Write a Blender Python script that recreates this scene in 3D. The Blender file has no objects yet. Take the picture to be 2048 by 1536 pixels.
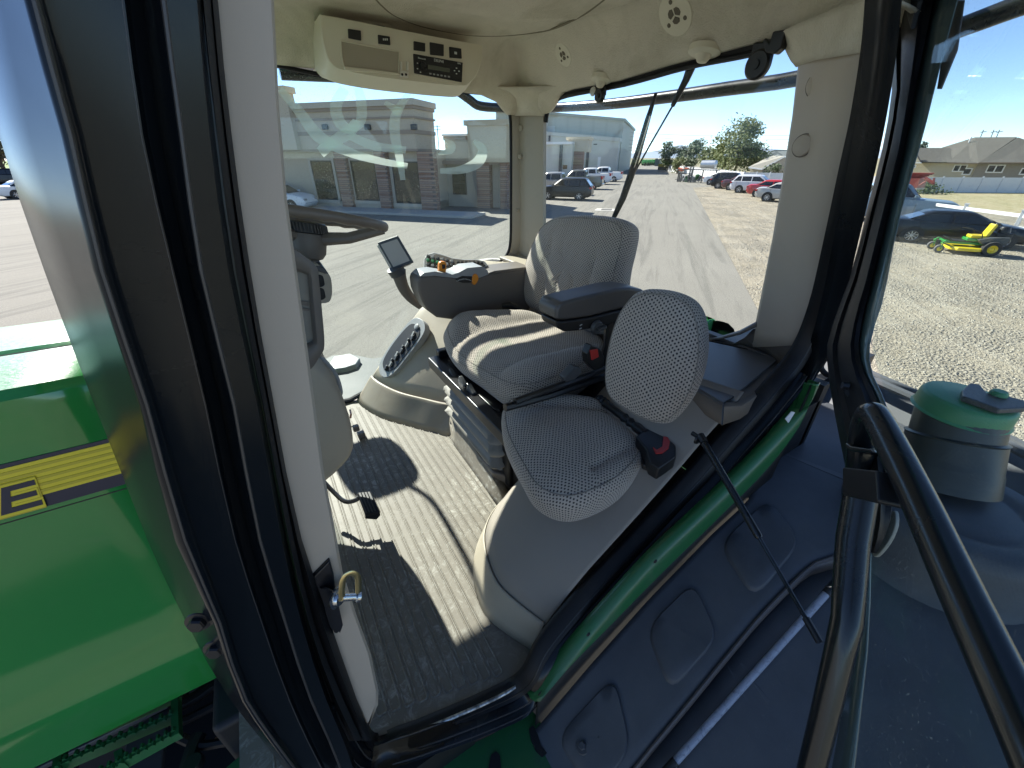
import bpy, math, random
import numpy as np
from mathutils import Matrix, Vector, noise as mnoise
random.seed(7); np.random.seed(7)
C = bpy.context.scene.collection
SC = bpy.context.scene
RAD = math.radians
# ---------------------------------------------------------------- camera, sky, sun, exposure
# world frame: X towards the tractor's rear, Y towards its far (right) side, Z up, metres
CAMH = 3.2; FPX = 805.0; PITCH = RAD(29.4); HEAD = RAD(31.2)
hx, hy = math.sin(HEAD), math.cos(HEAD); rx, ry = math.cos(HEAD), -math.sin(HEAD)
cam_data = bpy.data.cameras.new('camera'); cam = bpy.data.objects.new('camera', cam_data); C.objects.link(cam)
fw = Vector((hx*math.cos(PITCH), hy*math.cos(PITCH), -math.sin(PITCH)))
up = Vector((hx*math.sin(PITCH), hy*math.sin(PITCH), math.cos(PITCH)))
rt = Vector((rx, ry, 0))
M = Matrix.Identity(4)
for i in range(3): M[i][0] = rt[i]; M[i][1] = up[i]; M[i][2] = -fw[i]
M[2][3] = CAMH
cam.matrix_world = M
cam_data.sensor_width = 36; cam_data.lens = 36*FPX/2048; cam_data.clip_start = 0.02; cam_data.clip_end = 5000
SC.camera = cam
SUN_AZ, SUN_EL = RAD(-7), RAD(39)          # azimuth from +Y towards +X
w = bpy.data.worlds.new('World'); SC.world = w; w.use_nodes = True
nt = w.node_tree; bg = nt.nodes['Background']
sky = nt.nodes.new('ShaderNodeTexSky'); sky.sky_type = 'NISHITA'; sky.sun_disc = False
sky.sun_elevation = SUN_EL; sky.sun_rotation = SUN_AZ; sky.air_density = 0.62; sky.dust_density = 0.0; sky.ozone_density = 2.6; sky.altitude = 900
nt.links.new(sky.outputs[0], bg.inputs[0]); bg.inputs[1].default_value = 0.09
sl = bpy.data.lights.new('sun', 'SUN'); sl.energy = 4.5; sl.angle = RAD(0.55); sl.color = (1.0, 0.96, 0.88)
sun = bpy.data.objects.new('sun', sl); C.objects.link(sun)
sdir = Vector((math.sin(SUN_AZ)*math.cos(SUN_EL), math.cos(SUN_AZ)*math.cos(SUN_EL), math.sin(SUN_EL)))
sun.rotation_euler = sdir.to_track_quat('Z', 'Y').to_euler(); sun.location = (0, 0, 30)
SC.view_settings.view_transform = 'Standard'; SC.view_settings.look = 'None'
SC.view_settings.exposure = 1.52; SC.view_settings.gamma = 1.0; SC.view_settings.use_curve_mapping = False
SC.cycles.max_bounces = 10; SC.cycles.transparent_max_bounces = 24; SC.cycles.diffuse_bounces = 5

# ---------------------------------------------------------------- helpers
def ray(px, py):
    u = (px-1024)/FPX; v = (768-py)/FPX
    h = math.cos(PITCH)+v*math.sin(PITCH); z = -math.sin(PITCH)+v*math.cos(PITCH)
    return Vector((h*hx+u*rx, h*hy+u*ry, z))
O = Vector((0, 0, CAMH))
def PX(px, py, X): d = ray(px, py); return O+d*(X/d.x)
def PY(px, py, Y): d = ray(px, py); return O+d*(Y/d.y)
def PZ(px, py, Z): d = ray(px, py); return O+d*((Z-CAMH)/d.z)
def PP(px, py, p0, n):
    d = ray(px, py); n = Vector(n); return O+d*((Vector(p0)-O).dot(n)/d.dot(n))
def lerp(a, b, t): return a+(b-a)*t
def interp(x, xs, ys): return float(np.interp(x, xs, ys))
def smooth01(t): t = max(0.0, min(1.0, t)); return t*t*(3-2*t)
def catmull(P, n, closed=False):
    P = [Vector(p) for p in P]; N = len(P); out = []
    segs = N if closed else N-1
    for i in range(segs):
        if closed: a, b, c, d = P[(i-1) % N], P[i], P[(i+1) % N], P[(i+2) % N]
        else: a, b, c, d = P[max(i-1, 0)], P[i], P[i+1], P[min(i+2, N-1)]
        for k in range(n):
            t = k/n
            out.append(0.5*((2*b)+(c-a)*t+(2*a-5*b+4*c-d)*t*t+(3*b-a-3*c+d)*t**3))
    if not closed: out.append(P[-1])
    return out

class MB:
    def __init__(s): s.v = []; s.f = []; s.uv = None
    def add(s, vs, fs):
        o = len(s.v); s.v += [tuple(v) for v in vs]; s.f += [tuple(i+o for i in f) for f in fs]; return s
    def box(s, c, d, R=None):
        c = Vector(c); vs = []
        for x in (-.5, .5):
            for y in (-.5, .5):
                for z in (-.5, .5):
                    p = Vector((x*d[0], y*d[1], z*d[2]))
                    if R is not None: p = R @ p
                    vs.append(c+p)
        return s.add(vs, [(0, 1, 3, 2), (4, 6, 7, 5), (0, 4, 5, 1), (2, 3, 7, 6), (0, 2, 6, 4), (1, 5, 7, 3)])
    def bb(s, x0, x1, y0, y1, z0, z1): return s.box(((x0+x1)/2, (y0+y1)/2, (z0+z1)/2), (abs(x1-x0), abs(y1-y0), abs(z1-z0)))
    def tube(s, pts, r, seg=10, cap=True, flat=1.0, upv=None):
        pts = [Vector(p) for p in pts]; n = len(pts)
        rs = r if isinstance(r, (list, tuple)) else [r]*n
        rings = []; prev = Vector(upv) if upv is not None else None
        for i, p in enumerate(pts):
            t = (pts[min(i+1, n-1)]-pts[max(i-1, 0)]).normalized()
            if prev is None: prev = Vector((0, 0, 1)) if abs(t.z) < .9 else Vector((1, 0, 0))
            a = (prev-t*prev.dot(t))
            if a.length < 1e-6: a = t.orthogonal()
            a.normalize(); b = t.cross(a); prev = a
            rings.append([p+a*(math.cos(2*math.pi*k/seg)*rs[i])+b*(math.sin(2*math.pi*k/seg)*rs[i]*flat) for k in range(seg)])
        return s.loft(rings, True, cap)
    def loft(s, rings, closed=True, cap=False):
        n = len(rings[0]); vs = [p for r in rings for p in r]; fs = []
        for i in range(len(rings)-1):
            for k in range(n if closed else n-1):
                k2 = (k+1) % n
                fs.append((i*n+k, i*n+k2, (i+1)*n+k2, (i+1)*n+k))
        if cap:
            fs.append(tuple(reversed(range(n)))); fs.append(tuple((len(rings)-1)*n+k for k in range(n)))
        return s.add(vs, fs)
    def cyl(s, p0, p1, r0, r1=None, seg=16): return s.tube([p0, p1], [r0, r0 if r1 is None else r1], seg)
    def prism(s, poly, vec):
        n = len(poly); vec = Vector(vec); a = [Vector(p) for p in poly]; b = [p+vec for p in a]
        fs = [tuple(range(n)), tuple(reversed(range(n, 2*n)))]+[(i, i+n, (i+1) % n+n, (i+1) % n) for i in range(n)]
        return s.add(a+b, fs)
    def lathe(s, prof, c, ax=(0, 0, 1), seg=24, cap=True):
        ax = Vector(ax).normalized(); a = ax.orthogonal().normalized(); b = ax.cross(a); c = Vector(c)
        rings = [[c+ax*z+a*(r*math.cos(2*math.pi*k/seg))+b*(r*math.sin(2*math.pi*k/seg)) for k in range(seg)] for r, z in prof]
        return s.loft(rings, True, cap)
    def build(s, name, m, parent=None, bevel=0, bseg=2, sharp=35, sub=0, solid=0, **props):
        V = np.array(s.v, dtype=float); lo = V.min(0); hi = V.max(0)
        c = Vector(((lo[0]+hi[0])/2, (lo[1]+hi[1])/2, lo[2]))
        me = bpy.data.meshes.new(name); me.from_pydata([tuple(x) for x in (V-np.array(c))], [], s.f)
        if s.uv is not None:
            L = me.uv_layers.new(name='UVMap'); li = np.zeros(len(me.loops), dtype=np.int32); me.loops.foreach_get('vertex_index', li)
            L.data.foreach_set('uv', np.array(s.uv, dtype=np.float32)[li].ravel())
        me.validate(); me.update()
        import bmesh
        bm = bmesh.new(); bm.from_mesh(me); bmesh.ops.recalc_face_normals(bm, faces=bm.faces); bm.to_mesh(me); bm.free()
        if sharp > 0:
            me.polygons.foreach_set('use_smooth', [True]*len(me.polygons))
            if not sub: me.set_sharp_from_angle(angle=RAD(sharp))
        ms = m if isinstance(m, (list, tuple)) else [m]
        for x in ms: me.materials.append(x)
        o = bpy.data.objects.new(name, me); C.objects.link(o); o.location = c
        if parent is not None:
            o.parent = parent; o.matrix_parent_inverse = wm(parent).inverted()
        if bevel:
            b = o.modifiers.new('bevel', 'BEVEL'); b.width = bevel; b.segments = bseg; b.limit_method = 'ANGLE'; b.angle_limit = RAD(30); b.harden_normals = True
        if solid:
            b = o.modifiers.new('solidify', 'SOLIDIFY'); b.thickness = solid; b.offset = 0
        if sub:
            b = o.modifiers.new('subsurf', 'SUBSURF'); b.levels = sub; b.render_levels = sub
        tag(o, **props)
        return o
def wm(o):
    m = Matrix.LocRotScale(o.location, o.rotation_euler, o.scale)
    return (wm(o.parent) @ o.matrix_parent_inverse @ m) if o.parent else m
def tag(o, label=None, cat=None, group=None, kind=None):
    if label: o['label'] = label
    if cat: o['category'] = cat
    if group: o['group'] = group
    if kind: o['kind'] = kind
    return o
def empty(name, loc=(0, 0, 0), rz=0, **props):
    o = bpy.data.objects.new(name, None); C.objects.link(o); o.location = loc; o.rotation_euler = (0, 0, rz); o.empty_display_size = .2
    return tag(o, **props)
def copy_tree(o, parent=None):
    c = o.copy(); C.objects.link(c); c.parent = parent
    for ch in list(o.children): copy_tree(ch, c)
    return c
def quilt(mb, rows): return mb.loft(rows, False, False)

# ---------------------------------------------------------------- materials
_M = {}
class NT:
    def __init__(s, name):
        s.m = bpy.data.materials.new(name); s.m.use_nodes = True; s.t = s.m.node_tree; s.N = s.t.nodes; s.b = s.N['Principled BSDF']; s.out = s.N['Material Output']
    def n(s, t, **k):
        x = s.N.new(t)
        for a, b in k.items(): setattr(x, a, b)
        return x
    def l(s, a, b): s.t.links.new(a, b)
    def coord(s, kind='Object'):
        if kind == 'World': return s.n('ShaderNodeNewGeometry').outputs['Position']
        return s.n('ShaderNodeTexCoord').outputs[kind]
    def map(s, co, scale=(1, 1, 1), rot=(0, 0, 0), loc=(0, 0, 0)):
        x = s.n('ShaderNodeMapping'); s.l(co, x.inputs[0]); x.inputs['Scale'].default_value = scale; x.inputs['Rotation'].default_value = rot; x.inputs['Location'].default_value = loc; return x.outputs[0]
    def noise(s, co, scale, detail=4, rough=.55, dist=0):
        x = s.n('ShaderNodeTexNoise'); s.l(co, x.inputs['Vector']); x.inputs['Scale'].default_value = scale; x.inputs['Detail'].default_value = detail; x.inputs['Roughness'].default_value = rough; x.inputs['Distortion'].default_value = dist; return x.outputs['Fac']
    def ramp(s, f, stops, mode='LINEAR'):
        x = s.n('ShaderNodeValToRGB'); s.l(f, x.inputs[0]); e = x.color_ramp.elements; x.color_ramp.interpolation = mode
        for i, (p, c) in enumerate(stops):
            if i >= len(e): e.new(p)
            e[i].position = p; e[i].color = (*c, 1) if isinstance(c, (list, tuple)) else (c, c, c, 1)
        return x.outputs[0]
    def mix(s, f, a, b, mode='MIX'):
        x = s.n('ShaderNodeMix', data_type='RGBA', blend_type=mode)
        for i, val in ((0, f), (6, a), (7, b)):
            if hasattr(val, 'is_output'): s.l(val, x.inputs[i])
            else: x.inputs[i].default_value = val if i == 0 else (*val, 1)
        return x.outputs[2]
    def math(s, op, a, b=0.0, c=None):
        x = s.n('ShaderNodeMath', operation=op)
        for i, val in enumerate((a, b) if c is None else (a, b, c)):
            if hasattr(val, 'is_output'): s.l(val, x.inputs[i])
            else: x.inputs[i].default_value = val
        return x.outputs[0]
    def bump(s, h, strength=.3, dist=.01, nrm=None):
        x = s.n('ShaderNodeBump'); s.l(h, x.inputs['Height']); x.inputs['Strength'].default_value = strength; x.inputs['Distance'].default_value = dist
        if nrm is not None: s.l(nrm, x.inputs['Normal'])
        s.l(x.outputs[0], s.b.inputs['Normal']); return x.outputs[0]
    def set(s, col=None, rough=None, metal=None, spec=None, coat=None):
        B = s.b.inputs
        if col is not None:
            if hasattr(col, 'is_output'): s.l(col, B['Base Color'])
            else: B['Base Color'].default_value = (*col, 1)
        if rough is not None:
            if hasattr(rough, 'is_output'): s.l(rough, B['Roughness'])
            else: B['Roughness'].default_value = rough
        if metal is not None: B['Metallic'].default_value = metal
        if spec is not None: B['Specular IOR Level'].default_value = spec
        if coat is not None: B['Coat Weight'].default_value = coat; B['Coat Roughness'].default_value = .05
        return s.m
def mat(name, col, rough=.5, metal=0, var=.12, vscale=6, bump=0, bscale=200, bdist=.001, coat=None, spec=None, dirt=None, dscale=5, dlo=.55, dhi=.75, coord='Object'):
    if name in _M: return _M[name]
    t = NT(name); co = t.coord(coord)
    n = t.noise(co, vscale, 5)
    c = t.mix(n, tuple(x*(1-var) for x in col), tuple(min(1, x*(1+var)) for x in col))
    r = t.math('MULTIPLY_ADD', n, .12, rough-.06)
    if dirt is not None:
        d = t.ramp(t.noise(co, dscale, 8, .65, .6), [(dlo, 0.0), (dhi, 1.0)])
        c = t.mix(t.math('MULTIPLY', d, .75), c, dirt); r = t.math('MULTIPLY_ADD', d, .3, r)
    t.set(c, r, metal, spec, coat)
    if bump: t.bump(t.noise(co, bscale, 3), bump, bdist)
    _M[name] = t.m; return t.m
def fabric_mat():
    t = NT('seat_fabric'); uv = t.coord('UV')
    sep = t.n('ShaderNodeSeparateXYZ'); t.l(uv, sep.inputs[0])
    U = t.math('MULTIPLY', sep.outputs[0], 1/.0118); Vv = t.math('MULTIPLY', sep.outputs[1], 1/.0072)
    wv = t.noise(uv, 14, 3); U = t.math('ADD', U, t.math('MULTIPLY', wv, 1.6)); Vv = t.math('ADD', Vv, t.math('MULTIPLY', t.noise(uv, 11, 3), 2.2)); row = t.math('FLOOR', Vv); off = t.math('MULTIPLY', t.math('MODULO', t.math('ABSOLUTE', row), 2.0), .5)
    fu = t.math('SUBTRACT', t.math('FRACT', t.math('ADD', U, off)), .5); fv = t.math('SUBTRACT', t.math('FRACT', Vv), .5)
    d = t.math('SQRT', t.math('ADD', t.math('MULTIPLY', t.math('MULTIPLY', fu, fu), 1.15), t.math('MULTIPLY', t.math('MULTIPLY', fv, fv), .62)))
    dot = t.ramp(d, [(.20, 1.0), (.30, 0.0)])
    co = t.coord('Object'); n = t.noise(co, 9, 4); fine = t.noise(co, 900, 2)
    base = t.mix(n, (.40, .345, .285), (.51, .445, .37)); base = t.mix(t.math('MULTIPLY', fine, .35), base, (.22, .2, .18))
    c = t.mix(dot, base, (.030, .028, .032))
    t.set(c, .92, 0, .15); t.b.inputs['Sheen Weight'].default_value = .25; t.b.inputs['Sheen Roughness'].default_value = .5
    h = t.math('SUBTRACT', t.math('MULTIPLY', fine, .25), dot); t.bump(h, .55, .0015)
    return t.m
def glass_mat(name, tint=(.93, .96, .94), dust=.05, speck=.5, refl=1.0, streak=0):
    t = NT(name); t.N.remove(t.b)
    tr = t.n('ShaderNodeBsdfTransparent'); tr.inputs[0].default_value = (*tint, 1)
    gl = t.n('ShaderNodeBsdfGlossy'); gl.inputs['Roughness'].default_value = .01; gl.inputs[0].default_value = (.95, 1, .97, 1)
    lw = t.n('ShaderNodeLayerWeight'); lw.inputs['Blend'].default_value = .5
    fr = t.math('MULTIPLY_ADD', t.math('POWER', lw.outputs['Facing'], 5.0), .9, .028)
    m1 = t.n('ShaderNodeMixShader'); t.l(t.math('MULTIPLY', fr, refl), m1.inputs[0]); t.l(tr.outputs[0], m1.inputs[1]); t.l(gl.outputs[0], m1.inputs[2])
    df = t.n('ShaderNodeBsdfDiffuse'); df.inputs[0].default_value = (.62, .62, .56, 1)
    co = t.coord('Object')
    sp = t.ramp(t.noise(co, 260, 2, .5), [(.66, 0.0), (.70, 1.0)])
    area = t.ramp(t.noise(co, 3.2, 3), [(.38, 0.0), (.62, 1.0)])
    f = t.math('MULTIPLY', t.math('MULTIPLY', sp, area), speck)
    film = t.math('MULTIPLY', t.noise(co, 5, 6, .6), dust*2)
    f = t.math('MINIMUM', t.math('ADD', f, film), .9)
    if streak:
        st = t.ramp(t.noise(t.map(co, (14, 14, .8)), 4, 4, .6), [(.5, 0.0), (.75, 1.0)])
        f = t.math('ADD', f, t.math('MULTIPLY', st, streak))
    m2 = t.n('ShaderNodeMixShader'); t.l(f, m2.inputs[0]); t.l(m1.outputs[0], m2.inputs[1]); t.l(df.outputs[0], m2.inputs[2])
    t.l(m2.outputs[0], t.out.inputs[0]); return t.m
def ground_mat(name, c1, c2, c3, scale, bscale, bstr, bdist, track=None):
    t = NT(name); co = t.coord('World')
    a = t.noise(co, .35, 6, .6); b = t.noise(co, scale, 6, .7); g = t.noise(co, bscale, 3, .6)
    c = t.mix(t.ramp(a, [(.35, 0.0), (.65, 1.0)]), c1, c2)
    c = t.mix(t.ramp(b, [(.42, 0.0), (.68, 1.0)]), c, c3)
    c = t.mix(t.math('MULTIPLY', t.ramp(g, [(.35, 1.0), (.55, 0.0)]), .38), c, tuple(x*.45 for x in c1))
    if track is not None:
        s = t.noise(lotco(t, .10, 1.0), 1.8, 6, .75, 1.6)
        c = t.mix(t.math('MULTIPLY', t.ramp(s, [(.50, 0.0), (.66, 1.0)]), .35), c, tuple(x*.62 for x in c1))
    t.set(c, .95, 0, .2)
    h = t.math('ADD', t.math('MULTIPLY', b, .5), g)
    if track is not None:
        vo = t.n('ShaderNodeTexVoronoi'); t.l(co, vo.inputs['Vector']); vo.inputs['Scale'].default_value = 17; vo.inputs['Randomness'].default_value = 1
        vo2 = t.n('ShaderNodeTexVoronoi'); t.l(co, vo2.inputs['Vector']); vo2.inputs['Scale'].default_value = 48
        sel = t.ramp(t.noise(co, .55, 4, .6), [(.42, .0), (.60, 1.0)])
        st = t.ramp(vo.outputs['Distance'], [(.0, 1.0), (.62, 0.0)]); sx = t.n('ShaderNodeSeparateColor'); t.l(vo.outputs['Color'], sx.inputs[0])
        c2 = t.mix(t.math('MULTIPLY', t.math('MULTIPLY', sx.outputs[0], sel), .55), c, (.46, .43, .36)); c2 = t.mix(t.math('MULTIPLY', t.math('SUBTRACT', 1.0, st), t.math('MULTIPLY', sel, .45)), c2, (.12, .105, .08))
        rut = t.noise(lotco(t, .16, 2.2), 1.0, 4, .6, .9); c2 = t.mix(t.math('MULTIPLY', t.ramp(rut, [(.52, 0.0), (.60, 1.0)]), .30), c2, (.40, .37, .30))
        t.set(c2); h = t.math('ADD', t.math('MULTIPLY', b, .7), t.math('ADD', t.math('MULTIPLY', st, t.math('MULTIPLY_ADD', sel, .8, .25)), t.math('ADD', t.math('MULTIPLY', vo2.outputs['Distance'], -.35), t.math('MULTIPLY', rut, 1.2))))
    t.bump(h, bstr, bdist); return t.m
def lotco(t, su=.05, sv=1.0):
    P = t.coord('World'); o = []
    for vec, s in ((UR_, su), (VR_, sv)):
        x = t.n('ShaderNodeVectorMath', operation='DOT_PRODUCT'); t.l(P, x.inputs[0]); x.inputs[1].default_value = vec; o.append(t.math('MULTIPLY', x.outputs['Value'], s))
    cb = t.n('ShaderNodeCombineXYZ'); t.l(o[0], cb.inputs[0]); t.l(o[1], cb.inputs[1]); return cb.outputs[0]
_a = RAD(49.2); UR_ = (math.sin(_a), math.cos(_a), 0); VR_ = (math.cos(_a), -math.sin(_a), 0)
def asphalt_mat():
    t = NT('asphalt'); co = t.coord('World')
    big = t.noise(co, .18, 6, .6); g = t.noise(co, 38, 4, .75); g2 = t.noise(co, 150, 2, .6)
    c = t.mix(t.ramp(big, [(.3, 0.0), (.7, 1.0)]), (.215, .202, .172), (.250, .236, .202))
    c = t.mix(t.math('MULTIPLY', t.ramp(g, [(.36, 1.0), (.55, 0.0)]), .75), c, (.10, .096, .085))
    c = t.mix(t.math('MULTIPLY', t.ramp(g2, [(.58, 0.0), (.75, 1.0)]), .5), c, (.36, .34, .30))
    s = t.noise(lotco(t, .09, 1.9), 1.0, 6, .7, 1.3)
    c = t.mix(t.math('MULTIPLY', t.ramp(s, [(.50, 0.0), (.62, 1.0)]), .55), c, (.12, .115, .10))
    p = t.noise(co, .9, 3, .5, 3.0)
    crack = t.ramp(t.math('ABSOLUTE', t.math('SUBTRACT', p, .5)), [(.0, 1.0), (.006, 0.0)])
    c = t.mix(t.math('MULTIPLY', crack, .25), c, (.12, .11, .10))
    t.set(c, .93, 0, .25); t.bump(t.math('ADD', g, t.math('MULTIPLY', g2, .5)), .5, .012); return t.m
def brick_mat(name, c1, c2, mortar, scale=1.0):
    t = NT(name); co = t.coord('Object')
    s = t.n('ShaderNodeSeparateXYZ'); t.l(co, s.inputs[0])
    cb = t.n('ShaderNodeCombineXYZ'); t.l(t.math('ADD', s.outputs[0], s.outputs[1]), cb.inputs[0]); t.l(s.outputs[2], cb.inputs[1])
    b = t.n('ShaderNodeTexBrick'); t.l(cb.outputs[0], b.inputs['Vector']); b.inputs['Scale'].default_value = scale
    b.inputs['Brick Width'].default_value = .42; b.inputs['Row Height'].default_value = .13; b.inputs['Mortar Size'].default_value = .014
    b.inputs['Color1'].default_value = (*c1, 1); b.inputs['Color2'].default_value = (*c2, 1); b.inputs['Mortar'].default_value = (*mortar, 1)
    v = t.noise(t.map(cb.outputs[0], (2.4, 7.7, 1)), 1.0, 2)
    c = t.mix(t.ramp(v, [(.35, 0.0), (.65, 1.0)]), b.outputs['Color'], (.36, .31, .27), 'MIX')
    c = t.mix(.45, b.outputs['Color'], c)
    t.set(c, .9); t.bump(b.outputs['Fac'], -.6, .02); return t.m
def metal_siding(name, col, scale=3.3):
    t = NT(name); co = t.coord('Object'); s = t.n('ShaderNodeSeparateXYZ'); t.l(co, s.inputs[0])
    f = t.math('FRACT', t.math('MULTIPLY', t.math('ADD', s.outputs[0], s.outputs[1]), scale))
    rib = t.ramp(f, [(.0, 1.0), (.12, 1.0), (.2, 0.0), (.92, 0.0), (1.0, 1.0)])
    n = t.noise(co, .6, 4)
    c = t.mix(n, tuple(x*.93 for x in col), tuple(x*1.05 for x in col)); c = t.mix(t.math('MULTIPLY', rib, .22), c, tuple(x*.7 for x in col))
    t.set(c, .6); t.bump(rib, .4, .03); return t.m
def shingle_mat(name, c1, c2):
    t = NT(name); co = t.coord('Object')
    b = t.n('ShaderNodeTexBrick'); t.l(co, b.inputs['Vector']); b.inputs['Scale'].default_value = 1
    b.inputs['Brick Width'].default_value = .5; b.inputs['Row Height'].default_value = .18; b.inputs['Mortar Size'].default_value = .01
    b.inputs['Color1'].default_value = (*c1, 1); b.inputs['Color2'].default_value = (*c2, 1); b.inputs['Mortar'].default_value = (*[x*.6 for x in c1], 1)
    n = t.noise(co, 2, 5); c = t.mix(.3, b.outputs['Color'], t.mix(n, tuple(x*.7 for x in c1), tuple(x*1.3 for x in c2)))
    t.set(c, .95); return t.m
def leaf_mat(name, c1, c2, c3=None):
    t = NT(name); co = t.coord('Object'); n = t.noise(co, 1.3, 3); oi = t.noise(co, 30, 1)
    c = t.mix(t.ramp(n, [(.35, 0.0), (.65, 1.0)]), c1, c2)
    if c3: c = t.mix(t.ramp(oi, [(.60, 0.0), (.64, 1.0)]), c, c3)
    t.set(c, .6, 0, .3); t.b.inputs['Subsurface Weight'].default_value = 0
    tl = t.n('ShaderNodeBsdfTranslucent'); t.l(c, tl.inputs[0]); mx = t.n('ShaderNodeMixShader'); mx.inputs[0].default_value = .35
    t.l(t.b.outputs[0], mx.inputs[1]); t.l(tl.outputs[0], mx.inputs[2]); t.l(mx.outputs[0], t.out.inputs[0]); return t.m
def mat_floor():
    t = NT('floor_mat_rubber'); co = t.coord('Object')
    n = t.noise(co, 3, 5, .6); sc = t.ramp(t.noise(co, 26, 8, .75, 1.2), [(.50, 0.0), (.66, 1.0)]); a = t.ramp(t.noise(co, 2.2, 3), [(.35, .15), (.6, 1.0)])
    c = t.mix(n, (.135, .118, .095), (.205, .182, .145))
    c = t.mix(t.math('MULTIPLY', t.math('MULTIPLY', sc, a), .85), c, (.44, .43, .385))
    t.set(c, t.math('MULTIPLY_ADD', sc, .2, .55), 0, .4); t.bump(t.noise(co, 300, 3), .25, .001); return t.m
def dusty_black():
    t = NT('dusty_black_plastic'); co = t.coord('Object')
    n = t.noise(co, 2.5, 6, .65); c = t.mix(t.ramp(n, [(.3, 0.0), (.72, 1.0)]), (.045, .050, .058), (.100, .108, .120))
    d = t.ramp(t.noise(co, 320, 2, .6), [(.66, 0.0), (.74, 1.0)]); c = t.mix(t.math('MULTIPLY', d, .25), c, (.22, .22, .21))
    t.set(c, t.math('MULTIPLY_ADD', n, .25, .42), 0, .45); t.bump(t.noise(co, 700, 2), .15, .0008); return t.m
def hood_mat():
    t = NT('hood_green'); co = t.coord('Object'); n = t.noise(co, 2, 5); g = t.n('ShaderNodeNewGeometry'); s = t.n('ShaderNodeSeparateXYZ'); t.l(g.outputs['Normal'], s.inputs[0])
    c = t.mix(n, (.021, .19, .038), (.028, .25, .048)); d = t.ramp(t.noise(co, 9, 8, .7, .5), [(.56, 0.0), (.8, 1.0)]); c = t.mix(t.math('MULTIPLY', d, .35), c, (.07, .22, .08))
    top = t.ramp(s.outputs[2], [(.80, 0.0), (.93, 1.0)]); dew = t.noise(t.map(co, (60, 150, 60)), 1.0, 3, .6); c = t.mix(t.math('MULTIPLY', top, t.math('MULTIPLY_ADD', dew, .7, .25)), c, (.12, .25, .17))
    t.set(c, t.math('MULTIPLY_ADD', top, .28, .15), 0, .5, .35); t.bump(t.math('ADD', t.math('MULTIPLY', t.math('MULTIPLY', dew, top), 1.0), t.math('MULTIPLY', t.noise(co, 7, 2), .12)), .35, .004); return t.m
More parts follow.
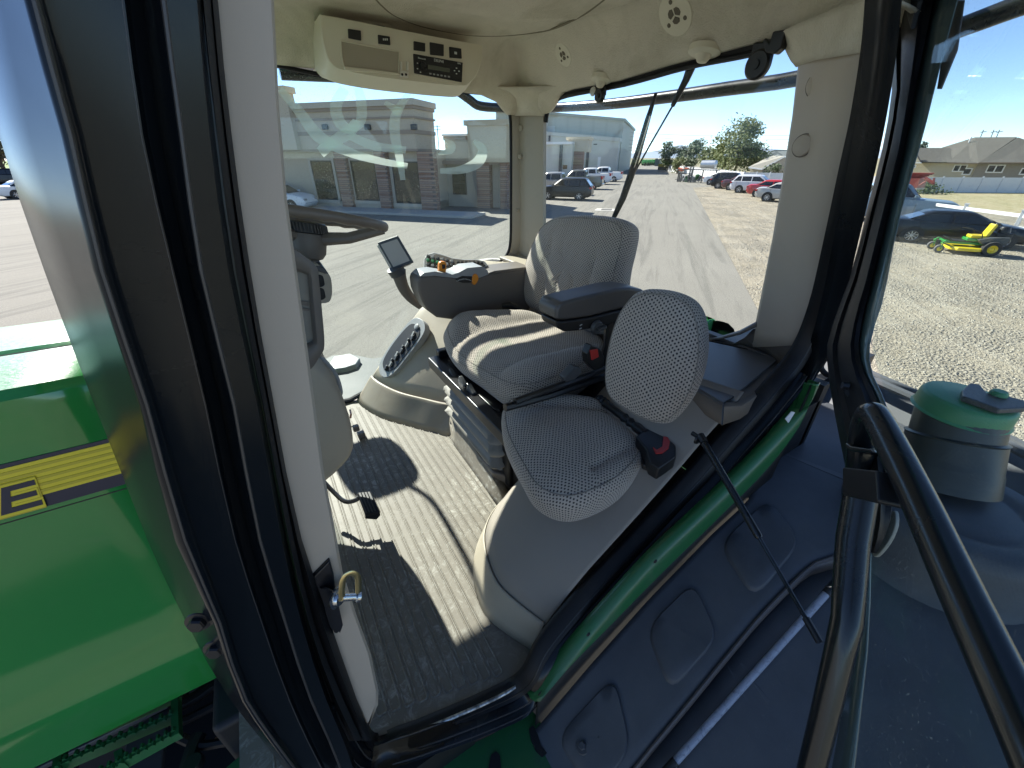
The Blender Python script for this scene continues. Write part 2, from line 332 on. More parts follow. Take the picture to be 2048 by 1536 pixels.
MT = dict(hoodm=hood_mat(), gsemi=mat('green_semi_gloss', (.018, .12, .036), .38, 0, .15, 4, coat=.25, dirt=(.05, .12, .06), dscale=14, dlo=.5, dhi=.85), pface=mat('pillar_gloss', (.008, .010, .013), .20, 0, .2, 3, spec=.25, dirt=(.03, .03, .03), dscale=2, dlo=.55, dhi=.95),

 fabric=fabric_mat(), floor=mat_floor(), fender=dusty_black(), asphalt=asphalt_mat(),
 glass=glass_mat('cab_glass', (.96, .985, .975), .012, .10, .9), glass_r=glass_mat('dusty_side_glass', (.95, .985, .975), .018, .60, .7), glass_b=glass_mat('rear_glass', (.97, .985, .98), .004, .04, .5, .010), glass_d=glass_mat('door_glass', (.93, .965, .955), .012, .30, .45),
 taupe=mat('taupe_plastic', (.44, .37, .29), .62, 0, .06, 3, .12, 600, .0008, dirt=(.25, .22, .18), dscale=4, dlo=.58, dhi=.9),
 beige=mat('beige_plastic', (.37, .325, .25), .5, 0, .06, 3, .1, 600, .0008, dirt=(.26, .23, .18), dscale=6, dlo=.55, dhi=.9),
 wallcloth=mat('ribbed_grey_trim', (.29, .255, .215), .85, 0, .08, 3, .2, 900, .001),
 head=mat('headliner_felt', (.62, .56, .45), .95, 0, .16, 7, .8, 210, .006, dirt=(.36, .32, .22), dscale=3.5, dlo=.48, dhi=.8),
 ohc=mat('overhead_plastic', (.62, .57, .44), .5, 0, .04, 3),
 brown=mat('brown_grey_plastic', (.145, .125, .105), .5, 0, .1, 4, .15, 700, .0006),
 dgrey=mat('dark_grey_plastic', (.060, .064, .068), .45, 0, .12, 5, .15, 700, .0006),
 lgrey=mat('light_grey_plastic', (.30, .31, .31), .45, 0, .06, 5),
 bpaint=mat('gloss_black_paint', (.008, .010, .012), .26, 0, .2, 4, coat=.15, dirt=(.030, .029, .027), dscale=3, dlo=.50, dhi=.95),
 bpillar=mat('pillar_black_paint', (.006, .008, .010), .21, 0, .3, 3, spec=.32, dirt=(.022, .020, .018), dscale=2.2, dlo=.5, dhi=.95),
 rubber=mat('black_rubber', (.009, .009, .010), .5, 0, .2, 6, .15, 300, .0008, spec=.3, dirt=(.045, .042, .038), dscale=8, dlo=.55, dhi=.9),
 bplas=mat('black_plastic', (.010, .010, .011), .42, 0, .2, 5),
 bsteel=mat('black_steel', (.012, .012, .014), .3, 0, .2, 5),
 green=mat('green_paint', (.028, .26, .048), .22, 0, .10, 2, coat=.5, dirt=(.05, .20, .06), dscale=5, dlo=.55, dhi=.98),
 greend=mat('green_steel', (.022, .14, .042), .45, 0, .15, 5, dirt=(.04, .09, .06), dscale=12, dlo=.5, dhi=.8),
 gcap=mat('green_plastic_cap', (.045, .24, .10), .45, 0, .12, 5, .1, 200, .001),
 yellow=mat('yellow_decal', (.72, .58, .035), .35, 0, .05, 3), yline=mat('ochre_decal', (.50, .40, .03), .35, 0, .05, 3),
 decal=mat('black_decal', (.020, .022, .045), .35, 0, .1, 3),
 chrome=mat('bare_metal', (.62, .62, .62), .25, 1, .05, 8), zinc=mat('zinc_gold', (.62, .52, .26), .3, 1, .25, 12), rodm=mat('grey_rod', (.30, .33, .40), .42, 0, .15, 40, dirt=(.10, .11, .13), dscale=60, dlo=.5, dhi=.7),
 red=mat('red_plastic', (.50, .035, .030), .4, 0, .05, 5), orange=mat('orange_plastic', (.75, .26, .02), .4, 0, .05, 5),
 screen=mat('screen', (.42, .38, .33), .25, 0, .12, 12), lcd=mat('radio_lcd', (.10, .11, .085), .25),
 keyw=mat('white_print', (.55, .56, .54), .5), greenkey=mat('green_key', (.05, .30, .12), .4),
 white=mat('white_paint', (.74, .74, .72), .35, 0, .04, 3, coat=.3), tyre=mat('tyre', (.022, .022, .022), .85), alloy=mat('alloy', (.55, .56, .58), .3, .8),
 carglass=mat('car_glass', (.015, .018, .022), .06, 0, .1, 3, coat=.5), tail=mat('tail_lamp', (.40, .02, .02), .2), blk=mat('dark_trim', (.014, .014, .014), .5),
 copper=mat('copper_hose', (.35, .16, .10), .5),
)
# ================================================================ ground and terrain
UR = Vector((math.sin(RAD(49.2)), math.cos(RAD(49.2)), 0)); VR = Vector((math.cos(RAD(49.2)), -math.sin(RAD(49.2)), 0))   # along the lane / to its right
def LP(u, v, z=0): return UR*u+VR*v+Vector((0, 0, z))
def uv_of(p): return p.dot(UR), p.dot(VR)
def sheet(name, poly, z, m, kind='structure', **k):
    mb = MB(); mb.add([(p[0], p[1], z) for p in poly], [tuple(range(len(poly)))]); return mb.build(name, m, sharp=0, kind=kind, **k)
mb = MB(); mb.add([(-1500, -1500, -.02), (2500, -1500, -.02), (2500, 2500, -.02), (-1500, 2500, -.02)], [(0, 1, 2, 3)])
mb.build('ground', ground_mat('far_ground', (.24, .21, .14), (.20, .21, .11), (.28, .25, .17), .3, 8, .3, .02), sharp=0, kind='structure')
e0 = PZ(1500, 590, 0); e1 = PZ(1384, 372, 0); ed = (e1-e0).normalized(); en = Vector((ed.y, -ed.x, 0))
ea = e0-ed*16; eb = e0+ed*46
# asphalt lot: left of the lane edge
sheet('asphalt_road', [ea, eb, LP(62, 8.5), LP(230, 6), LP(230, -80), LP(-60, -80), LP(-60, 0)], 0.0, MT['asphalt'])
gm = ground_mat('gravel', (.34, .295, .22), (.27, .235, .17), (.42, .375, .29), 5, 22, .9, .06, track=62)
sheet('gravel_lot', [ea+en*.0, eb, LP(62, 8.5), LP(230, 6), LP(230, 14), PZ(1486, 356, 0)+en*1, PZ(1845, 418, 0)+en*1.2, LP(14, 42), LP(-20, 42), LP(-40, 0)], 0.004, gm)
# larger stones near the tractor, loose on the gravel
gs = MB(); rnd = random.Random(3)
for i in range(12000):
    a = rnd.uniform(RAD(60), RAD(100)); r = 5+24*rnd.random()**1.3
    p = Vector((math.sin(a)*r, math.cos(a)*r, 0))
    if (p-e0).dot(en) < .3: continue
    s = rnd.uniform(.010, .028)*(1+r*.03); b = rnd.uniform(0, 6.28)
    vs = [p+Vector((math.cos(b+k*2.094)*s, math.sin(b+k*2.094)*s, 0)) for k in range(3)]+[p+Vector((0, 0, s*rnd.uniform(.5, .9)))]
    gs.add(vs, [(0, 1, 3), (1, 2, 3), (2, 0, 3)])
gs.build('gravel', mat('gravel_stones', (.33, .305, .25), .9, 0, .35, .7, coord='World'), sharp=0, kind='stuff')
grass = ground_mat('dry_grass', (.38, .32, .19), (.27, .25, .12), (.46, .40, .27), 1.6, 18, .9, .08)
sheet('dry_field', [PZ(1486, 353, 0)+en*1.2, PZ(1845, 416, 0)+en*1.5, LP(16, 42), LP(16, 90), LP(120, 90), LP(130, 14)], 0.008, grass)
# manhole and drain
def disc(name, c, r, m, h=.02, **k): mb = MB(); mb.lathe([(r*.02, h), (r*.9, h), (r, h*.4), (r, 0)], c, seg=32, cap=False); return mb.build(name, m, **k)
mp = PZ(985, 524, 0)
disc('concrete_ring', mp, .62, mat('concrete', (.44, .42, .37), .9), .012, label='round concrete collar round the manhole in the asphalt', cat='concrete collar')
t = disc('manhole_cover', mp+Vector((0, 0, .013)), .34, mat('cast_iron', (.13, .12, .11), .7, .4), .012, label='round iron manhole cover in the asphalt beside the cab', cat='manhole cover')
for k in range(-3, 4):
    mb = MB(); mb.box(mp+Vector((0, k*.085, .029)), (2*math.sqrt(.31**2-(k*.085)**2), .02, .008)); mb.build('rib', bpy.data.materials['cast_iron'], t)
dp = PZ(1213, 420, 0)
d = MB(); d.box(dp+Vector((0, 0, .01)), (1.5, 1.5, .02), Matrix.Rotation(RAD(-49), 3, 'Z')); t = d.build('drain_apron', bpy.data.materials['concrete'], label='square concrete apron with a storm drain grate by the black hatchback', cat='drain')
d = MB(); d.box(dp+Vector((0, 0, .03)), (.7, .7, .02), Matrix.Rotation(RAD(-49), 3, 'Z')); d.build('grate', bpy.data.materials['cast_iron'], t)
# far hills
hm = MB(); rows = [[], []]
for k in range(60):
    a = RAD(-60+k*3); r = 1900; x, y = math.sin(a)*r, math.cos(a)*r
    h = 26+12*math.sin(k*.7)+9*math.sin(k*1.9+1)+6*math.sin(k*3.1)
    rows[0].append(Vector((x, y, -2))); rows[1].append(Vector((x*1.06, y*1.06, h)))
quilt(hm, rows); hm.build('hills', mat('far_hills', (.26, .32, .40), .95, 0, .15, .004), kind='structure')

# ================================================================ tractor
T = empty('tractor', (1.0, 1.34, 0), label='green tractor seen through its open cab door, black pillars and long green hood', cat='tractor')
FL = 1.95
def rowx(tab):      # tab: list of (y, x) in the photograph; smooth cubic between the rows
    ys = np.array([a for a, b in tab], float); xs = np.array([b for a, b in tab], float); m = np.gradient(xs, ys)
    def f(y):
        if y <= ys[0]: return float(xs[0]+(y-ys[0])*m[0])
        if y >= ys[-1]: return float(xs[-1]+(y-ys[-1])*m[-1])
        i = int(np.searchsorted(ys, y)-1); i = max(0, min(len(ys)-2, i)); h = ys[i+1]-ys[i]; t = (y-ys[i])/h
        return float((2*t**3-3*t*t+1)*xs[i]+(t**3-2*t*t+t)*h*m[i]+(-2*t**3+3*t*t)*xs[i+1]+(t**3-t*t)*h*m[i+1])
    return f
ext = (-160, -60)
# near front pillar: painted sections, beads and grooves
S_ = dict(
 A=[(-200, -110), (0, -62), (250, 0), (540, 95), (810, 195), (950, 250), (1080, 300), (1246, 378), (1400, 465), (1480, 528), (1560, 590)],
 A2=[(-200, -30), (0, 10), (250, 62), (540, 150), (810, 242), (1080, 322), (1246, 402), (1400, 480), (1480, 534), (1560, 596)],
 B=[(-200, 20), (0, 56), (270, 130), (540, 193), (810, 284), (1080, 353), (1246, 432), (1400, 485), (1480, 540), (1560, 602)],
 Bm=[(-200, 32), (0, 68), (270, 141), (540, 204), (810, 294), (1080, 370), (1246, 440), (1400, 493), (1480, 547), (1560, 607)],
 Cc=[(-200, 46), (0, 82), (270, 153), (540, 217), (810, 306), (1080, 388), (1246, 450), (1400, 503), (1480, 556), (1560, 612)],
 C2=[(-200, 78), (0, 110), (270, 170), (540, 232), (810, 318), (1080, 398), (1246, 460), (1400, 512), (1480, 562), (1560, 617)],
 D=[(-200, 215), (0, 243), (270, 281), (540, 343), (810, 409), (1080, 469), (1246, 523), (1400, 578), (1480, 614), (1560, 655)],
 D2=[(-200, 225), (0, 252), (270, 290), (540, 351), (810, 417), (1080, 476), (1246, 529), (1400, 584), (1480, 620), (1560, 660)],
 E=[(-200, 262), (0, 286), (270, 322), (540, 378), (810, 442), (1080, 500), (1246, 551), (1400, 603), (1480, 640), (1560, 675)],
 E2=[(-200, 285), (0, 310), (270, 345), (540, 392), (810, 456), (1080, 511), (1246, 562), (1400, 613), (1480, 650), (1560, 683)],
 F=[(-200, 305), (0, 327), (270, 363), (540, 402), (810, 468), (1080, 520), (1246, 571), (1400, 622), (1480, 658), (1560, 690)],
 G=[(-200, 372), (0, 388), (270, 414), (540, 452), (810, 510), (1080, 560), (1246, 600), (1400, 650), (1480, 684), (1560, 712)],
 G2=[(-200, 382), (0, 397), (270, 424), (540, 462), (810, 519), (1080, 569), (1246, 608), (1400, 658), (1480, 692), (1560, 718)])
def col(k, y): return rowx(S_[k])(y)
ys = [-200, -100, 0, 135, 270, 405, 540, 675, 810, 945, 1080, 1165, 1246, 1325, 1400, 1440, 1480, 1520, 1560]
def pil(cols, name, m, **k):
    mb = MB(); rows = []
    for y in ys: rows.append([PY(col(c, y), y, Y) for c, Y in cols])
    quilt(mb, rows); return mb.build(name, m, T, solid=.004, sharp=50, **k)
pil([('A', .55), ('A', .50), ('A2', .435), ('B', .405), ('Bm', .392)], 'pillar_face', MT['pface'])
pil([('Bm', .392), ('Cc', .408), ('C2', .412), ('D', .418), ('D2', .440), ('E', .447), ('E2', .432), ('F', .424), ('G', .430), ('G2', .452)], 'front_pillar', MT['bpillar'])
seal = dict(a=[(-200, 386), (0, 399), (270, 427), (540, 464), (810, 521), (1080, 571), (1246, 611), (1400, 661), (1480, 700)], b=[(-200, 402), (0, 416), (270, 444), (540, 482), (810, 533), (1080, 586), (1246, 626), (1400, 685), (1480, 722)], c=[(-200, 420), (0, 431), (270, 459), (540, 497), (810, 545), (1080, 601), (1246, 658), (1400, 712), (1480, 742)])
mb = MB(); rows = []
for y in ys[:17]:
    f = lambda k: rowx(seal[k])(y)
    rows.append([PY(f('a'), y, .462), PY(lerp(f('a'), f('b'), .5), y, .450), PY(f('b'), y, .455), PY(f('b')+1, y, .470), PY(lerp(f('b'), f('c'), .6), y, .458), PY(f('c'), y, .468), PY(f('c')+1, y, .50)])
quilt(mb, rows); mb.build('pillar_seal', MT['rubber'], T, solid=.003, sharp=50)
# pillar trim (taupe)
tl = rowx([(-200, 420), (0, 430), (300, 462), (540, 497), (810, 545), (1056, 597), (1159, 626), (1275, 669), (1368, 700), (1450, 738)])
tr = rowx([(-200, 538), (0, 545), (400, 572), (600, 600), (760, 622), (972, 651), (1056, 668), (1144, 684), (1231, 712), (1381, 756), (1410, 755), (1450, 739)])
mb = MB(); rows = []
for y in [-200, 0, 200, 400, 540, 675, 810, 945, 1056, 1144, 1231, 1310, 1381, 1410, 1449]:
    a, b = tl(y)-3, tr(y); p = PY(b, y, .492)
    rows.append([PY(a, y, .484), PY(a+4, y, .478), PY(b-5, y, .478), p, p+Vector((-.012, .012, 0)), p+Vector((-.045, .10, 0)), p+Vector((-.10, .13, 0))])
quilt(mb, rows); mb.build('pillar_trim', MT['taupe'], T, solid=.002, sharp=50)
# two hex bolts low on the pillar
for (px, py) in ((383, 1243), (418, 1297)):
    p = PY(px+14, py, .418); mb = MB(); mb.lathe([(0, .008), (.008, .008), (.0095, .006), (.0095, 0)], p, (-.35, -1, .1), 6); b = mb.build('bolt', MT['bsteel'], T, sharp=20)
    mb = MB(); mb.lathe([(.009, .002), (.0135, .0015), (.014, 0)], p, (-.35, -1, .1), 20, False); mb.build('washer', MT['bsteel'], b)

edgem = mat('worn_edge_highlight', (.055, .050, .046), .4, 0, .4, 30)  # worn edges, with the highlight along ridges and lips painted in
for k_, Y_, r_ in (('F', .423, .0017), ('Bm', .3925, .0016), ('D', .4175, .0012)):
    mb = MB(); mb.tube([PY(col(k_, y), y, Y_) for y in ys], r_, 6); mb.build('edge_highlight', edgem, T)
mb = MB(); mb.tube([PY(rowx(seal['a'])(y), y, .458) for y in ys[:17]], .002, 6); mb.build('seal_lip', MT['bplas'], T)
# ---- door aperture frame: sill, rear lower slope and rear pillar
def path3(A, B_, Cc, n=6):
    """three pixel polylines of equal length -> smooth rows"""
    return
inner = [(700, 1368), (726, 1430), (752, 1478), (800, 1463), (850, 1445), (950, 1402), (1020, 1368), (1052, 1340), (1076, 1290), (1120, 1232), (1200, 1142), (1300, 1036), (1380, 945), (1445, 870), (1520, 785), (1590, 700), (1628, 610), (1660, 480), (1690, 345), (1716, 230), (1738, 100), (1748, 0), (1760, -150)]
mid = [(684, 1385), (708, 1450), (745, 1498), (800, 1484), (860, 1465), (958, 1428), (1036, 1395), (1070, 1365), (1094, 1318), (1140, 1258), (1225, 1165), (1322, 1060), (1405, 975), (1470, 898), (1548, 808), (1618, 715), (1655, 612), (1685, 480), (1712, 345), (1736, 230), (1758, 100), (1768, 0), (1780, -150)]
outer = [(655, 1420), (680, 1490), (728, 1545), (800, 1530), (875, 1505), (975, 1468), (1052, 1432), (1086, 1392), (1112, 1345), (1160, 1280), (1250, 1188), (1345, 1085), (1430, 1005), (1495, 930), (1574, 835), (1642, 735), (1684, 612), (1716, 480), (1748, 345), (1772, 230), (1792, 100), (1802, 0), (1815, -150)]
YS = [.510, .532, PZ(752, 1478, 1.957).y, PZ(800, 1463, 1.957).y, PZ(850, 1445, 1.957).y, PZ(950, 1402, 1.957).y, PZ(1020, 1368, 1.957).y, .456, .468, .480, .492]+[.5]*12
I3 = catmull([PY(x, y, Y) for (x, y), Y in zip(inner, YS)], 5); M3 = catmull([PY(x, y, Y-.028) for (x, y), Y in zip(mid, YS)], 5); O3 = catmull([PY(x, y, Y-.072 if k < 6 else max(Y-.072, (.405, .418)[min(k-6, 1)])) for k, ((x, y), Y) in enumerate(zip(outer, YS))], 5)
def off(a, b, t, d): p = a.lerp(b, t); return p+Vector((0, d, 0))
mb = MB(); quilt(mb, [[a+Vector((0, .014, 0)), a, off(a, m_, .25, -.016), off(a, m_, .5, -.020), off(a, m_, .72, -.012), off(a, m_, .8, .006)] for a, m_ in zip(I3, M3)]); mb.build('door_seal', MT['rubber'], T, solid=.003, sharp=60)
mb = MB(); quilt(mb, [[off(a, m_, .78, .010), off(a, m_, 1.0, .004), off(m_, o, .1, -.010), off(m_, o, .25, -.014), off(m_, o, .4, -.002), off(m_, o, .55, .004), off(m_, o, .75, -.004), off(m_, o, 1, 0), off(m_, o, 1, .05)] for a, m_, o in zip(I3, M3, O3)]); mb.build('door_frame', MT['bpillar'], T, solid=.004, sharp=50)
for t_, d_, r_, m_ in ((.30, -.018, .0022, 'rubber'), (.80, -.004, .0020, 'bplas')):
    mb = MB(); mb.tube([off(a, m2, t_, d_) for a, m2 in zip(I3, M3)], r_, 6); mb.build('seal_lip', edgem if m_ == 'bplas' else MT['bplas'], T)  # the lip in the edge colour is a painted highlight line
mb = MB(); mb.tube([off(m2, o, .22, -.014) for m2, o in zip(M3, O3)], .0018, 6); mb.build('frame_highlight', edgem, T)
mb = MB(); mb.tube([off(m2, o, .85, -.002) for m2, o in zip(M3, O3)], .0022, 6); mb.build('frame_highlight', edgem, T)
# bare worn metal strip on the sill
mb = MB(); a = [PZ(x, y, 1.962) for x, y in ((764, 1483), (850, 1453), (950, 1411), (1012, 1381), (1036, 1366))]; b = [PZ(x, y, 1.958) for x, y in ((766, 1490), (852, 1461), (953, 1419), (1016, 1388), (1040, 1370))]
quilt(mb, [[p, q] for p, q in zip(catmull(a, 4), catmull(b, 4))]); mb.build('sill_strip', mat('worn_aluminium', (.55, .57, .58), .3, 1, .2, 60, dirt=(.06, .055, .05), dscale=30, dlo=.42, dhi=.6), T, solid=.002)

# ---- floor mat with ribs
mb = MB(); ye = lambda X: interp(X, [-.35, -.07, .34, .62], [.575, .552, .449, .449])
mb.prism([(-.35, ye(-.35), FL-.03), (-.07, ye(-.07), FL-.03), (.34, ye(.34), FL-.03), (.62, .449, FL-.03), (.62, 2.22, FL-.03), (-.35, 2.22, FL-.03)], (0, 0, .03)); mb.bb(.62, 1.42, .5, 2.22, FL-.03, FL-.004); fm = mb.build('floor_mat', MT['floor'], T, bevel=0)
ribm = MT['floor']
k = 0; X = -.28
while X < .585:
    y0 = ye(X)+.042 if X < .27 else interp(X, [.27, .36, .46, .575], [.60, .80, .92, .985]); y1 = interp(X, [.18, .30, .42, .56], [2.15, 2.10, 1.90, 1.60])
    r_ = .0029; mb = MB(); zz = FL+.0006
    mb.tube([(X, y1, zz), (X, y0+.006, zz), (X+.003, y0, zz), (X+.0215, y0, zz), (X+.0245, y0+.006, zz), (X+.0245, y1, zz)], r_, 6, True, 1.0); mb.build('rib', ribm, fm, sharp=70); X += .0335
# raised edge kerb by the seat base and a moulded foot rest
mb = MB(); mb.add([PZ(977, 975, FL), PZ(985, 967, FL), PZ(905, 862, FL+.01), PZ(897, 868, FL)], [(0, 1, 2, 3)])
mb = MB(); a = [(.575, .97), (.585, 1.17), (.592, 1.52), (.60, 1.62)]
mb.loft([[Vector((x-.012, y, FL)), Vector((x, y, FL+.012)), Vector((x+.02, y, FL+h)), Vector((x+.05, y, FL+h))] for (x, y), h in zip(a, (.004, .06, .13, .15))], False); mb.build('mat_upstand', MT['floor'], fm, solid=.003)
p = PZ(1000, 1010, FL); mb = MB(); mb.box((.515, .905, FL+.018), (.022, .15, .036), Matrix.Rotation(RAD(8), 3, 'Z')); mb.build('mat_block', MT['floor'], fm, bevel=.004)
# ---- right-hand console over the far wheel arch (lofted)
def arch(name, Yw, side, zs, xf, inner_off, m, m2=None):
    """Yw: wall plane; side: +1 wall at far side, -1 near side"""
    rings = []
    for z in zs:
        x0 = interp(z, *xf); pts = []; kz = interp(z, [2.28, 2.45], [1.0, .38])
        ctl = [(x0, Yw), (x0+.015, Yw-side*.10), (x0+.075, Yw-side*.26), (x0+.17, Yw-side*.40), (x0+.27, Yw-side*inner_off[0]), (x0+.42, Yw-side*inner_off[1]), (1.42, Yw-side*inner_off[1])]; ctl = [(a, Yw-(Yw-b)*kz) for a, b in ctl]
        rings.append(catmull([Vector((min(a, 1.42), b, z)) for a, b in ctl], 5))
    mb = MB(); mb.loft(rings, False); return mb.build(name, m, T, solid=.004, sharp=40), rings
XR = ([1.95, 2.08, 2.2, 2.32, 2.43, 2.52, 2.60, 2.66], [.275, .375, .48, .60, .71, .86, 1.02, 1.14])
rc, rg = arch('wheel_arch_console', 2.2, 1, [2.085, 2.14, 2.2, 2.26, 2.32, 2.38, 2.43, 2.47, 2.52, 2.56, 2.60, 2.64, 2.66], XR, (.52, .62), MT['beige'])
mb = MB(); mb.bb(1.24, 1.42, 1.80, 2.2, 2.655, 2.672); mb.build('ledge', MT['beige'], rc, bevel=.006)
kick, _ = arch('console_kick_panel', 2.2, 1, [1.952, 1.98, 2.03, 2.07, 2.082, 2.088], ([1.95, 2.06, 2.08, 2.09], [.262, .350, .362, .376]), (.53, .63), mat('kick_plastic', (.27, .235, .175), .45, 0, .1, 3, dirt=(.17, .14, .10), dscale=5, dlo=.45, dhi=.8))
# side vent / fuse panel let into the console
def on_arch(px, py): return PP(px, py, (.55, 2.08, 2.27), (-.74, -.20, .64))
vp = [(826, 641), (845, 640), (853, 656), (846, 676), (812, 722), (790, 748), (772, 756), (762, 746), (764, 724), (790, 682)]
nv = Vector((-.74, -.20, .64)).normalized()
mb = MB(); mb.prism(catmull([on_arch(*p)+nv*.012 for p in vp], 4, True), -nv*.04); vpn = mb.build('switch_panel', MT['lgrey'], T, bevel=.003)
c0 = sum((on_arch(*p) for p in vp), Vector())/len(vp)
mb = MB(); mb.prism(catmull([c0+(on_arch(*p)-c0)*.80+nv*.016 for p in vp], 4, True), -nv*.02); mb.build('recess', MT['blk'], vpn, bevel=.001)
for k in range(11):
    t_ = k/10; p = on_arch(lerp(832, 778, t_)+(k % 2)*4, lerp(672, 738, t_))+nv*.022; mb = MB(); mb.box(p, (.012, .03, .012), nv.to_track_quat('Z', 'Y').to_matrix()); mb.build('knob', MT['lgrey'] if k % 3 == 0 else MT['dgrey'], vpn, bevel=.002)
p = on_arch(838, 656)+nv*.018; mb = MB(); mb.lathe([(.0, .006), (.012, .006), (.016, .004), (.017, 0)], p, nv, 18); mb.build('socket', MT['lgrey'], vpn)

# ---- near wheel arch with ribbed trim, kick panel and rear shelf
def near_ring(z):
    xw = interp(z, [1.95, 2.05, 2.18, 2.315, 2.42, 2.50, 2.56, 2.62], [.40, .405, .53, .72, .86, .955, 1.04, 1.10]); xm = interp(z, [1.95, 2.02, 2.08, 2.2, 2.3, 2.4, 2.62], [.325, .345, .375, .52, .66, .80, 1.06])
    return catmull([Vector((min(a, 1.42), b, z)) for a, b in ((xw, .508), (lerp(xw, xm, .55), .585), (xm, .68), (xm+.015, .78), (xm+.06, .88), (xm+.15, .955), (xm+.30, 1.0), (max(xm+.4, 1.0), 1.0), (1.42, 1.0))], 5)
mb = MB(); mb.loft([near_ring(z) for z in (2.062, 2.10, 2.15, 2.2, 2.25, 2.32, 2.38, 2.44, 2.50, 2.56, 2.61)], False); la_ = mb.build('near_wheel_arch', MT['wallcloth'], T, solid=.004, sharp=60)
mb = MB(); mb.loft([[p+Vector((-.006 if z > 2.0 else -.012, 0, 0)) for p in near_ring(z)] for z in (1.952, 1.99, 2.03, 2.06, 2.068)], False); mb.build('near_kick_panel', MT['beige'], T, solid=.004)
mb = MB(); mb.prism([PZ(x, y, 2.585) for x, y in ((1260, 640), (1415, 679), (1470, 671), (1508, 655), (1593, 687), (1565, 735), (1512, 788), (1474, 806), (1448, 808), (1385, 771), (1260, 700))], (0, 0, -.03)); sh = mb.build('rear_shelf', MT['brown'], T, bevel=.006)
mb = MB(); mb.prism([PZ(x, y, 2.597) for x, y in ((1340, 668), (1415, 682), (1562, 713), (1462, 796), (1446, 805), (1385, 769), (1320, 730))], (0, 0, -.008)); mb.build('storage_lid', mat('shelf_lid', (.135, .135, .135), .45, 0, .05, 3, .15, 700, .0006), sh, bevel=.003)
mb = MB(); quilt(mb, [[PZ(1320, 731, 2.594), PZ(1385, 770, 2.594), PZ(1446, 806, 2.594), PZ(1476, 804, 2.586), PZ(1530, 770, 2.586)], [PZ(1318, 738, 2.588), PZ(1383, 777, 2.588), PZ(1446, 814, 2.588), PZ(1482, 812, 2.58), PZ(1538, 776, 2.58)], [PZ(1312, 768, 2.54), PZ(1374, 808, 2.54), PZ(1444, 850, 2.54), PZ(1478, 838, 2.54), PZ(1545, 790, 2.54)]]); mb.build('lid_front', MT['brown'], sh, solid=.004)
mb = MB(); mb.tube([PZ(x, y, 2.594) for x, y in ((1340, 667), (1415, 681), (1563, 713), (1463, 797), (1447, 807), (1444, 850))], .0022, 6); mb.build('lid_gap', MT['blk'], sh)
mb = MB(); quilt(mb, [[PX(x, y, 1.40), PX(x, y+dy, 1.42)] for x, y, dy in ((1380, 684, -4), (1440, 678, -4), (1480, 668, -6), (1514, 652, -8))]); mb.build('shelf_upstand', MT['brown'], sh, solid=.006)
mb = MB(); tA, tC = PX(1508, 657, 1.42), PY(1596, 691, .514); bA, bB, bC = PZ(1462, 690, 2.588), PZ(1530, 708, 2.588), PZ(1576, 738, 2.588)
quilt(mb, [[tA, tA.lerp(tC, .5), tC], [tA.lerp(bA, .35)+Vector((0, 0, -.012)), tA.lerp(tC, .5).lerp(bB, .4)+Vector((0, 0, -.014)), tC.lerp(bC, .4)+Vector((0, 0, -.01))], [bA, bB, bC]]); mb.build('pillar_foot', MT['brown'], sh, solid=.004, sharp=80)
# rear wall below the window
mb = MB(); mb.bb(1.42, 1.45, .5, 2.25, FL, 2.60); mb.bb(1.42, 1.45, 1.0, 2.25, 2.60, 2.66); mb.build('rear_wall', MT['brown'], T)
mb = MB(); mb.bb(.95, 1.30, .42, .508, 1.6, 2.3); mb.build('side_skirt', MT['bplas'], T)
# ---- rear pillars
mb = MB(); rows = []
for y, xa, xb in ((100, 1603, 1738), (126, 1601, 1735), (230, 1589, 1716), (345, 1571, 1692), (480, 1548, 1662), (560, 1532, 1642), (620, 1520, 1625), (662, 1511, 1605), (690, 1506, 1592)):
    a = PX(xa, y, 1.42); b = PY(xb+4, y, .512); rows.append([a+Vector((.02, .015, 0)), a, a+Vector((-.018, -.012, 0)), a.lerp(b, .5)+Vector((-.01, -.008, 0)), b])
quilt(mb, rows); rp = mb.build('rear_pillar_trim', MT['taupe'], T, solid=.003)
a = PX(1590, 250, 1.42); b = PY(1715, 250, .512); pn = (b-a).cross(Vector((0, 0, 1))).normalized(); pn = -pn if pn.dot(O-a) < 0 else pn
for (px, py, r) in ((1637, 168, .030), (1606, 291, .027)):
    p = PP(px, py, a+Vector((-.016, -.010, 0)), pn); mb = MB(); nn_ = (pn*.8+(O-p).normalized()*.9).normalized(); mb.lathe([(0, .010), (r*.7, .009), (r*.92, .006), (r, 0), (r, -.03)], p, nn_, 28, False); sc_ = mb.build('screw_cap', MT['taupe'], rp); e1_ = nn_.orthogonal().normalized(); e2_ = nn_.cross(e1_); mb = MB(); mb.tube([p+e1_*math.cos(t_)*r*1.02+e2_*math.sin(t_)*r*1.02+nn_*.001 for t_ in np.linspace(0, 6.283, 25)], .0015, 5); mb.build('cap_edge', MT['brown'], rp)
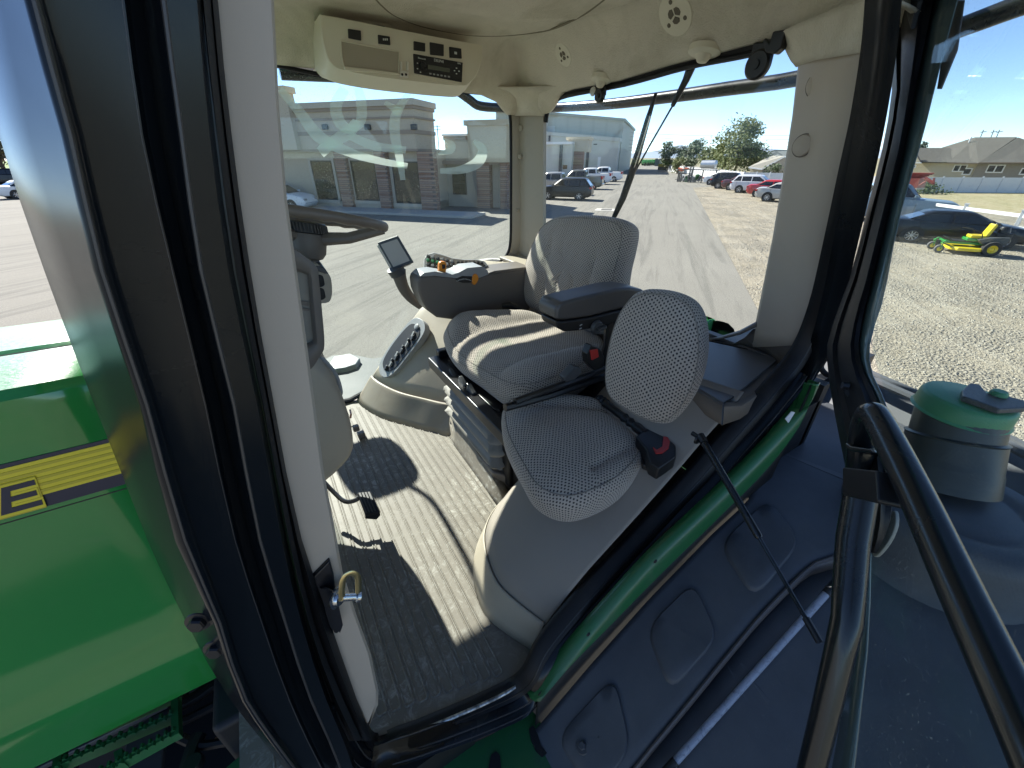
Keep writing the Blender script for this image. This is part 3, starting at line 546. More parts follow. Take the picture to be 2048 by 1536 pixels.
# far rear corner pillar (cream) and its screws
mb = MB(); rows = []
for y in (225, 232, 300, 400, 480, 505, 516, 524):
    e_ = max(0, (y-480)/44)**2*16; p0 = PY(1024-e_, y, 2.2); rows.append([p0+Vector((0, .02, 0)), p0, PX(1040-e_*.6, y, 1.38), PX(1056+e_*.3, y, 1.385), PX(1086+e_*.2, y, 1.42), PX(1086+e_*.2, y, 1.42)+Vector((.02, 0, 0))])
quilt(mb, rows); cp = mb.build('corner_pillar_trim', MT['beige'], T, solid=.003, sharp=50)
for (px, py, r, h) in ((1041, 256, .016, .006), (1041, 313, .014, .012), (1037, 420, .012, .02), (1037, 468, .008, .004)):
    p = PX(px, py, 1.375); mb = MB(); mb.lathe([(0, h), (r*.7, h), (r, h*.6), (r, 0)], p, (-1, -.25, 0), 18, False); mb.build('screw_cap', MT['beige'], cp)
# ---- headliner
def edge_rear(Y): return interp(Y, [.5, .72, .80, .86, 1.0, 1.25, 1.5, 1.8, 1.88, 1.93, 1.97, 2.0, 2.2], [3.44, 3.44, 3.475, 3.500, 3.495, 3.488, 3.472, 3.474, 3.468, 3.44, 3.41, 3.395, 3.395])
def edge_side(X): return interp(X, [-.3, .4, .95, 1.15, 1.24, 1.30, 1.42], [3.52, 3.52, 3.485, 3.475, 3.45, 3.40, 3.395])
def headz(X, Y):
    a = smooth01(1-(1.42-X)/.20); b = smooth01(1-(2.2-Y)/.20); c = smooth01(1-(Y-.5)/.16)
    z = 3.66
    s = max(a, b, c); tot = a+b+c+1e-6; e = (a*edge_rear(Y)+b*edge_side(X)+c*3.46)/tot
    z = lerp(z, e, s**1.1) if s > 0 else z
    # raised hatch panel outline
    hx_, hy_ = (X-.85)/.38, (Y-1.25)/.42; d = (abs(hx_)**3.2+abs(hy_)**3.2)**(1/3.2)
    z -= .022*smooth01((1.08-d)/.10)-.0
    return z
mb = MB(); rows = []
xsn = list(np.linspace(-.35, 1.1, 40))+list(np.linspace(1.12, 1.42, 26)); ysn = list(np.linspace(.5, .7, 14))+list(np.linspace(.72, 1.96, 60))+list(np.linspace(1.98, 2.2, 20))
for X in xsn: rows.append([Vector((X, Y, headz(X, Y))) for Y in ysn])
quilt(mb, rows); hl = mb.build('headliner', MT['head'], T, sharp=80, solid=.006)
def ceil_pt(px, py):
    d = ray(px, py); t = 1.0
    while t < 6:
        p = O+d*t
        if p.x > 1.42 or p.y > 2.2 or p.z > headz(p.x, p.y): return p
        t += .002
    return p
mb = MB(); cp_ = [(700, -60), (745, -12), (762, 8), (790, 30), (840, 50), (900, 63), (960, 70), (1030, 68), (1100, 58), (1160, 32), (1200, 4), (1240, -30)]
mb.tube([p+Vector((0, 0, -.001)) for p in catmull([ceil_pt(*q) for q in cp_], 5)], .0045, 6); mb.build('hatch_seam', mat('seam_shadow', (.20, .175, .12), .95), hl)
inn = [ceil_pt(lerp(x, 960, .06), lerp(y, -60, .08))+Vector((0, 0, -.004)) for x, y in cp_]
mb = MB(); quilt(mb, [[Vector((1.42, Y, edge_rear(Y))), Vector((1.44, Y, edge_rear(Y)+.004))] for Y in ysn]); mb.build('headliner_edge', MT['head'], hl, solid=.004)
mb = MB(); mb.bb(-.45, 1.62, .40, 2.66, 3.70, 3.90); mb.build('roof', MT['green'], T, bevel=.05, bseg=4)
mb = MB(); mb.bb(-.45, 1.60, 2.54, 2.66, 3.575, 3.70); mb.build('roof_sun_overhang', MT['rubber'], T, bevel=.02)  # unseen overhang, added and sized to cut the sun entering the cab
mb = MB(); mb.bb(-.45, 1.45, 2.2, 2.3, 3.52, 3.70); mb.bb(1.42, 1.5, .45, 2.3, 3.52, 3.70); mb.bb(-.45, 1.45, .42, .50, 3.50, 3.70); mb.build('roof_rail', MT['bpaint'], T, bevel=.008)
# flared pillar heads
for nm, pts in (('pillar_head', [(1030, 232, 1088, 232), (1029, 215, 1090, 218), (1020, 196, 1100, 205), (1000, 184, 1112, 190), (965, 172, 1140, 172)]),):
    mb = MB(); rows = []
    for i, (xa, ya, xb, yb) in enumerate(pts):
        p0 = PY(xa, ya, 2.195); p3 = PX(xb, yb, 1.415); c_ = Vector((1.34-i*.015, 2.08-i*.012, (p0.z+p3.z)/2+.0))
        rows.append(catmull([p0, p0.lerp(c_, .8)+Vector((.01, .01, 0)), p3.lerp(c_, .6), p3], 4))
    quilt(mb, rows); mb.build(nm, MT['head'], hl, solid=.004, sharp=80)
mb = MB(); rows = []
for i in range(6):
    t_ = i/5; l0 = PX(lerp(1601, 1566, t_**.7), lerp(130, 62, t_), 1.415-.05*t_); r0 = PY(lerp(1740, 1752, t_), lerp(103, -20, t_), .515+.03*t_); m0 = l0.lerp(r0, .5); m0 = m0+Vector((-.02, .01, 0))*(1-t_); rows.append(catmull([l0+Vector((.02, .02, 0)), l0, l0.lerp(m0, .5)+Vector((-.008, -.004, 0)), m0, r0], 4))
quilt(mb, rows); mb.build('pillar_head', MT['head'], hl, solid=.004, sharp=80)
# ---- glass and seals
wr = [(380, 90), (500, 112), (560, 132), (660, 152), (800, 168), (930, 183), (985, 190), (1010, 204), (1020, 232), (1022, 300), (1022, 400), (1021, 480), (1013, 510), (990, 528), (940, 545), (890, 575), (848, 622), (806, 668), (764, 730), (731, 785), (700, 800), (560, 830), (400, 840), (330, 400)]
P3 = [PY(x, y, 2.205) for x, y in wr]
mb = MB(); mb.prism([p+Vector((0, .012, 0)) for p in P3], (0, .004, 0)); gr = mb.build('side_window', MT['glass_r'], T, sharp=0)
mb = MB(); mb.tube(catmull(P3[:20], 4), .0085, 8); mb.build('window_seal', MT['rubber'], gr)
mb = MB(); sl_ = [PY(x, y, 2.21) for x, y in ((731, 783), (700, 800), (640, 812), (560, 830))]; mb.tube(sl_, .014, 8); mb.build('window_rail', MT['bplas'], gr)
rwp = [(1092, 245), (1095, 225), (1106, 206), (1135, 191), (1250, 168), (1372, 134), (1480, 112), (1560, 94), (1603, 85), (1603, 100), (1560, 400), (1512, 662), (1490, 672), (1430, 684), (1250, 640), (1150, 560), (1086, 515), (1086, 480)]
P4 = [PX(x, y, 1.435) for x, y in rwp]
mb = MB(); mb.prism([p+Vector((.012, 0, 0)) for p in P4], (.004, 0, 0)); gb = mb.build('rear_window', MT['glass_b'], T, sharp=0)
mb = MB(); mb.tube(catmull(P4[:8], 4), .010, 8); mb.tube([PX(x, y, 1.44) for x, y in ((1085, 250), (1083, 400), (1082, 512))], .004, 6); mb.build('window_seal', MT['rubber'], gb)
mb = MB(); quilt(mb, [[p+Vector((-.004, 0, 0)), p+Vector((.004, 0, .16))] for p in catmull(P4[1:9], 4)]); mb.build('window_header', MT['rubber'], gb, solid=.003)
# windscreen and front far pillar (hidden behind the near pillar from here)
mb = MB(); cv = [Vector((-.14-.12*math.sin(math.pi*t_), lerp(.57, 2.2, t_), 0)) for t_ in np.linspace(0, 1, 9)]
mb.loft([[p+Vector((0, 0, 2.05)) for p in cv], [p+Vector((.02, 0, 3.5)) for p in cv]], False); mb.build('windscreen', MT['glass'], T, solid=.004)
mb = MB(); mb.tube([(-.28, 2.2, 1.9), (-.28, 2.2, 2.7), (-.25, 2.2, 3.6)], .04, 10); mb.build('far_front_pillar', MT['bpaint'], T)
# reflections in the far side glass, painted as pale translucent ribbons
dm = NT('painted_reflection'); dm.N.remove(dm.b); a_ = dm.n('ShaderNodeBsdfTransparent'); a_.inputs[0].default_value = (.92, 1, .95, 1); b_ = dm.n('ShaderNodeBsdfDiffuse'); b_.inputs[0].default_value = (.72, .80, .74, 1); c_ = dm.n('ShaderNodeBsdfTranslucent'); c_.inputs[0].default_value = (.72, .80, .74, 1)
ad = dm.n('ShaderNodeAddShader'); dm.l(b_.outputs[0], ad.inputs[0]); dm.l(c_.outputs[0], ad.inputs[1]); mx = dm.n('ShaderNodeMixShader'); mx.inputs[0].default_value = .19; dm.l(a_.outputs[0], mx.inputs[1]); dm.l(ad.outputs[0], mx.inputs[2]); dm.l(mx.outputs[0], dm.out.inputs[0]); RFL = dm.m
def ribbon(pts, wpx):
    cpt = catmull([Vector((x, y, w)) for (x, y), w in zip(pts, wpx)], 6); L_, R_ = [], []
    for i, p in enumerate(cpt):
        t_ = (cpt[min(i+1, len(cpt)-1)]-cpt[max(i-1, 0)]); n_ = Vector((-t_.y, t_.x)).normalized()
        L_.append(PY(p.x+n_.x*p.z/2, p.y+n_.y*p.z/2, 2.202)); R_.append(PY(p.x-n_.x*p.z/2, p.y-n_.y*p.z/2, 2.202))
    mb = MB(); quilt(mb, [[a, b] for a, b in zip(L_, R_)]); mb.build('reflection_ribbon', RFL, gr, sharp=0)
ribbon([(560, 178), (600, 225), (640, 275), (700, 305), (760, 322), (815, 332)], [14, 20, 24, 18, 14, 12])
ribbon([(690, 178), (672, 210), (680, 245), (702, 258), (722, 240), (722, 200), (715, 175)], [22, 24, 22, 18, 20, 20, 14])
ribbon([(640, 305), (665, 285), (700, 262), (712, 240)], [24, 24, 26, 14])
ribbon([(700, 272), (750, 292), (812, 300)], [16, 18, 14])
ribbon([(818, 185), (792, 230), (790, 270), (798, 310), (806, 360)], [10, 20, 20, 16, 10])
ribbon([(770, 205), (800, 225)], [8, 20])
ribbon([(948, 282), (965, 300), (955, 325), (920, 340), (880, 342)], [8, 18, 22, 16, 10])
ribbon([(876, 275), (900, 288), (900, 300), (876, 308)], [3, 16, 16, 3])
# ================================================================ seats
def pillow(name, c, au, av, an, outline, T0, Tb, m, parent, extra=None, nr=12, nth=96, pw=3.2, uvo=(0, 0), edge=.75):
    """soft cushion: closed outline in (u, v) metres, crowned front and flatter back, one surface"""
    au, av, an = Vector(au).normalized(), Vector(av).normalized(), Vector(an).normalized(); c = Vector(c)
    P = catmull([Vector((a, b, 0)) for a, b in outline], max(2, nth//len(outline)), True); n = len(P)
    cu = sum(p.x for p in P)/n; cv = sum(p.y for p in P)/n
    mb = MB(); uv = []; rings = []
    prof = []
    ss = [0.004]+[.12+.88*(k/(nr))**.75 for k in range(0, nr+1)]
    for s in ss: prof.append((s, T0*(max(0, 1-s**pw))**(1/2.2), 1))
    for k in range(1, 7):
        a = k/6*math.pi/2; prof.append((1-.10*(1-math.cos(a))*edge, -Tb*math.sin(a)*.999, 0))
    prof += [(.8, -Tb*1.02, 0), (.4, -Tb*1.02, 0), (.004, -Tb*1.02, 0)]
    vs = []; arcs = [0.0]*n; last = None
    for i, (s, h, top) in enumerate(prof):
        ring = []
        for k, p in enumerate(P):
            u = cu+(p.x-cu)*s; v = cv+(p.y-cv)*s
            e = extra(u-cu, v-cv, s) if extra and top else 0
            e += top*.005*mnoise.noise(Vector((u*9, v*9, c.x*7)))*(1-s**4)+top*.0022*mnoise.noise(Vector((u*28, v*20, c.y*9)))
            q = c+au*u+av*v+an*(h+e); ring.append(q)
            if last is not None: arcs[k] += (q-last[k]).length
            d = Vector((p.x-cu, p.y-cv)); dl = d.length; d = d/dl if dl else d
            uv.append((cu+d.x*(arcs[k]+.02*dl)+uvo[0], cv+d.y*(arcs[k]+.02*dl)+uvo[1]))
        last = ring; rings.append(ring)
    mb.loft(rings, True, True); mb.uv = uv
    o = mb.build(name, m, parent, sharp=80, solid=0)
    # piping seam along the edge
    s = .93; seam = []
    for p in P:
        u = cu+(p.x-cu)*s; v = cv+(p.y-cv)*s; h = T0*(1-s**pw)**(1/2.2)+(extra(u-cu, v-cv, s) if extra else 0)
        seam.append(c+au*u+av*v+an*(h+.0005))
    mb = MB(); mb.tube(seam+[seam[0]], .0017, 6, False); mb.build('seam', bpy.data.materials['seam_piping'], o)
    return o
mat('seam_piping', (.22, .195, .165), .9)
FAB = MT['fabric']
def trace(pts, p0, au, av):
    au, av = Vector(au).normalized(), Vector(av).normalized(); n = au.cross(av); p0 = Vector(p0); out = []
    for x, y in pts: q = PP(x, y, p0, n)-p0; out.append((q.dot(au), q.dot(av)))
    return out
def shrink(o, k):
    cu = sum(a for a, b in o)/len(o); cv = sum(b for a, b in o)/len(o); return [(cu+(a-cu)*k, cv+(b-cv)*k) for a, b in o]
# ---- driver seat: base frame mesh with sub-parts
mb = MB(); mb.bb(.56, 1.30, .96, 1.66, 2.335, 2.365); mb.bb(.55, .60, .94, 1.68, 2.325, 2.375); mb.bb(.60, 1.34, .90, .94, 2.34, 2.40); mb.bb(.60, 1.3, 1.66, 1.70, 2.34, 2.40)
ds = mb.build('driver_seat', MT['bsteel'], T, bevel=.006)
# bellows
rings = []
nz = 34
for i in range(nz+1):
    z = lerp(2.02, 2.335, i/nz); w_ = .5+.5*math.cos(i/nz*2*math.pi*5.0); g = .038*w_ if 2 < i < nz-1 else .01
    x0, x1, y0, y1 = .625-g, 1.20+g, 1.15-g, 1.62+g; r = .06; ring = []
    for cx, cy, a0 in ((x1-r, y1-r, 0), (x0+r, y1-r, 90), (x0+r, y0+r, 180), (x1-r, y0+r, 270)):
        for k in range(8):
            a = RAD(a0+k*90/7); ring.append(Vector((cx+r*math.cos(a)+.006*math.sin(k*2+i), cy+r*math.sin(a), z+.010*math.sin(cx*9+cy*14+a*2)*w_)))
    rings.append(ring)
mb = MB(); mb.loft(rings, True, True); mb.build('bellows', mat('bellows_rubber', (.20, .185, .16), .55, 0, .12, 4, dirt=(.30, .275, .22), dscale=5, dlo=.45, dhi=.8), ds, sharp=70)
mb = MB(); mb.prism([(.605, 1.16, FL), (.605, 1.62, FL), (1.22, 1.62, FL), (1.22, 1.03, FL), (.70, 1.03, FL)], (0, 0, .085)); mb.build('plinth', MT['brown'], ds, bevel=.01)
mb = MB(); mb.bb(.64, .80, 1.08, 1.14, 1.99, 2.20); mb.bb(.66, 1.25, 1.02, 1.10, FL, 2.16); mb.build('plinth_side', MT['rubber'], ds, bevel=.008)
# cushion traced at seat height
zc = 2.475
co_ = [(884, 672), (893, 652), (925, 640), (1010, 637), (1080, 640), (1150, 655), (1196, 672), (1214, 692), (1206, 724), (1160, 762), (1105, 786), (1060, 795), (1015, 784), (960, 746), (905, 706)]
ol = [((PZ(x, y, zc).x), PZ(x, y, zc).y) for x, y in co_]
oc = Vector((sum(a for a, b in ol)/len(ol), sum(b for a, b in ol)/len(ol), zc)); ol = [((a-oc.x)*.985, (b-oc.y)*.985) for a, b in ol]
def seat_extra(u, v, s):
    z = -.030*math.exp(-((v/.19)**2+((u-.02)/.30)**2))          # hollow where one sits
    z += .030*smooth01((abs(v)-.16)/.10)*smooth01((1.0-s)/.15)*smooth01((u+.30)/.12)   # side bolsters
    z -= .028*smooth01((-u-.10)/.25)
    z -= .006*math.exp(-(((abs(v)-.175)/.012)**2))*smooth01((.95-s)/.1)
    return z
cu1 = pillow('cushion', oc, (1, 0, 0), (0, 1, 0), (0, 0, 1), ol, .062, .085, FAB, ds, seat_extra, nr=16, nth=140)
# backrest
bp0 = Vector((1.205, 1.42, 2.46)); bau = Vector((.16, 0, 1)); bav = Vector((-.02, 1, 0))
bo = [(1052, 606), (1050, 560), (1056, 515), (1070, 478), (1086, 448), (1112, 432), (1150, 427), (1195, 428), (1235, 433), (1258, 444), (1264, 462), (1258, 500), (1248, 545), (1242, 600), (1240, 660), (1200, 672), (1130, 650), (1078, 628)]
bol = shrink(trace(bo, bp0, bau, bav), .975)
def back_extra(u, v, s):
    z = .020*smooth01((abs(v)-.13)/.10)*smooth01((1-s)/.2)*smooth01((.1-u)/.2)
    z -= .010*math.exp(-((abs(v)-.055)/.010)**2)*smooth01((.12-u)/.12)*smooth01((u+.24)/.1)
    z -= .010*math.exp(-((abs(v)-.155)/.010)**2)*smooth01((.16-u)/.12)*smooth01((.97-s)/.1)
    z -= .010*math.exp(-((u-.16)/.03)**2)*smooth01((abs(v)-.10)/.05)*0
    return z
bn = bau.normalized().cross(bav.normalized()); bn = bn if bn.x < 0 else -bn
br = pillow('backrest', bp0, bau, bav, bn, bol, .055, .075, FAB, ds, back_extra, nr=16, nth=140)
# seat controls: belt buckle, lever, handle at the front, rail
def slab(px, axis, val, vec, name, m, par, bevel=.004, sm=0, **k):
    f = {'X': PX, 'Y': PY, 'Z': PZ}[axis]; P = [f(x, y, val) for x, y in px]
    if sm: P = catmull(P, sm, True)
    mb = MB(); mb.prism(P, vec); return mb.build(name, m, par, bevel=bevel, **k)
bk = slab([(1183, 690), (1200, 697), (1210, 715), (1207, 735), (1190, 742), (1176, 728), (1174, 708)], 'Y', .90, (0, .03, 0), 'belt_buckle', MT['bplas'], ds, .004)
slab([(1181, 701), (1196, 698), (1198, 714), (1184, 721)], 'Y', .896, (0, .02, 0), 'release_button', MT['red'], ds, .002)
slab([(1128, 756), (1150, 733), (1162, 736), (1165, 745), (1150, 760), (1132, 765)], 'Y', .895, (0, .03, 0), 'tilt_lever', MT['dgrey'], ds, .005)
mb = MB(); a, b = PZ(932, 728, 2.385), PZ(955, 756, 2.36); mb.tube([a, a.lerp(b, .5)+Vector((-.01, 0, .004)), b], [.010, .014, .010], 10); mb.build('slide_handle', MT['chrome'], ds)
mb = MB(); mb.prism([PZ(x, y, 2.372) for x, y in ((890, 728), (903, 724), (1010, 806), (1000, 822), (985, 816))], (0, 0, -.035)); mb.build('front_plate', MT['bsteel'], ds, bevel=.006)
for q in ((905, 752), (925, 768), (942, 784)):
    p = PX(q[0], q[1], .585); mb = MB(); mb.box(p, (.02, .055, .05), Matrix.Rotation(RAD(25), 3, 'X')); mb.build('clip', MT['dgrey'], ds, bevel=.006)
mb = MB(); mb.tube([PY(1010, 815, .94), PY(1100, 790, .94), PY(1210, 752, .94)], .014, 8); mb.tube([PY(1030, 803, .93), PY(1210, 738, .93)], .012, 8); mb.build('seat_rail', MT['bsteel'], ds)
mb = MB(); mb.tube([PY(1004, 612, 1.72), PY(1020, 610, 1.70), PY(1038, 618, 1.68), (PY(1062, 636, 1.62))], [.014, .020, .016, .018], 10); mb.build('belt_anchor', MT['bplas'], ds)
# ---- left armrest
ay = .985
ap = [(1112, 640), (1113, 618), (1122, 606), (1150, 598), (1200, 586), (1235, 577), (1262, 575), (1290, 580), (1290, 610), (1245, 618), (1180, 634), (1130, 641)]
mb = MB(); mb.prism([PY(x, y, ay) for x, y in ap], (0, .105, 0)); arm = mb.build('armrest', mat('armrest_vinyl', (.085, .078, .072), .42, 0, .1, 4, .15, 800, .0005), ds, bevel=.012, bseg=3)
bp_ = [(1113, 643), (1135, 642), (1185, 634), (1250, 618), (1290, 612), (1290, 640), (1215, 652), (1160, 662), (1130, 664), (1116, 657)]
mb = MB(); mb.prism([PY(x, y, ay) for x, y in bp_], (0, .095, 0)); mb.build('armrest_underside', MT['bplas'], arm, bevel=.008, bseg=3)
mb = MB(); p = PY(1192, 654, ay-.004); mb.lathe([(0, .012), (.020, .012), (.024, .008), (.026, 0)], p, (0, -1, 0), 24); kn = mb.build('adjuster_knob', MT['dgrey'], arm)
mb = MB(); mb.box(p+Vector((.01, -.018, 0)), (.035, .018, .012), Matrix.Rotation(RAD(-10), 3, 'Y')); mb.build('adjuster_grip', MT['dgrey'], arm, bevel=.003)
mb = MB()
for q in ((1162, 650), (1161, 657)): mb.box(PY(q[0], q[1], ay-.002), (.010, .002, .003), Matrix.Rotation(RAD(-15), 3, 'Y'))
mb.build('printed_mark', MT['keyw'], arm)
mb = MB(); mb.tube([PY(1222, 640, 1.0), PY(1218, 690, 1.0), PY(1200, 760, 1.02)], .022, 10); mb.build('armrest_bracket', MT['bsteel'], ds)

# ---- passenger seat
mb = MB(); mb.bb(.62, 1.0, .62, 1.0, 2.30, 2.36); bs = mb.build('passenger_seat', MT['bplas'], T, bevel=.01)
zc = 2.415
pc = [(1000, 832), (1010, 814), (1045, 806), (1100, 801), (1160, 803), (1200, 816), (1245, 850), (1280, 878), (1294, 900), (1284, 932), (1250, 972), (1200, 1002), (1145, 1017), (1098, 1008), (1062, 982), (1040, 945), (1018, 905), (1003, 868)]
ol = [((PZ(x, y, zc).x), PZ(x, y, zc).y) for x, y in pc]
oc = Vector((sum(a for a, b in ol)/len(ol), sum(b for a, b in ol)/len(ol), zc)); ol = [((a-oc.x)*.975, (b-oc.y)*.975) for a, b in ol]
ua = (oc-PZ(1200, 990, zc)).normalized()
def pex(u, v, s):
    q = oc+Vector((u, v, 0)); z = 0
    f0 = PZ(1045, 815, zc); f1 = PZ(1200, 820, zc)          # raised back roll
    d = (q-f0).cross((f1-f0).normalized()).z; z += .018*smooth01((.055-abs(d-.0))/.05)*smooth01((1-s)/.1)
    z -= .010*math.exp(-((abs(d)-.062)/.010)**2)
    g0 = PZ(1180, 960, zc); g1 = PZ(1290, 895, zc)
    e = (q-g0).cross((g1-g0).normalized()).z; z -= .012*math.exp(-((e)/.012)**2)*smooth01((s-.35)/.2)*(1 if (q-g0).dot(g1-g0) > 0 else 0)
    z -= .015*smooth01((-(q.x-oc.x)-.05)/.2)
    return z
pillow('cushion', oc, (1, 0, 0), (0, 1, 0), (0, 0, 1), ol, .055, .075, FAB, bs, pex, nr=14, nth=140)
pp0 = Vector((.835, .65, 2.662)); pn0 = (Vector((-.93, -.32, .22))).normalized(); pau = (Vector((0, 0, 1))-pn0*pn0.z).normalized(); pav = pau.cross(pn0).normalized()
po = [(1262, 588), (1282, 577), (1305, 573), (1345, 577), (1382, 592), (1403, 618), (1413, 660), (1413, 710), (1403, 760), (1385, 802), (1358, 838), (1335, 852), (1300, 848), (1255, 826), (1222, 800), (1210, 770), (1211, 720), (1222, 665), (1240, 618)]
pol = shrink(trace(po, pp0, pau, pav), .965)
def pbx(u, v, s):
    z = -.012*math.exp(-((v+.02)/.15)**2-((u)/.2)**2)
    z -= .008*math.exp(-((v*pav.y+.10)/.012)**2)*smooth01((.05-u)/.08)*smooth01((u+.2)/.06)
    z -= .007*math.exp(-((v*pav.y-.02)/.012)**2)*smooth01((-.03-u)/.08)*smooth01((u+.2)/.06)
    return z
pb = pillow('backrest', pp0, pau, pav, pn0, pol, .060, .07, FAB, bs, pbx, nr=14, nth=140)
# hinge tube, buckle
a, b = PZ(1196, 795, 2.46), PZ(1290, 868, 2.46)
mb = MB(); mb.tube([a.lerp(b, t) for t in (0, .05, .08, .12, .15, .19, .24, .55, .60, .66, .72, .78, .84, 1)], [.010, .016, .012, .017, .012, .017, .013, .013, .017, .012, .017, .012, .017, .014], 14); mb.build('hinge_bar', MT['bplas'], bs)
mb = MB(); mb.tube([PZ(1330, 862, 2.45), PZ(1350, 860, 2.45)], .012, 10); mb.build('hinge_end', MT['bplas'], bs)
ax = (PZ(1340, 905, 2.47)-PZ(1285, 860, 2.47)).normalized(); R = Matrix((ax, Vector((0, 0, 1)).cross(ax), Vector((0, 0, 1)))).transposed()
mb = MB(); mb.prism([PZ(x, y, 2.47) for x, y in ((1272, 872), (1297, 850), (1325, 866), (1352, 890), (1353, 912), (1330, 928), (1318, 936), (1300, 925), (1292, 898))], (0, 0, -.045)); bk = mb.build('belt_buckle', MT['bplas'], bs, bevel=.006, bseg=3)
mb = MB(); mb.prism([PZ(x, y, 2.474) for x, y in ((1306, 893), (1314, 899), (1325, 892), (1327, 872), (1336, 874), (1340, 882), (1337, 896), (1325, 905), (1312, 906))], (0, 0, -.006)); mb.build('release_button', MT['red'], bs, bevel=.0015)
mb = MB(); mb.prism([PZ(x, y, 2.43) for x, y in ((1282, 905), (1300, 925), (1340, 925), (1358, 900), (1350, 930), (1312, 938), (1285, 928))], (0, 0, -.02)); mb.build('buckle_base', MT['bsteel'], bs, bevel=.004)
p = PZ(1302, 923, 2.434); mb = MB(); mb.lathe([(0, .008), (.008, .008), (.010, 0)], p, (0, 0, 1), 6); mb.build('bolt', MT['chrome'], bs)

# ================================================================ right-hand armrest console with controls
CY = 1.80
cs = [(836, 566), (838, 556), (846, 552), (868, 550), (905, 553), (950, 557), (975, 548), (990, 546), (1062, 537), (1066, 600), (1056, 632), (1010, 640), (905, 640), (875, 636), (856, 622), (846, 605), (838, 585)]
mb = MB(); mb.prism([PY(x, y, CY) for x, y in cs], (0, .13, 0)); con = mb.build('armrest_console', MT['brown'], T, bevel=.014, bseg=3)
top = [PY(x, y, CY+.0) for x, y in ((978, 546), (990, 542), (1062, 533), (1062, 541), (990, 549))]
mb = MB(); mb.prism(top, (0, .15, 0)); mb.build('armrest_pad', MT['brown'], con, bevel=.008, bseg=3)
# silver control deck
tp = [PY(x, y, CY-.004) for x, y in ((839, 554), (848, 546), (870, 543), (905, 549), (918, 545), (935, 536), (965, 533), (976, 541), (978, 549), (960, 556), (930, 560), (905, 556), (870, 552))]
mb = MB(); mb.prism(tp, (0, .11, 0)); mb.build('control_deck', MT['lgrey'], con, bevel=.004)
# levers
def lever(px, name, m, Y, vec=(0, .022, 0), b=.005): return slab(px, 'Y', Y, vec, name, m, con, b, 3)
lever([(879, 527), (885, 523), (893, 526), (893, 540), (890, 552), (883, 556), (877, 551), (878, 538)], 'hand_lever', MT['orange'], CY+.03)
slab([(884, 529), (891, 529), (891, 537), (885, 538)], 'Y', CY+.028, (0, .01, 0), 'thumb_button', MT['blk'], con, .001)
lever([(945, 556), (950, 548), (956, 551), (957, 560), (950, 570), (945, 566)], 'throttle_lever', MT['orange'], CY-.012)
slab([(912, 558), (925, 552), (945, 553), (950, 561), (940, 566), (925, 566), (915, 562)], 'Y', CY-.008, (0, .04, 0), 'lever_quadrant', MT['blk'], con, .004)
for i in range(12):
    t_ = i/11; p = PY(914+t_*30, 562-4*math.sin(math.pi*t_), CY-.010); mb = MB(); mb.box(p, (.003, .002, .004)); mb.build('scale_mark', MT['keyw'], con)
for i in range(6):
    p = PY(842+i*5.2, 549-i*.6, CY+.06+i*.004); mb = MB(); mb.tube([p, p+Vector((0, .07, .006))], .0045, 6); mb.build('lever_tip', MT['blk'], con)
for i in range(4):
    p = PY(918+i*7, 540-i*1.2, CY+.05); mb = MB(); mb.tube([p, p+Vector((.004, .07, .004))], .005, 6); mb.build('lever_tip', MT['blk'], con)
# keypad console beyond
kp0 = PY(880, 530, 1.92)
kz = 2.84
kpo = [(846, 540), (847, 518), (853, 508), (868, 504), (885, 508), (905, 515), (930, 518), (955, 518), (970, 522), (978, 532), (960, 538), (930, 542), (905, 548), (880, 552), (860, 552)]
kn = Vector((-.35, -.55, .76)).normalized(); kref = PY(905, 524, 2.0)
mb = MB(); mb.prism([PP(x, y, kref, kn) for x, y in kpo], -kn*.03); kpd = mb.build('keypad', MT['lgrey'], con, bevel=.006, bseg=3)
mb = MB(); mb.prism([PP(912+(x-912)*.90, 529+(y-529)*.84, kref+kn*.002, kn) for x, y in kpo], -kn*.004); mb.build('keypad_face', MT['brown'], con, bevel=.001)
KR = kn.to_track_quat('Z', 'Y').to_matrix()
def key(x, y, sx, sy, m, rnd_=False):
    p = PP(x, y, kref+kn*.006, kn); mb = MB()
    if rnd_: mb.lathe([(0, .006), (sx*.7, .006), (sx, .003), (sx, -.004)], p, kn, 14)
    else: mb.box(p, (sx, sy, .009), KR)
    mb.build('key', m, con, bevel=0 if rnd_ else .0015, bseg=1)
for i, y0 in enumerate((512, 520, 529, 537, 545)):
    for j in range(6):
        x = 856+j*9.5; y = y0+j*2.1+(i > 2)*.5
        if y > 548: continue
        key(x, y, .0085, 0, MT['greenkey'] if (i == 1 and j < 3) else (MT['lgrey'] if (i+j) % 2 else MT['dgrey']), True)
for i in range(2):
    for j in range(7): key(916+j*8, 523.5+i*8+(j*.2), .013, .012, MT['blk'] if (i+j) % 3 else MT['dgrey'])
for i in range(2):
    for j in range(4): key(942+j*8.4, 522.5+i*8, .003, .003, MT['keyw'])
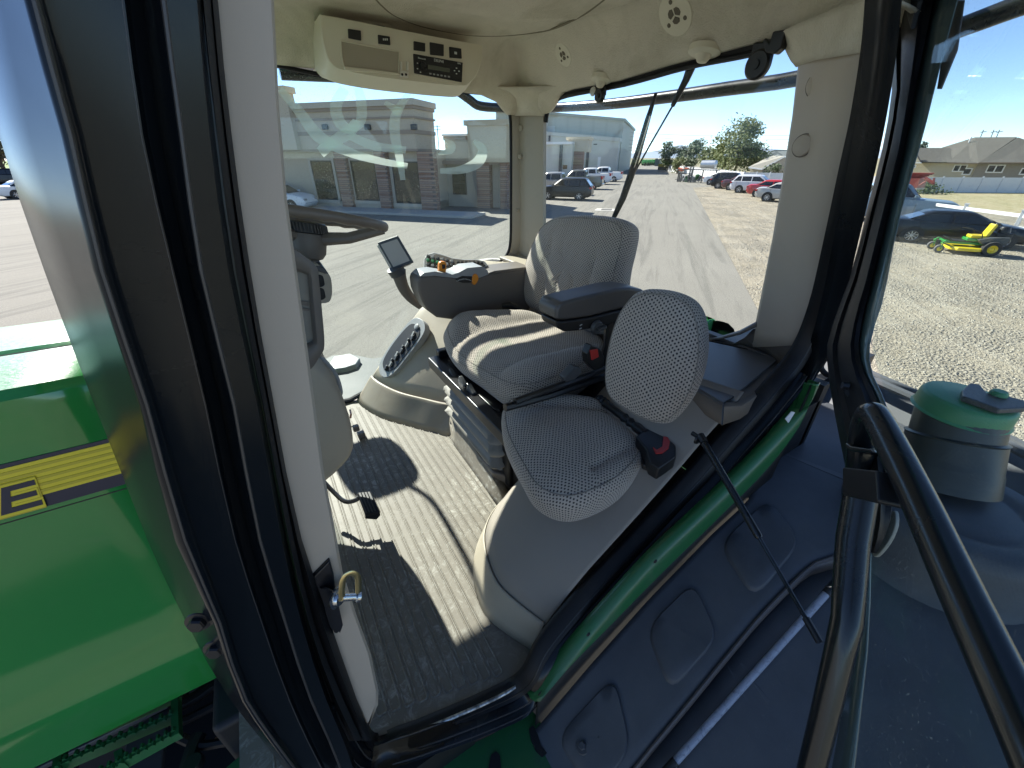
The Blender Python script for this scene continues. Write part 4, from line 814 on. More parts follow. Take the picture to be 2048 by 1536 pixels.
# monitor on its stalk
mref = PY(790, 506, 1.97); mn = (O-mref).normalized(); mn = (mn+Vector((-.30, .1, .05))).normalized()
fr_ = [(754, 485), (795, 471), (827, 525), (786, 541)]
mb = MB(); q = [PP(x, y, mref, mn) for x, y in fr_]; mb.prism(q, -mn*.012); mon = mb.build('monitor', MT['dgrey'], T, bevel=.004)
mb = MB(); c_ = sum(q, Vector())/4; qq = [c_+(p-c_)*.98 for p in q]; bk_ = [p-mn*.06+Vector((-.035, .0, -.01)) for p in qq]; mb.prism([p-mn*.012 for p in qq], (bk_[0]-qq[0])*.8); mb.build('monitor_housing', MT['lgrey'], mon, bevel=.006)
mb = MB(); mb.prism([c_+(p-c_)*Vector((1, 1, 1)).x*.80+mn*.0008 for p in q], -mn*.002); mb.build('screen', MT['screen'], mon)
mb = MB(); st = [PY(x, y, 1.96) for x, y in ((797, 540), (800, 556), (808, 577), (822, 596), (842, 612))]; mb.tube(catmull(st, 5), [lerp(.036, .020, i/20) for i in range(21)], 12, True, .8); mb.build('monitor_stalk', MT['brown'], mon)
mb = MB(); mb.tube([PY(790, 536, 1.96), PY(797, 549, 1.96)], [.042, .038], 14); mb.build('stalk_collar', MT['dgrey'], mon)
# ================================================================ steering column, wheel, pedal
SY = 1.22
cow = [(596, 700), (618, 702), (632, 712), (652, 732), (668, 756), (682, 784), (694, 818), (702, 846), (707, 880), (705, 897), (694, 918), (668, 945), (648, 962), (630, 985), (600, 1010), (560, 1010), (540, 800)]
P = [PY(x, y, SY) for x, y in cow]; P2 = [Vector((p.x, p.y+.14, p.z)) for p in P]
mb = MB()
cen = sum(P, Vector())/len(P)
rings = []
for t_, k_, dy in ((0, .80, 0), (.1, .93, .01), (.25, 1.0, .04), (.5, 1.02, .14), (.75, 1.0, .25), (1, .9, .32)):
    rings.append([Vector((cen.x+(p.x-cen.x)*k_, SY-.03+dy, cen.z+(p.z-cen.z)*k_)) for p in catmull(P, 4, True)])
rings = [[Vector((p.x, q.y, p.z)) for p, q in zip(catmull(P, 4, True), r_)] if False else r_ for r_ in rings]
mb.loft(rings, True, True); colm = mb.build('steering_column', MT['beige'], T, sharp=60)
mb = MB(); mb.tube(catmull([PY(x, y, SY-.012) for x, y in ((612, 900), (650, 885), (680, 872), (705, 852))], 4), .0016, 6); mb.build('seam', MT['blk'], colm)
mb = MB(); mb.tube(catmull([PY(x, y, SY+.02) for x, y in ((600, 728), (622, 738), (648, 762), (664, 786), (676, 792), (682, 784), (672, 750), (650, 722), (640, 716))], 4), [.006]*33, 8); mb.build('boot_rim', MT['lgrey'], colm)
slab([(618, 735), (640, 718), (655, 740), (668, 768), (672, 788), (662, 782), (640, 752)], 'Y', SY+.012, (0, .05, 0), 'boot', MT['blk'], colm, .004)
slab([(600, 690), (640, 690), (652, 735), (664, 780), (640, 760), (612, 735)], 'Y', SY+.02, (0, .12, 0), 'column_tube', MT['beige'], colm, .01)
# dash frame (mirror-like display frame on the column)
fo = [(560, 480), (592, 500), (612, 515), (634, 535), (638, 560), (644, 620), (649, 690), (640, 712), (622, 738), (604, 742), (585, 745), (560, 600)]
fi = [(570, 540), (590, 543), (610, 549), (618, 556), (622, 600), (627, 660), (629, 684), (622, 692), (600, 697), (580, 700), (565, 640), (560, 580)]
fpl = SY-.03
A_ = catmull([PY(x, y, fpl) for x, y in fo], 4, True); B_ = catmull([PY(x, y, fpl) for x, y in fi], 4, True)
mb = MB(); n_ = len(A_)
mb.loft([[a+Vector((0, .035, 0)) for a in A_], A_, [a.lerp(b, .3)+Vector((0, -.004, 0)) for a, b in zip(A_, B_)], [a.lerp(b, .75)+Vector((0, -.002, 0)) for a, b in zip(A_, B_)], [b+Vector((0, .010, 0)) for b in B_], [b+Vector((0, .035, 0)) for b in B_]], True); mb.build('display_frame', MT['brown'], colm, sharp=50)
mb = MB(); mb.prism([b+Vector((0, .03, 0)) for b in B_], (0, .012, 0)); mb.build('display_glass', mat('instrument_panel', (.20, .20, .18), .35), colm)
mb = MB(); mb.prism([PY(x, y, fpl+.025) for x, y in ((590, 600), (616, 604), (617, 612), (590, 608))], (0, .004, 0)); mb.prism([PY(x, y, fpl+.025) for x, y in ((596, 614), (618, 618), (618, 622), (596, 620))], (0, .004, 0)); mb.build('display_strip', MT['brown'], colm)
pod = [(626, 534), (646, 536), (660, 552), (664, 570), (664, 590), (658, 604), (640, 607), (630, 604)]
mb = MB(); mb.prism(catmull([PY(x, y, SY+.06) for x, y in pod], 4, True), (0, .12, 0)); pd = mb.build('switch_pod', MT['beige'], colm, bevel=.01, bseg=3)
for q in ((640, 562), (642, 588)):
    mb = MB(); mb.lathe([(0, .004), (.016, .003), (.018, 0)], PY(q[0], q[1], SY+.058), (0.5, -1, 0), 20, False); mb.build('vent', MT['blk'], pd)
slab([(632, 532), (648, 535), (658, 548), (650, 548), (634, 542)], 'Y', SY+.055, (0, .10, .006), 'pod_top', MT['dgrey'], pd, .003)
# steering wheel
wc = Vector((.135, 1.36, 3.055)); wn = Vector((.22, .12, 1)).normalized(); wa = Vector((1, 0, -.22)).normalized(); wb = wn.cross(wa)
def wp(a, r=.214, h=0): return wc+wa*(math.cos(a)*r)+wb*(math.sin(a)*r)+wn*h
mb = MB(); nn = 72; rings = []
for i in range(nn+1):
    a = 2*math.pi*i/nn; c_ = wp(a); e = (c_-wc).normalized(); ring = []
    for k in range(12):
        b = 2*math.pi*k/12; rr = .0138+(.0020*math.sin(i*math.pi/1.5) if math.sin(b) < -.2 else 0); ring.append(c_+e*math.cos(b)*rr+wn*math.sin(b)*rr)
    rings.append(ring)
mb.loft(rings, True); whl = mb.build('steering_wheel', mat('wheel_taupe', (.15, .125, .10), .45, 0, .2, 8, .2, 300, .001), T, sharp=60)
for a in (RAD(-25), RAD(95), RAD(215)):
    mb = MB(); mb.tube([wp(a, .03, -.06), wp(a, .12, -.045), wp(a, .215, -.008)], [.020, .016, .014], 10, True, 1.3); mb.build('spoke', MT['brown'], whl)
mb = MB(); mb.lathe([(.0, -.015), (.050, -.016), (.056, -.02), (.056, -.045), (.05, -.05)], wc-wn*.0, wn, 32); mb.build('horn_ring', MT['blk'], whl)
for i in range(40):
    a = 2*math.pi*i/40; mb = MB(); mb.box(wp(a, .057, -.033), (.004, .004, .022)); mb.build('notch', MT['bplas'], whl)
mb = MB(); mb.lathe([(.052, -.045), (.056, -.06), (.054, -.10), (.045, -.115), (.032, -.12), (.032, -.16)], wc, wn, 28); mb.build('hub', MT['brown'], whl)
mb = MB(); mb.tube([wc-wn*.15, wc-wn*.40, Vector((.02, 1.34, 2.5))], [.032, .04, .05], 14); mb.build('shaft', MT['brown'], whl)
# pedals
mb = MB(); mb.tube(catmull([PZ(640, 955, 2.10), PZ(668, 985, 2.07), PZ(690, 1003, 2.06), PZ(712, 1000, 2.06), PZ(722, 990, 2.07)], 4), .0085, 8); ped = mb.build('pedal', MT['bsteel'], T)
pdp = [(714, 986), (745, 984), (762, 1030), (756, 1038), (731, 1036)]
mb = MB(); mb.prism([PZ(x, y, 2.085) for x, y in ((714, 985), (742, 982), (760, 1022), (730, 1028))], (0, 0, -.012)); mb.prism([PZ(730, 1028, 2.085), PZ(760, 1022, 2.085), PZ(761, 1032, 2.06), PZ(753, 1040, 2.05), PZ(731, 1038, 2.05)], (.0, .008, 0)); mb.build('pedal_pad', MT['rubber'], ped, bevel=.003)
for i in range(5):
    a = PZ(716+i*6, 986-i*.8, 2.088); b = PZ(733+i*6, 1026-i*1.3, 2.088); mb = MB(); mb.tube([a, b], .0022, 6); mb.build('tread', MT['bplas'], ped)
mb = MB(); mb.box(PZ(712, 856, 2.02), (.03, .03, .03)); mb.box(PZ(722, 868, 1.97), (.035, .045, .03)); mb.build('bracket', MT['brown'], T, bevel=.006)
mb = MB(); mb.tube([PZ(700, 820, 2.10), PZ(702, 828, 2.10), PZ(701, 836, 2.08)], .005, 6); mb.build('hook', MT['copper'], colm)

# ================================================================ overhead console
OY = 1.93
oo = [(641, 34), (644, 30), (700, 40), (800, 60), (900, 79), (958, 90), (964, 98), (962, 125), (952, 152), (940, 165), (928, 172), (900, 171), (850, 166), (760, 155), (690, 142), (665, 132), (652, 112), (643, 75)]
OB = catmull([PY(x, y, OY) for x, y in oo], 3, True)
BK = catmull([PY(x+ (4 if y < 100 else 6), y+(10 if y > 110 else -2), OY+.25) for x, y in oo], 3, True)
mb = MB(); cen = sum(OB, Vector())/len(OB)
bulge = [Vector((p.x, p.y+.09, p.z-(.03 if p.z < cen.z else 0))) for p in OB]
mb.loft([[p+Vector((0, .27, .05)) for p in bulge], bulge, [p+Vector((0, .02, -.004 if p.z < cen.z else 0)) for p in OB], OB, [cen+(p-cen)*.985+Vector((0, -.004, 0)) for p in OB]], True, True); oc_ = mb.build('overhead_console', MT['ohc'], T, sharp=40)
# storage pocket frame and floor
def on(px, name, m, dy=-.006, vec=(0, .004, 0), par=None, b=.001): return slab(px, 'Y', OY+dy, vec, name, m, par or oc_, b)
pk = [(682, 81), (798, 103), (798, 146), (765, 142), (688, 134)]
on(pk, 'storage_pocket', mat('pocket_shade', (.36, .32, .24), .6), -.0055)
on([(688, 132), (765, 141), (800, 146), (800, 150), (765, 147), (690, 140)], 'pocket_lip', MT['ohc'], -.016, (0, .014, 0), None, .003)
mb = MB(); mb.tube([PY(x, y, OY-.006) for x, y in ((688, 134), (683, 110), (682, 81), (740, 92), (798, 103), (798, 146))], .003, 6); mb.build('pocket_rim', MT['ohc'], oc_)
for q in ([(696, 57), (722, 61), (723, 81), (697, 76)], [(756, 69), (780, 73), (781, 90), (757, 87)], [(828, 82), (851, 86), (851, 103), (828, 100)], [(860, 84), (888, 89), (888, 112), (861, 109)], [(899, 93), (923, 97), (924, 117), (900, 115)]):
    on(q, 'rocker_switch', MT['blk'], -.010, (0, .008, 0), None, .002)
for t_ in (0, 1, 2): on([(766+t_*3.6, 76.5), (768.4+t_*3.6, 77), (768.4+t_*3.6, 81), (766+t_*3.6, 80.5)], 'switch_mark', MT['keyw'], -.012, (0, .001, 0), None, 0)
on([(909, 103), (914, 104), (914, 109), (909, 108)], 'switch_mark', MT['keyw'], -.012, (0, .001, 0), None, 0)
# radio
rad = on([(827, 107), (926, 125), (924, 164), (829, 146)], 'radio', MT['blk'], -.010, (0, .008, 0), None, .002)
on([(856, 129), (900, 137), (899, 145), (856, 138)], 'radio_display', MT['lcd'], -.0125, (0, .002, 0), None, 0)
on([(829, 147), (924, 165), (928, 172), (829, 152)], 'radio_shelf', MT['ohc'], -.008, (0, .006, 0), None, .001)
mb = MB(); p = PY(845, 131, OY-.012); mb.lathe([(0, .010), (.011, .010), (.013, .006), (.014, 0)], p, (0, -1, 0), 20); mb.build('radio_knob', MT['bplas'], oc_)
for i in range(6): on([(859+i*7.4, 145.5+i*1.2), (863+i*7.4, 146.2+i*1.2), (863+i*7.4, 149.2+i*1.2), (859+i*7.4, 148.5+i*1.2)], 'radio_key', MT['lgrey'], -.0125, (0, .002, 0), None, 0)
for (x, y) in ((908, 140), (912, 135), (912, 146), (917, 141), (834, 125), (834, 136), (840, 143)): on([(x, y), (x+2.4, y+.4), (x+2.4, y+2.6), (x, y+2.2)], 'radio_key', MT['keyw'], -.0125, (0, .002, 0), None, 0)
def text(s, p, size, m, par, name='lettering', xdir=(1, 0, 0), ydir=(0, 0, 1), ext=.0006):
    cu = bpy.data.curves.new(name, 'FONT'); cu.body = s; cu.size = size; cu.extrude = ext; cu.align_x = 'LEFT'; cu.materials.append(m)
    o0 = bpy.data.objects.new(name, cu); C.objects.link(o0); bpy.context.view_layer.update(); me = bpy.data.meshes.new_from_object(o0.evaluated_get(bpy.context.evaluated_depsgraph_get())); bpy.data.objects.remove(o0)
    o = bpy.data.objects.new(name, me); C.objects.link(o); a = Vector(xdir).normalized(); b = Vector(ydir); b = (b-a*b.dot(a)).normalized(); n_ = a.cross(b)
    Mx = Matrix((a, b, n_)).transposed().to_4x4(); Mx.translation = p; o.matrix_world = Mx
    if par is not None: o.parent = par; o.matrix_parent_inverse = wm(par).inverted(); 
    return o
def text_on(s, px, py, size, Y, m, par): return text(s, PY(px, py, Y), size, m, par, 'lettering', PY(px+40, py+8, Y)-PY(px, py, Y), (0, 0, 1))
text_on('DELPHI', 868, 122.5, .013, OY-.0125, MT['keyw'], oc_)
text_on('Bluetooth', 836, 117, .008, OY-.0125, MT['keyw'], oc_)
text_on('MP3', 915, 128, .008, OY-.0125, MT['keyw'], oc_)
# metal clip bracket on the console
mb = MB()
for x in (801, 814): mb.prism([PY(x, y_, OY-.012) for y_ in (122, 140)]+[PY(x+4, y_, OY-.012) for y_ in (141, 124)], (0, .03, 0))
mb.prism([PY(x, y, OY-.014) for x, y in ((801, 140), (818, 143), (817, 156), (800, 153))], (0, .004, 0)); mb.build('clip_bracket', mat('plated_steel', (.75, .73, .66), .3, .6), oc_, bevel=.001)
for x in (804.5, 812): mb = MB(); mb.lathe([(0, .002), (.004, .002), (.0045, 0)], PY(x, 149, OY-.014), (0, -1, 0), 12, False); mb.build('screw', MT['blk'], oc_)
# dome light with missing lens above the console, roof speakers/vents and lamps
def head_pt(px, py, it=30):
    d = ray(px, py); t = .5
    for i in range(4000):
        p = O+d*t
        if p.x > 1.42 or p.y > 2.2: break
        if p.z > headz(p.x, p.y): break
        t += .001
    return O+d*t
def headn(p):
    e = .01; dx = (headz(p.x+e, p.y)-headz(p.x-e, p.y))/(2*e); dy = (headz(p.x, p.y+e)-headz(p.x, p.y-e))/(2*e); return Vector((dx, dy, -1)).normalized()
for (px, py, r) in ((1352, 28, .062), (1128, 109, .046)):
    p = head_pt(px, py); n_ = headn(p); mb = MB(); mb.lathe([(0, .006), (r*.8, .006), (r*.96, .005), (r, .001), (r, -.01)], p, n_, 36); v = mb.build('roof_vent', MT['ohc'], T)
    a = n_.orthogonal().normalized(); b = n_.cross(a)
    for k in range(3):
        an = k*2.094+.5; mb = MB(); q = p+(a*math.cos(an)+b*math.sin(an))*r*.60; mb.lathe([(0, .0075), (r*.10, .0075), (r*.11, .004)], q, n_, 12); mb.build('vent_hole', mat('vent_shadow', (.12, .10, .07), .8), v)
        mb = MB(); pts = [p+(a*math.cos(an+1.047+t_)+b*math.sin(an+1.047+t_))*r*rr for t_, rr in ((0, .05), (.85, .30), (.45, .38), (0, .40), (-.45, .38), (-.85, .30))]; mb.prism([x+n_*.0075 for x in pts], -n_*.003); mb.build('vent_slot', bpy.data.materials['vent_shadow'], v)
for (px, py, r) in ((1410, 100, .050), (1203, 156, .042)):
    p = head_pt(px, py); n_ = (headn(p)+Vector((0, 0, -2))).normalized(); mb = MB(); mb.lathe([(0, .010), (r*.75, .010), (r, .004), (r*1.02, -.012)], p+n_*.004, n_, 32); l_ = mb.build('dome_lamp', MT['ohc'], T)
    mb = MB(); mb.lathe([(0, .030), (r*.3, .026), (r*.5, .012), (r*.55, .004)], p+n_*.006, n_, 20); mb.build('lamp_nozzle', MT['ohc'], l_)
p = head_pt(748, 46); mb = MB(); mb.lathe([(0, .008), (.05, .008), (.07, .003), (.07, -.02)], p+Vector((0, -.0, 0)), (0, -.7, -.7), 28); l_ = mb.build('dome_lamp', MT['ohc'], T)
mb = MB(); mb.box(p+Vector((0, -.012, -.014)), (.07, .02, .012)); mb.build('lamp_opening', MT['blk'], l_, bevel=.004)
mb = MB(); mb.box(p+Vector((0, -.016, -.026)), (.03, .012, .012)); mb.build('lamp_socket', MT['ohc'], l_, bevel=.003)
# rear window hinges, latch and top seal
for (px, py, r) in ((1201, 192, .036), (1517, 130, .052)):
    p = PX(px, py, 1.405); r *= .72; mb = MB(); mb.lathe([(0, .018), (r*.3, .018), (r*.32, .014), (r*.85, .014), (r, .008), (r, -.004)], p, (-1, 0, 0), 28); h = mb.build('window_hinge', MT['bplas'], T)
    mb = MB(); mb.prism([p+Vector((0, s*r*.9, z)) for s, z in ((-1, 0), (-1, r*1.3), (1, r*1.5), (1, 0))], (.012, 0, 0)); mb.build('hinge_plate', MT['bplas'], h, bevel=.003)
mb = MB(); mb.prism([PX(x, y, 1.36) for x, y in ((1545, 62), (1572, 58), (1562, 95), (1548, 108), (1530, 105), (1524, 82), (1530, 74), (1538, 84))], (.03, 0, 0)); mb.build('window_latch', MT['bplas'], T, bevel=.006)
mb = MB(); mb.lathe([(0, .004), (.016, .004), (.018, 0)], PX(1186, 183, 1.40), (-1, 0, 0), 16); mb.build('window_latch', MT['chrome'], T)

# ================================================================ rear wiper and outside rail
WX = 1.50
mb = MB(); mb.tube([PX(x, y, WX) for x, y in ((1382, 135), (1372, 160), (1345, 212))], [.016, .013, .008], 8); mb.tube([PX(x, y, WX) for x, y in ((1345, 212), (1300, 290), (1272, 340), (1262, 362))], .004, 6); wa_ = mb.build('wiper_arm', MT['bsteel'], T)
mb = MB(); mb.tube([PX(x, y, WX-.015) for x, y in ((1312, 186), (1295, 240), (1278, 300), (1262, 350), (1246, 396), (1230, 430), (1226, 438))], [.006, .011, .014, .016, .015, .012, .009], 8); mb.build('wiper_blade', MT['rubber'], wa_)
mb = MB(); mb.tube([PX(x, y, WX-.022) for x, y in ((1300, 232), (1280, 300), (1268, 335))], .003, 6); mb.build('blade_spine', MT['chrome'], wa_)
RXp = 1.86
rl = [PX(600, 260, 2.6) if False else None]
pts = [PX(2200, -40, RXp), PX(2048, 8, RXp), PX(1890, 66, RXp), PX(1740, 112, RXp), PX(1600, 156, RXp), PX(1450, 178, RXp), PX(1350, 192, RXp), PX(1220, 208, RXp), PX(1110, 215, RXp)]
pb_ = pts[-1]; p2 = PY(1010, 216, 2.75); p3 = PY(960, 212, 2.75); p4 = PY(940, 200, 2.75); p5 = PY(918, 184, 2.75); p6 = PY(890, 168, 2.75); p7 = PY(800, 160, 2.75); p8 = PY(560, 148, 2.75)
mb = MB(); mb.tube(catmull(pts+[pb_.lerp(p2, .5), p2, p3, p4, p5, p6, p7, p8], 4), .026, 12); mb.build('roof_guard_rail', MT['bpaint'], T)

# ================================================================ latch striker on the near pillar
mb = MB(); mb.prism([PY(x, y, .470) for x, y in ((626, 1155), (660, 1121), (668, 1150), (676, 1210), (682, 1262), (672, 1270), (640, 1222))], (0, .02, 0)); lt = mb.build('door_striker', MT['bsteel'], T, bevel=.003)
for i in range(3):
    o_ = i*5; mb = MB(); mb.prism([PY(x, y, .466-i*.004) for x, y in ((640+o_, 1176), (662+o_, 1186), (676+o_, 1250), (670+o_, 1266), (658+o_, 1250))], (0, .003, 0)); mb.build('shim', MT['bsteel'], lt)
mb = MB(); p = PY(678, 1196, .448); mb.lathe([(0, .004), (.010, .004), (.012, .001), (.012, -.001), (.016, -.002), (.016, -.005)], p, (.55, -.6, .05), 24); mb.build('washer', MT['chrome'], lt)
a = PY(684, 1195, .44); b = PY(718, 1193, .44); mb = MB(); mb.tube([a, a.lerp(b, .78), a.lerp(b, .8), b], [.0055, .0055, .0085, .0085], 16); mb.build('striker_pin', MT['chrome'], lt)
mb = MB(); mb.tube(catmull([PY(x, y, .438) for x, y in ((684, 1200), (685, 1165), (694, 1149), (706, 1147), (716, 1156), (717, 1185))], 4), .0045, 8, True, .35); mb.build('striker_loop', MT['zinc'], lt)

# ================================================================ near side outside: green edge, fender, steps
up_ = [(1062, 1398), (1120, 1322), (1190, 1240), (1300, 1118), (1400, 1022), (1500, 925), (1560, 860), (1600, 812), (1633, 764)]
lo_ = [(1082, 1400), (1144, 1328), (1215, 1256), (1328, 1141), (1432, 1040), (1530, 942), (1592, 862), (1622, 802), (1634, 768)]
U3 = catmull([PY(x, y, .415) for x, y in up_], 5); L3 = catmull([PY(x, y, .392) for x, y in lo_], 5)
mb = MB(); rows = []
for a, b in zip(U3, L3):
    m_ = a.lerp(b, .5)+Vector((0, -.006, .003)); rows.append([a+Vector((0, .02, 0)), a, a.lerp(m_, .5)+Vector((0, -.005, .002)), m_, m_.lerp(b, .5)+Vector((0, -.003, 0)), b, b+Vector((0, .03, -.01))])
quilt(mb, rows); ge = mb.build('cab_edge_panel', MT['gsemi'], T, sharp=60, solid=.002)
slab([(1571, 838), (1584, 823), (1590, 825), (1577, 846)], 'Y', .372, (0, .002, 0), 'paper_label', mat('label_paper', (.62, .68, .74), .6), ge, 0)
for q in ((1310, 1122), (1176, 1268)):
    mb = MB(); mb.lathe([(0, .004), (.005, .003), (.006, 0)], PY(q[0], q[1], .398), (0, -1, 0), 10); mb.build('clip', MT['blk'], ge)
# fender height along the tractor
FX = [-.5, .18, .32, .50, .70, .95, 1.15, 1.32, 1.55, 1.8, 2.1, 2.5, 2.9]
FZ = [1.70, 1.74, 1.80, 1.945, 2.085, 2.215, 2.28, 2.31, 2.32, 2.30, 2.25, 2.15, 2.0]
def fz(X): return interp(X, FX, FZ)
def onf(px, py, dz=0):
    d = ray(px, py); t = .3
    while t < 6:
        p = O+d*t
        if p.z < fz(p.x)+dz: return p
        t += .002
    return p
def fq(edge1, edge2, dz, nx=40, ny=14, fn=None):
    rows = []
    for a, b in zip(edge1, edge2):
        row = []
        for k in range(ny+1):
            t_ = k/ny; x, y = lerp(a[0], b[0], t_), lerp(a[1], b[1], t_); row.append(Vector((x, y, fz(x)+dz+(fn(x, y, t_) if fn else 0))))
        rows.append(row)
    return rows
Xs = list(np.linspace(.20, 2.75, 60))
yin = lambda X: interp(X, [1.10, 1.25, 1.40, 2.75], [.40, .46, .64, .75])
pe = [onf(x, y) for x, y in ((1270, 1536), (1400, 1378), (1520, 1232), (1610, 1142), (1645, 1116), (1700, 1112))]
def yed(X): return interp(X, [-.2]+[p.x for p in pe]+[3.0], [pe[0].y]+[p.y for p in pe]+[pe[-1].y])
mb = MB(); quilt(mb, [[a+Vector((0, .012, 0)), Vector((a.x, .412, fz(a.x)-.08))] for a in L3]); mb.build('cab_edge_skirt', MT['blk'], T, solid=.004)
mb = MB(); mb.bb(1.16, 1.46, .44, .46, 1.7, 2.50); mb.bb(1.44, 2.5, .62, .66, 1.6, 2.34); mb.bb(1.44, 1.48, .44, .66, 1.7, 2.56); mb.build('inner_fender_wall', MT['blk'], T)
# main dark fender liner (embossed lozenges, stepped trough)
mb = MB(); rows = fq([(x, yin(x)) for x in Xs], [(x, yed(x)) for x in Xs], 0, fn=lambda x, y, t_: .016*smooth01((.12-t_)/.12)*0-.010*smooth01((t_-.93)/.07)); quilt(mb, rows); fl_ = mb.build('fender_liner', MT['fender'], T, solid=.004, sharp=60)
mb = MB(); rows = fq([(x, yed(x)) for x in Xs], [(x, -.75) for x in Xs], -.055, ny=20); quilt(mb, rows)
fo_ = mb.build('fender', MT['fender'], T, solid=.004, sharp=60)
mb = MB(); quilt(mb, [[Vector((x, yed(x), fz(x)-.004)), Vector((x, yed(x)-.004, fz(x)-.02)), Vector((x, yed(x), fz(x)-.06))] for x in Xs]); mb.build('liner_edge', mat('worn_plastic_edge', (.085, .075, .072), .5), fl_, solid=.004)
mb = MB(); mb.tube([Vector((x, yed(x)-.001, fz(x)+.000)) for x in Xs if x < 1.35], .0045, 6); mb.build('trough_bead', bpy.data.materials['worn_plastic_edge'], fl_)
def lozenge(px, par, h=.013, name='lozenge_emboss'):
    P = [onf(x, y) for x, y in px]; c_ = sum(P, Vector())/len(P); R_ = catmull(P, 1, True)
    # round the corners
    Q = []
    n = len(P)
    for i in range(n):
        a, b, c2 = P[i-1], P[i], P[(i+1) % n]
        for t_ in (0, .25, .5, .75, 1): Q.append((b+(a-b)*.28).lerp(b, t_).lerp(b.lerp(b+(c2-b)*.28, t_), t_))
    mb = MB(); rings = []
    for k_, hh in ((1.0, -.003), (1.0, .0), (.97, h*.7), (.93, h), (.6, h*.9), (.02, h*.85)): rings.append([Vector(((c_.x+(q.x-c_.x)*k_), (c_.y+(q.y-c_.y)*k_), fz(c_.x+(q.x-c_.x)*k_)+hh)) for q in Q])
    mb.loft(rings, True); return mb.build(name, MT['fender'], par, sharp=50)
lozenge([(1385, 1166), (1438, 1278), (1340, 1390), (1290, 1262)], fl_)
lozenge([(1535, 1000), (1602, 1088), (1508, 1205), (1436, 1092)], fl_)
lozenge([(1228, 1352), (1262, 1500), (1190, 1600), (1110, 1478)], fl_)
p = onf(1167, 1492); mb = MB(); n_ = Vector((-.5, 0, 1)).normalized(); mb.lathe([(0, .004), (.017, .004), (.019, .002), (.019, -.003)], p+n_*.006, n_, 28); bw = mb.build('washer', MT['dgrey'], fl_)
mb = MB(); mb.lathe([(0, .009), (.008, .009), (.010, .007), (.010, 0)], p+n_*.010, n_, 6); mb.build('bolt', MT['dgrey'], fl_, sharp=20)
mb = MB(); a, b = onf(1560, 900), onf(1700, 960); q = [onf(x, y, .004) for x, y in ((1558, 905), (1640, 820), (1665, 790), (1700, 880), (1702, 965))]; mb.prism(q, (0, 0, -.004)); mb.build('liner_plate', MT['fender'], fl_, bevel=.002)
for q in ([(1440, 1290), (1490, 1380), (1482, 1384), (1434, 1296)], [(1475, 1300), (1500, 1345), (1530, 1380), (1525, 1390), (1468, 1306)], [(1510, 1270), (1555, 1350), (1548, 1356), (1505, 1275)]):
    q_ = [(x+10, y+22) for x, y in q]; P_ = [onf(x, y, -.055)+Vector((0, 0, .004)) for x, y in q_]; mb = MB(); mb.prism(P_, (0, 0, -.006)); mb.build('stiffening_rib', MT['fender'], fo_, bevel=.002)
# grey rod with clamps
a, b = onf(1352, 1522, -.02), onf(1652, 1188, -.02); mb = MB(); mb.tube([a, b], .0085, 12); rod = mb.build('linkage_rod', MT['rodm'], T)
mb = MB(); mb.tube([a+(a-b).normalized()*.05, a], .0105, 12); mb.tube([b, b+(b-a).normalized()*.05], .0105, 12); mb.build('rod_end', MT['blk'], rod)
for q, s in ((a, 1), (b, -1)):
    c_ = q+(a-b).normalized()*.03*s; mb = MB(); ax = Vector((.3, .7, .5)).normalized(); e1_ = ax.orthogonal().normalized(); e2_ = ax.cross(e1_)
    mb.tube([c_+e1_*math.cos(t_)*.018+e2_*math.sin(t_)*.018 for t_ in np.linspace(0, 5.2, 16)], .0022, 6); mb.box(c_+e1_*.02, (.014, .008, .012)); mb.build('hose_clamp', MT['chrome'], rod)
# green mounting plate under the sill, with slots
gp = [(860, 1560), (905, 1505), (980, 1470), (1040, 1436), (1056, 1410), (1080, 1440), (1100, 1500), (1120, 1600), (860, 1640)]
mb = MB(); mb.prism([PZ(x, y, 1.80) for x, y in gp], (0, 0, -.008)); gpl = mb.build('mounting_plate', MT['greend'], T, bevel=.002)
for q in ([(975, 1545), (982, 1510), (992, 1502), (1000, 1510), (1003, 1545)], [(1058, 1458), (1066, 1450), (1074, 1462), (1082, 1492), (1094, 1506), (1084, 1514), (1072, 1502), (1062, 1480)]):
    mb = MB(); mb.prism([PZ(x, y, 1.804) for x, y in q], (0, 0, -.004)); mb.build('slot', MT['blk'], gpl)
mb = MB(); mb.prism([PZ(x, y, 1.76) for x, y in ((440, 1545), (505, 1490), (560, 1545), (560, 1640), (400, 1640))], (0, 0, -.01)); mb.build('bracket_plate', MT['greend'], T, bevel=.002)
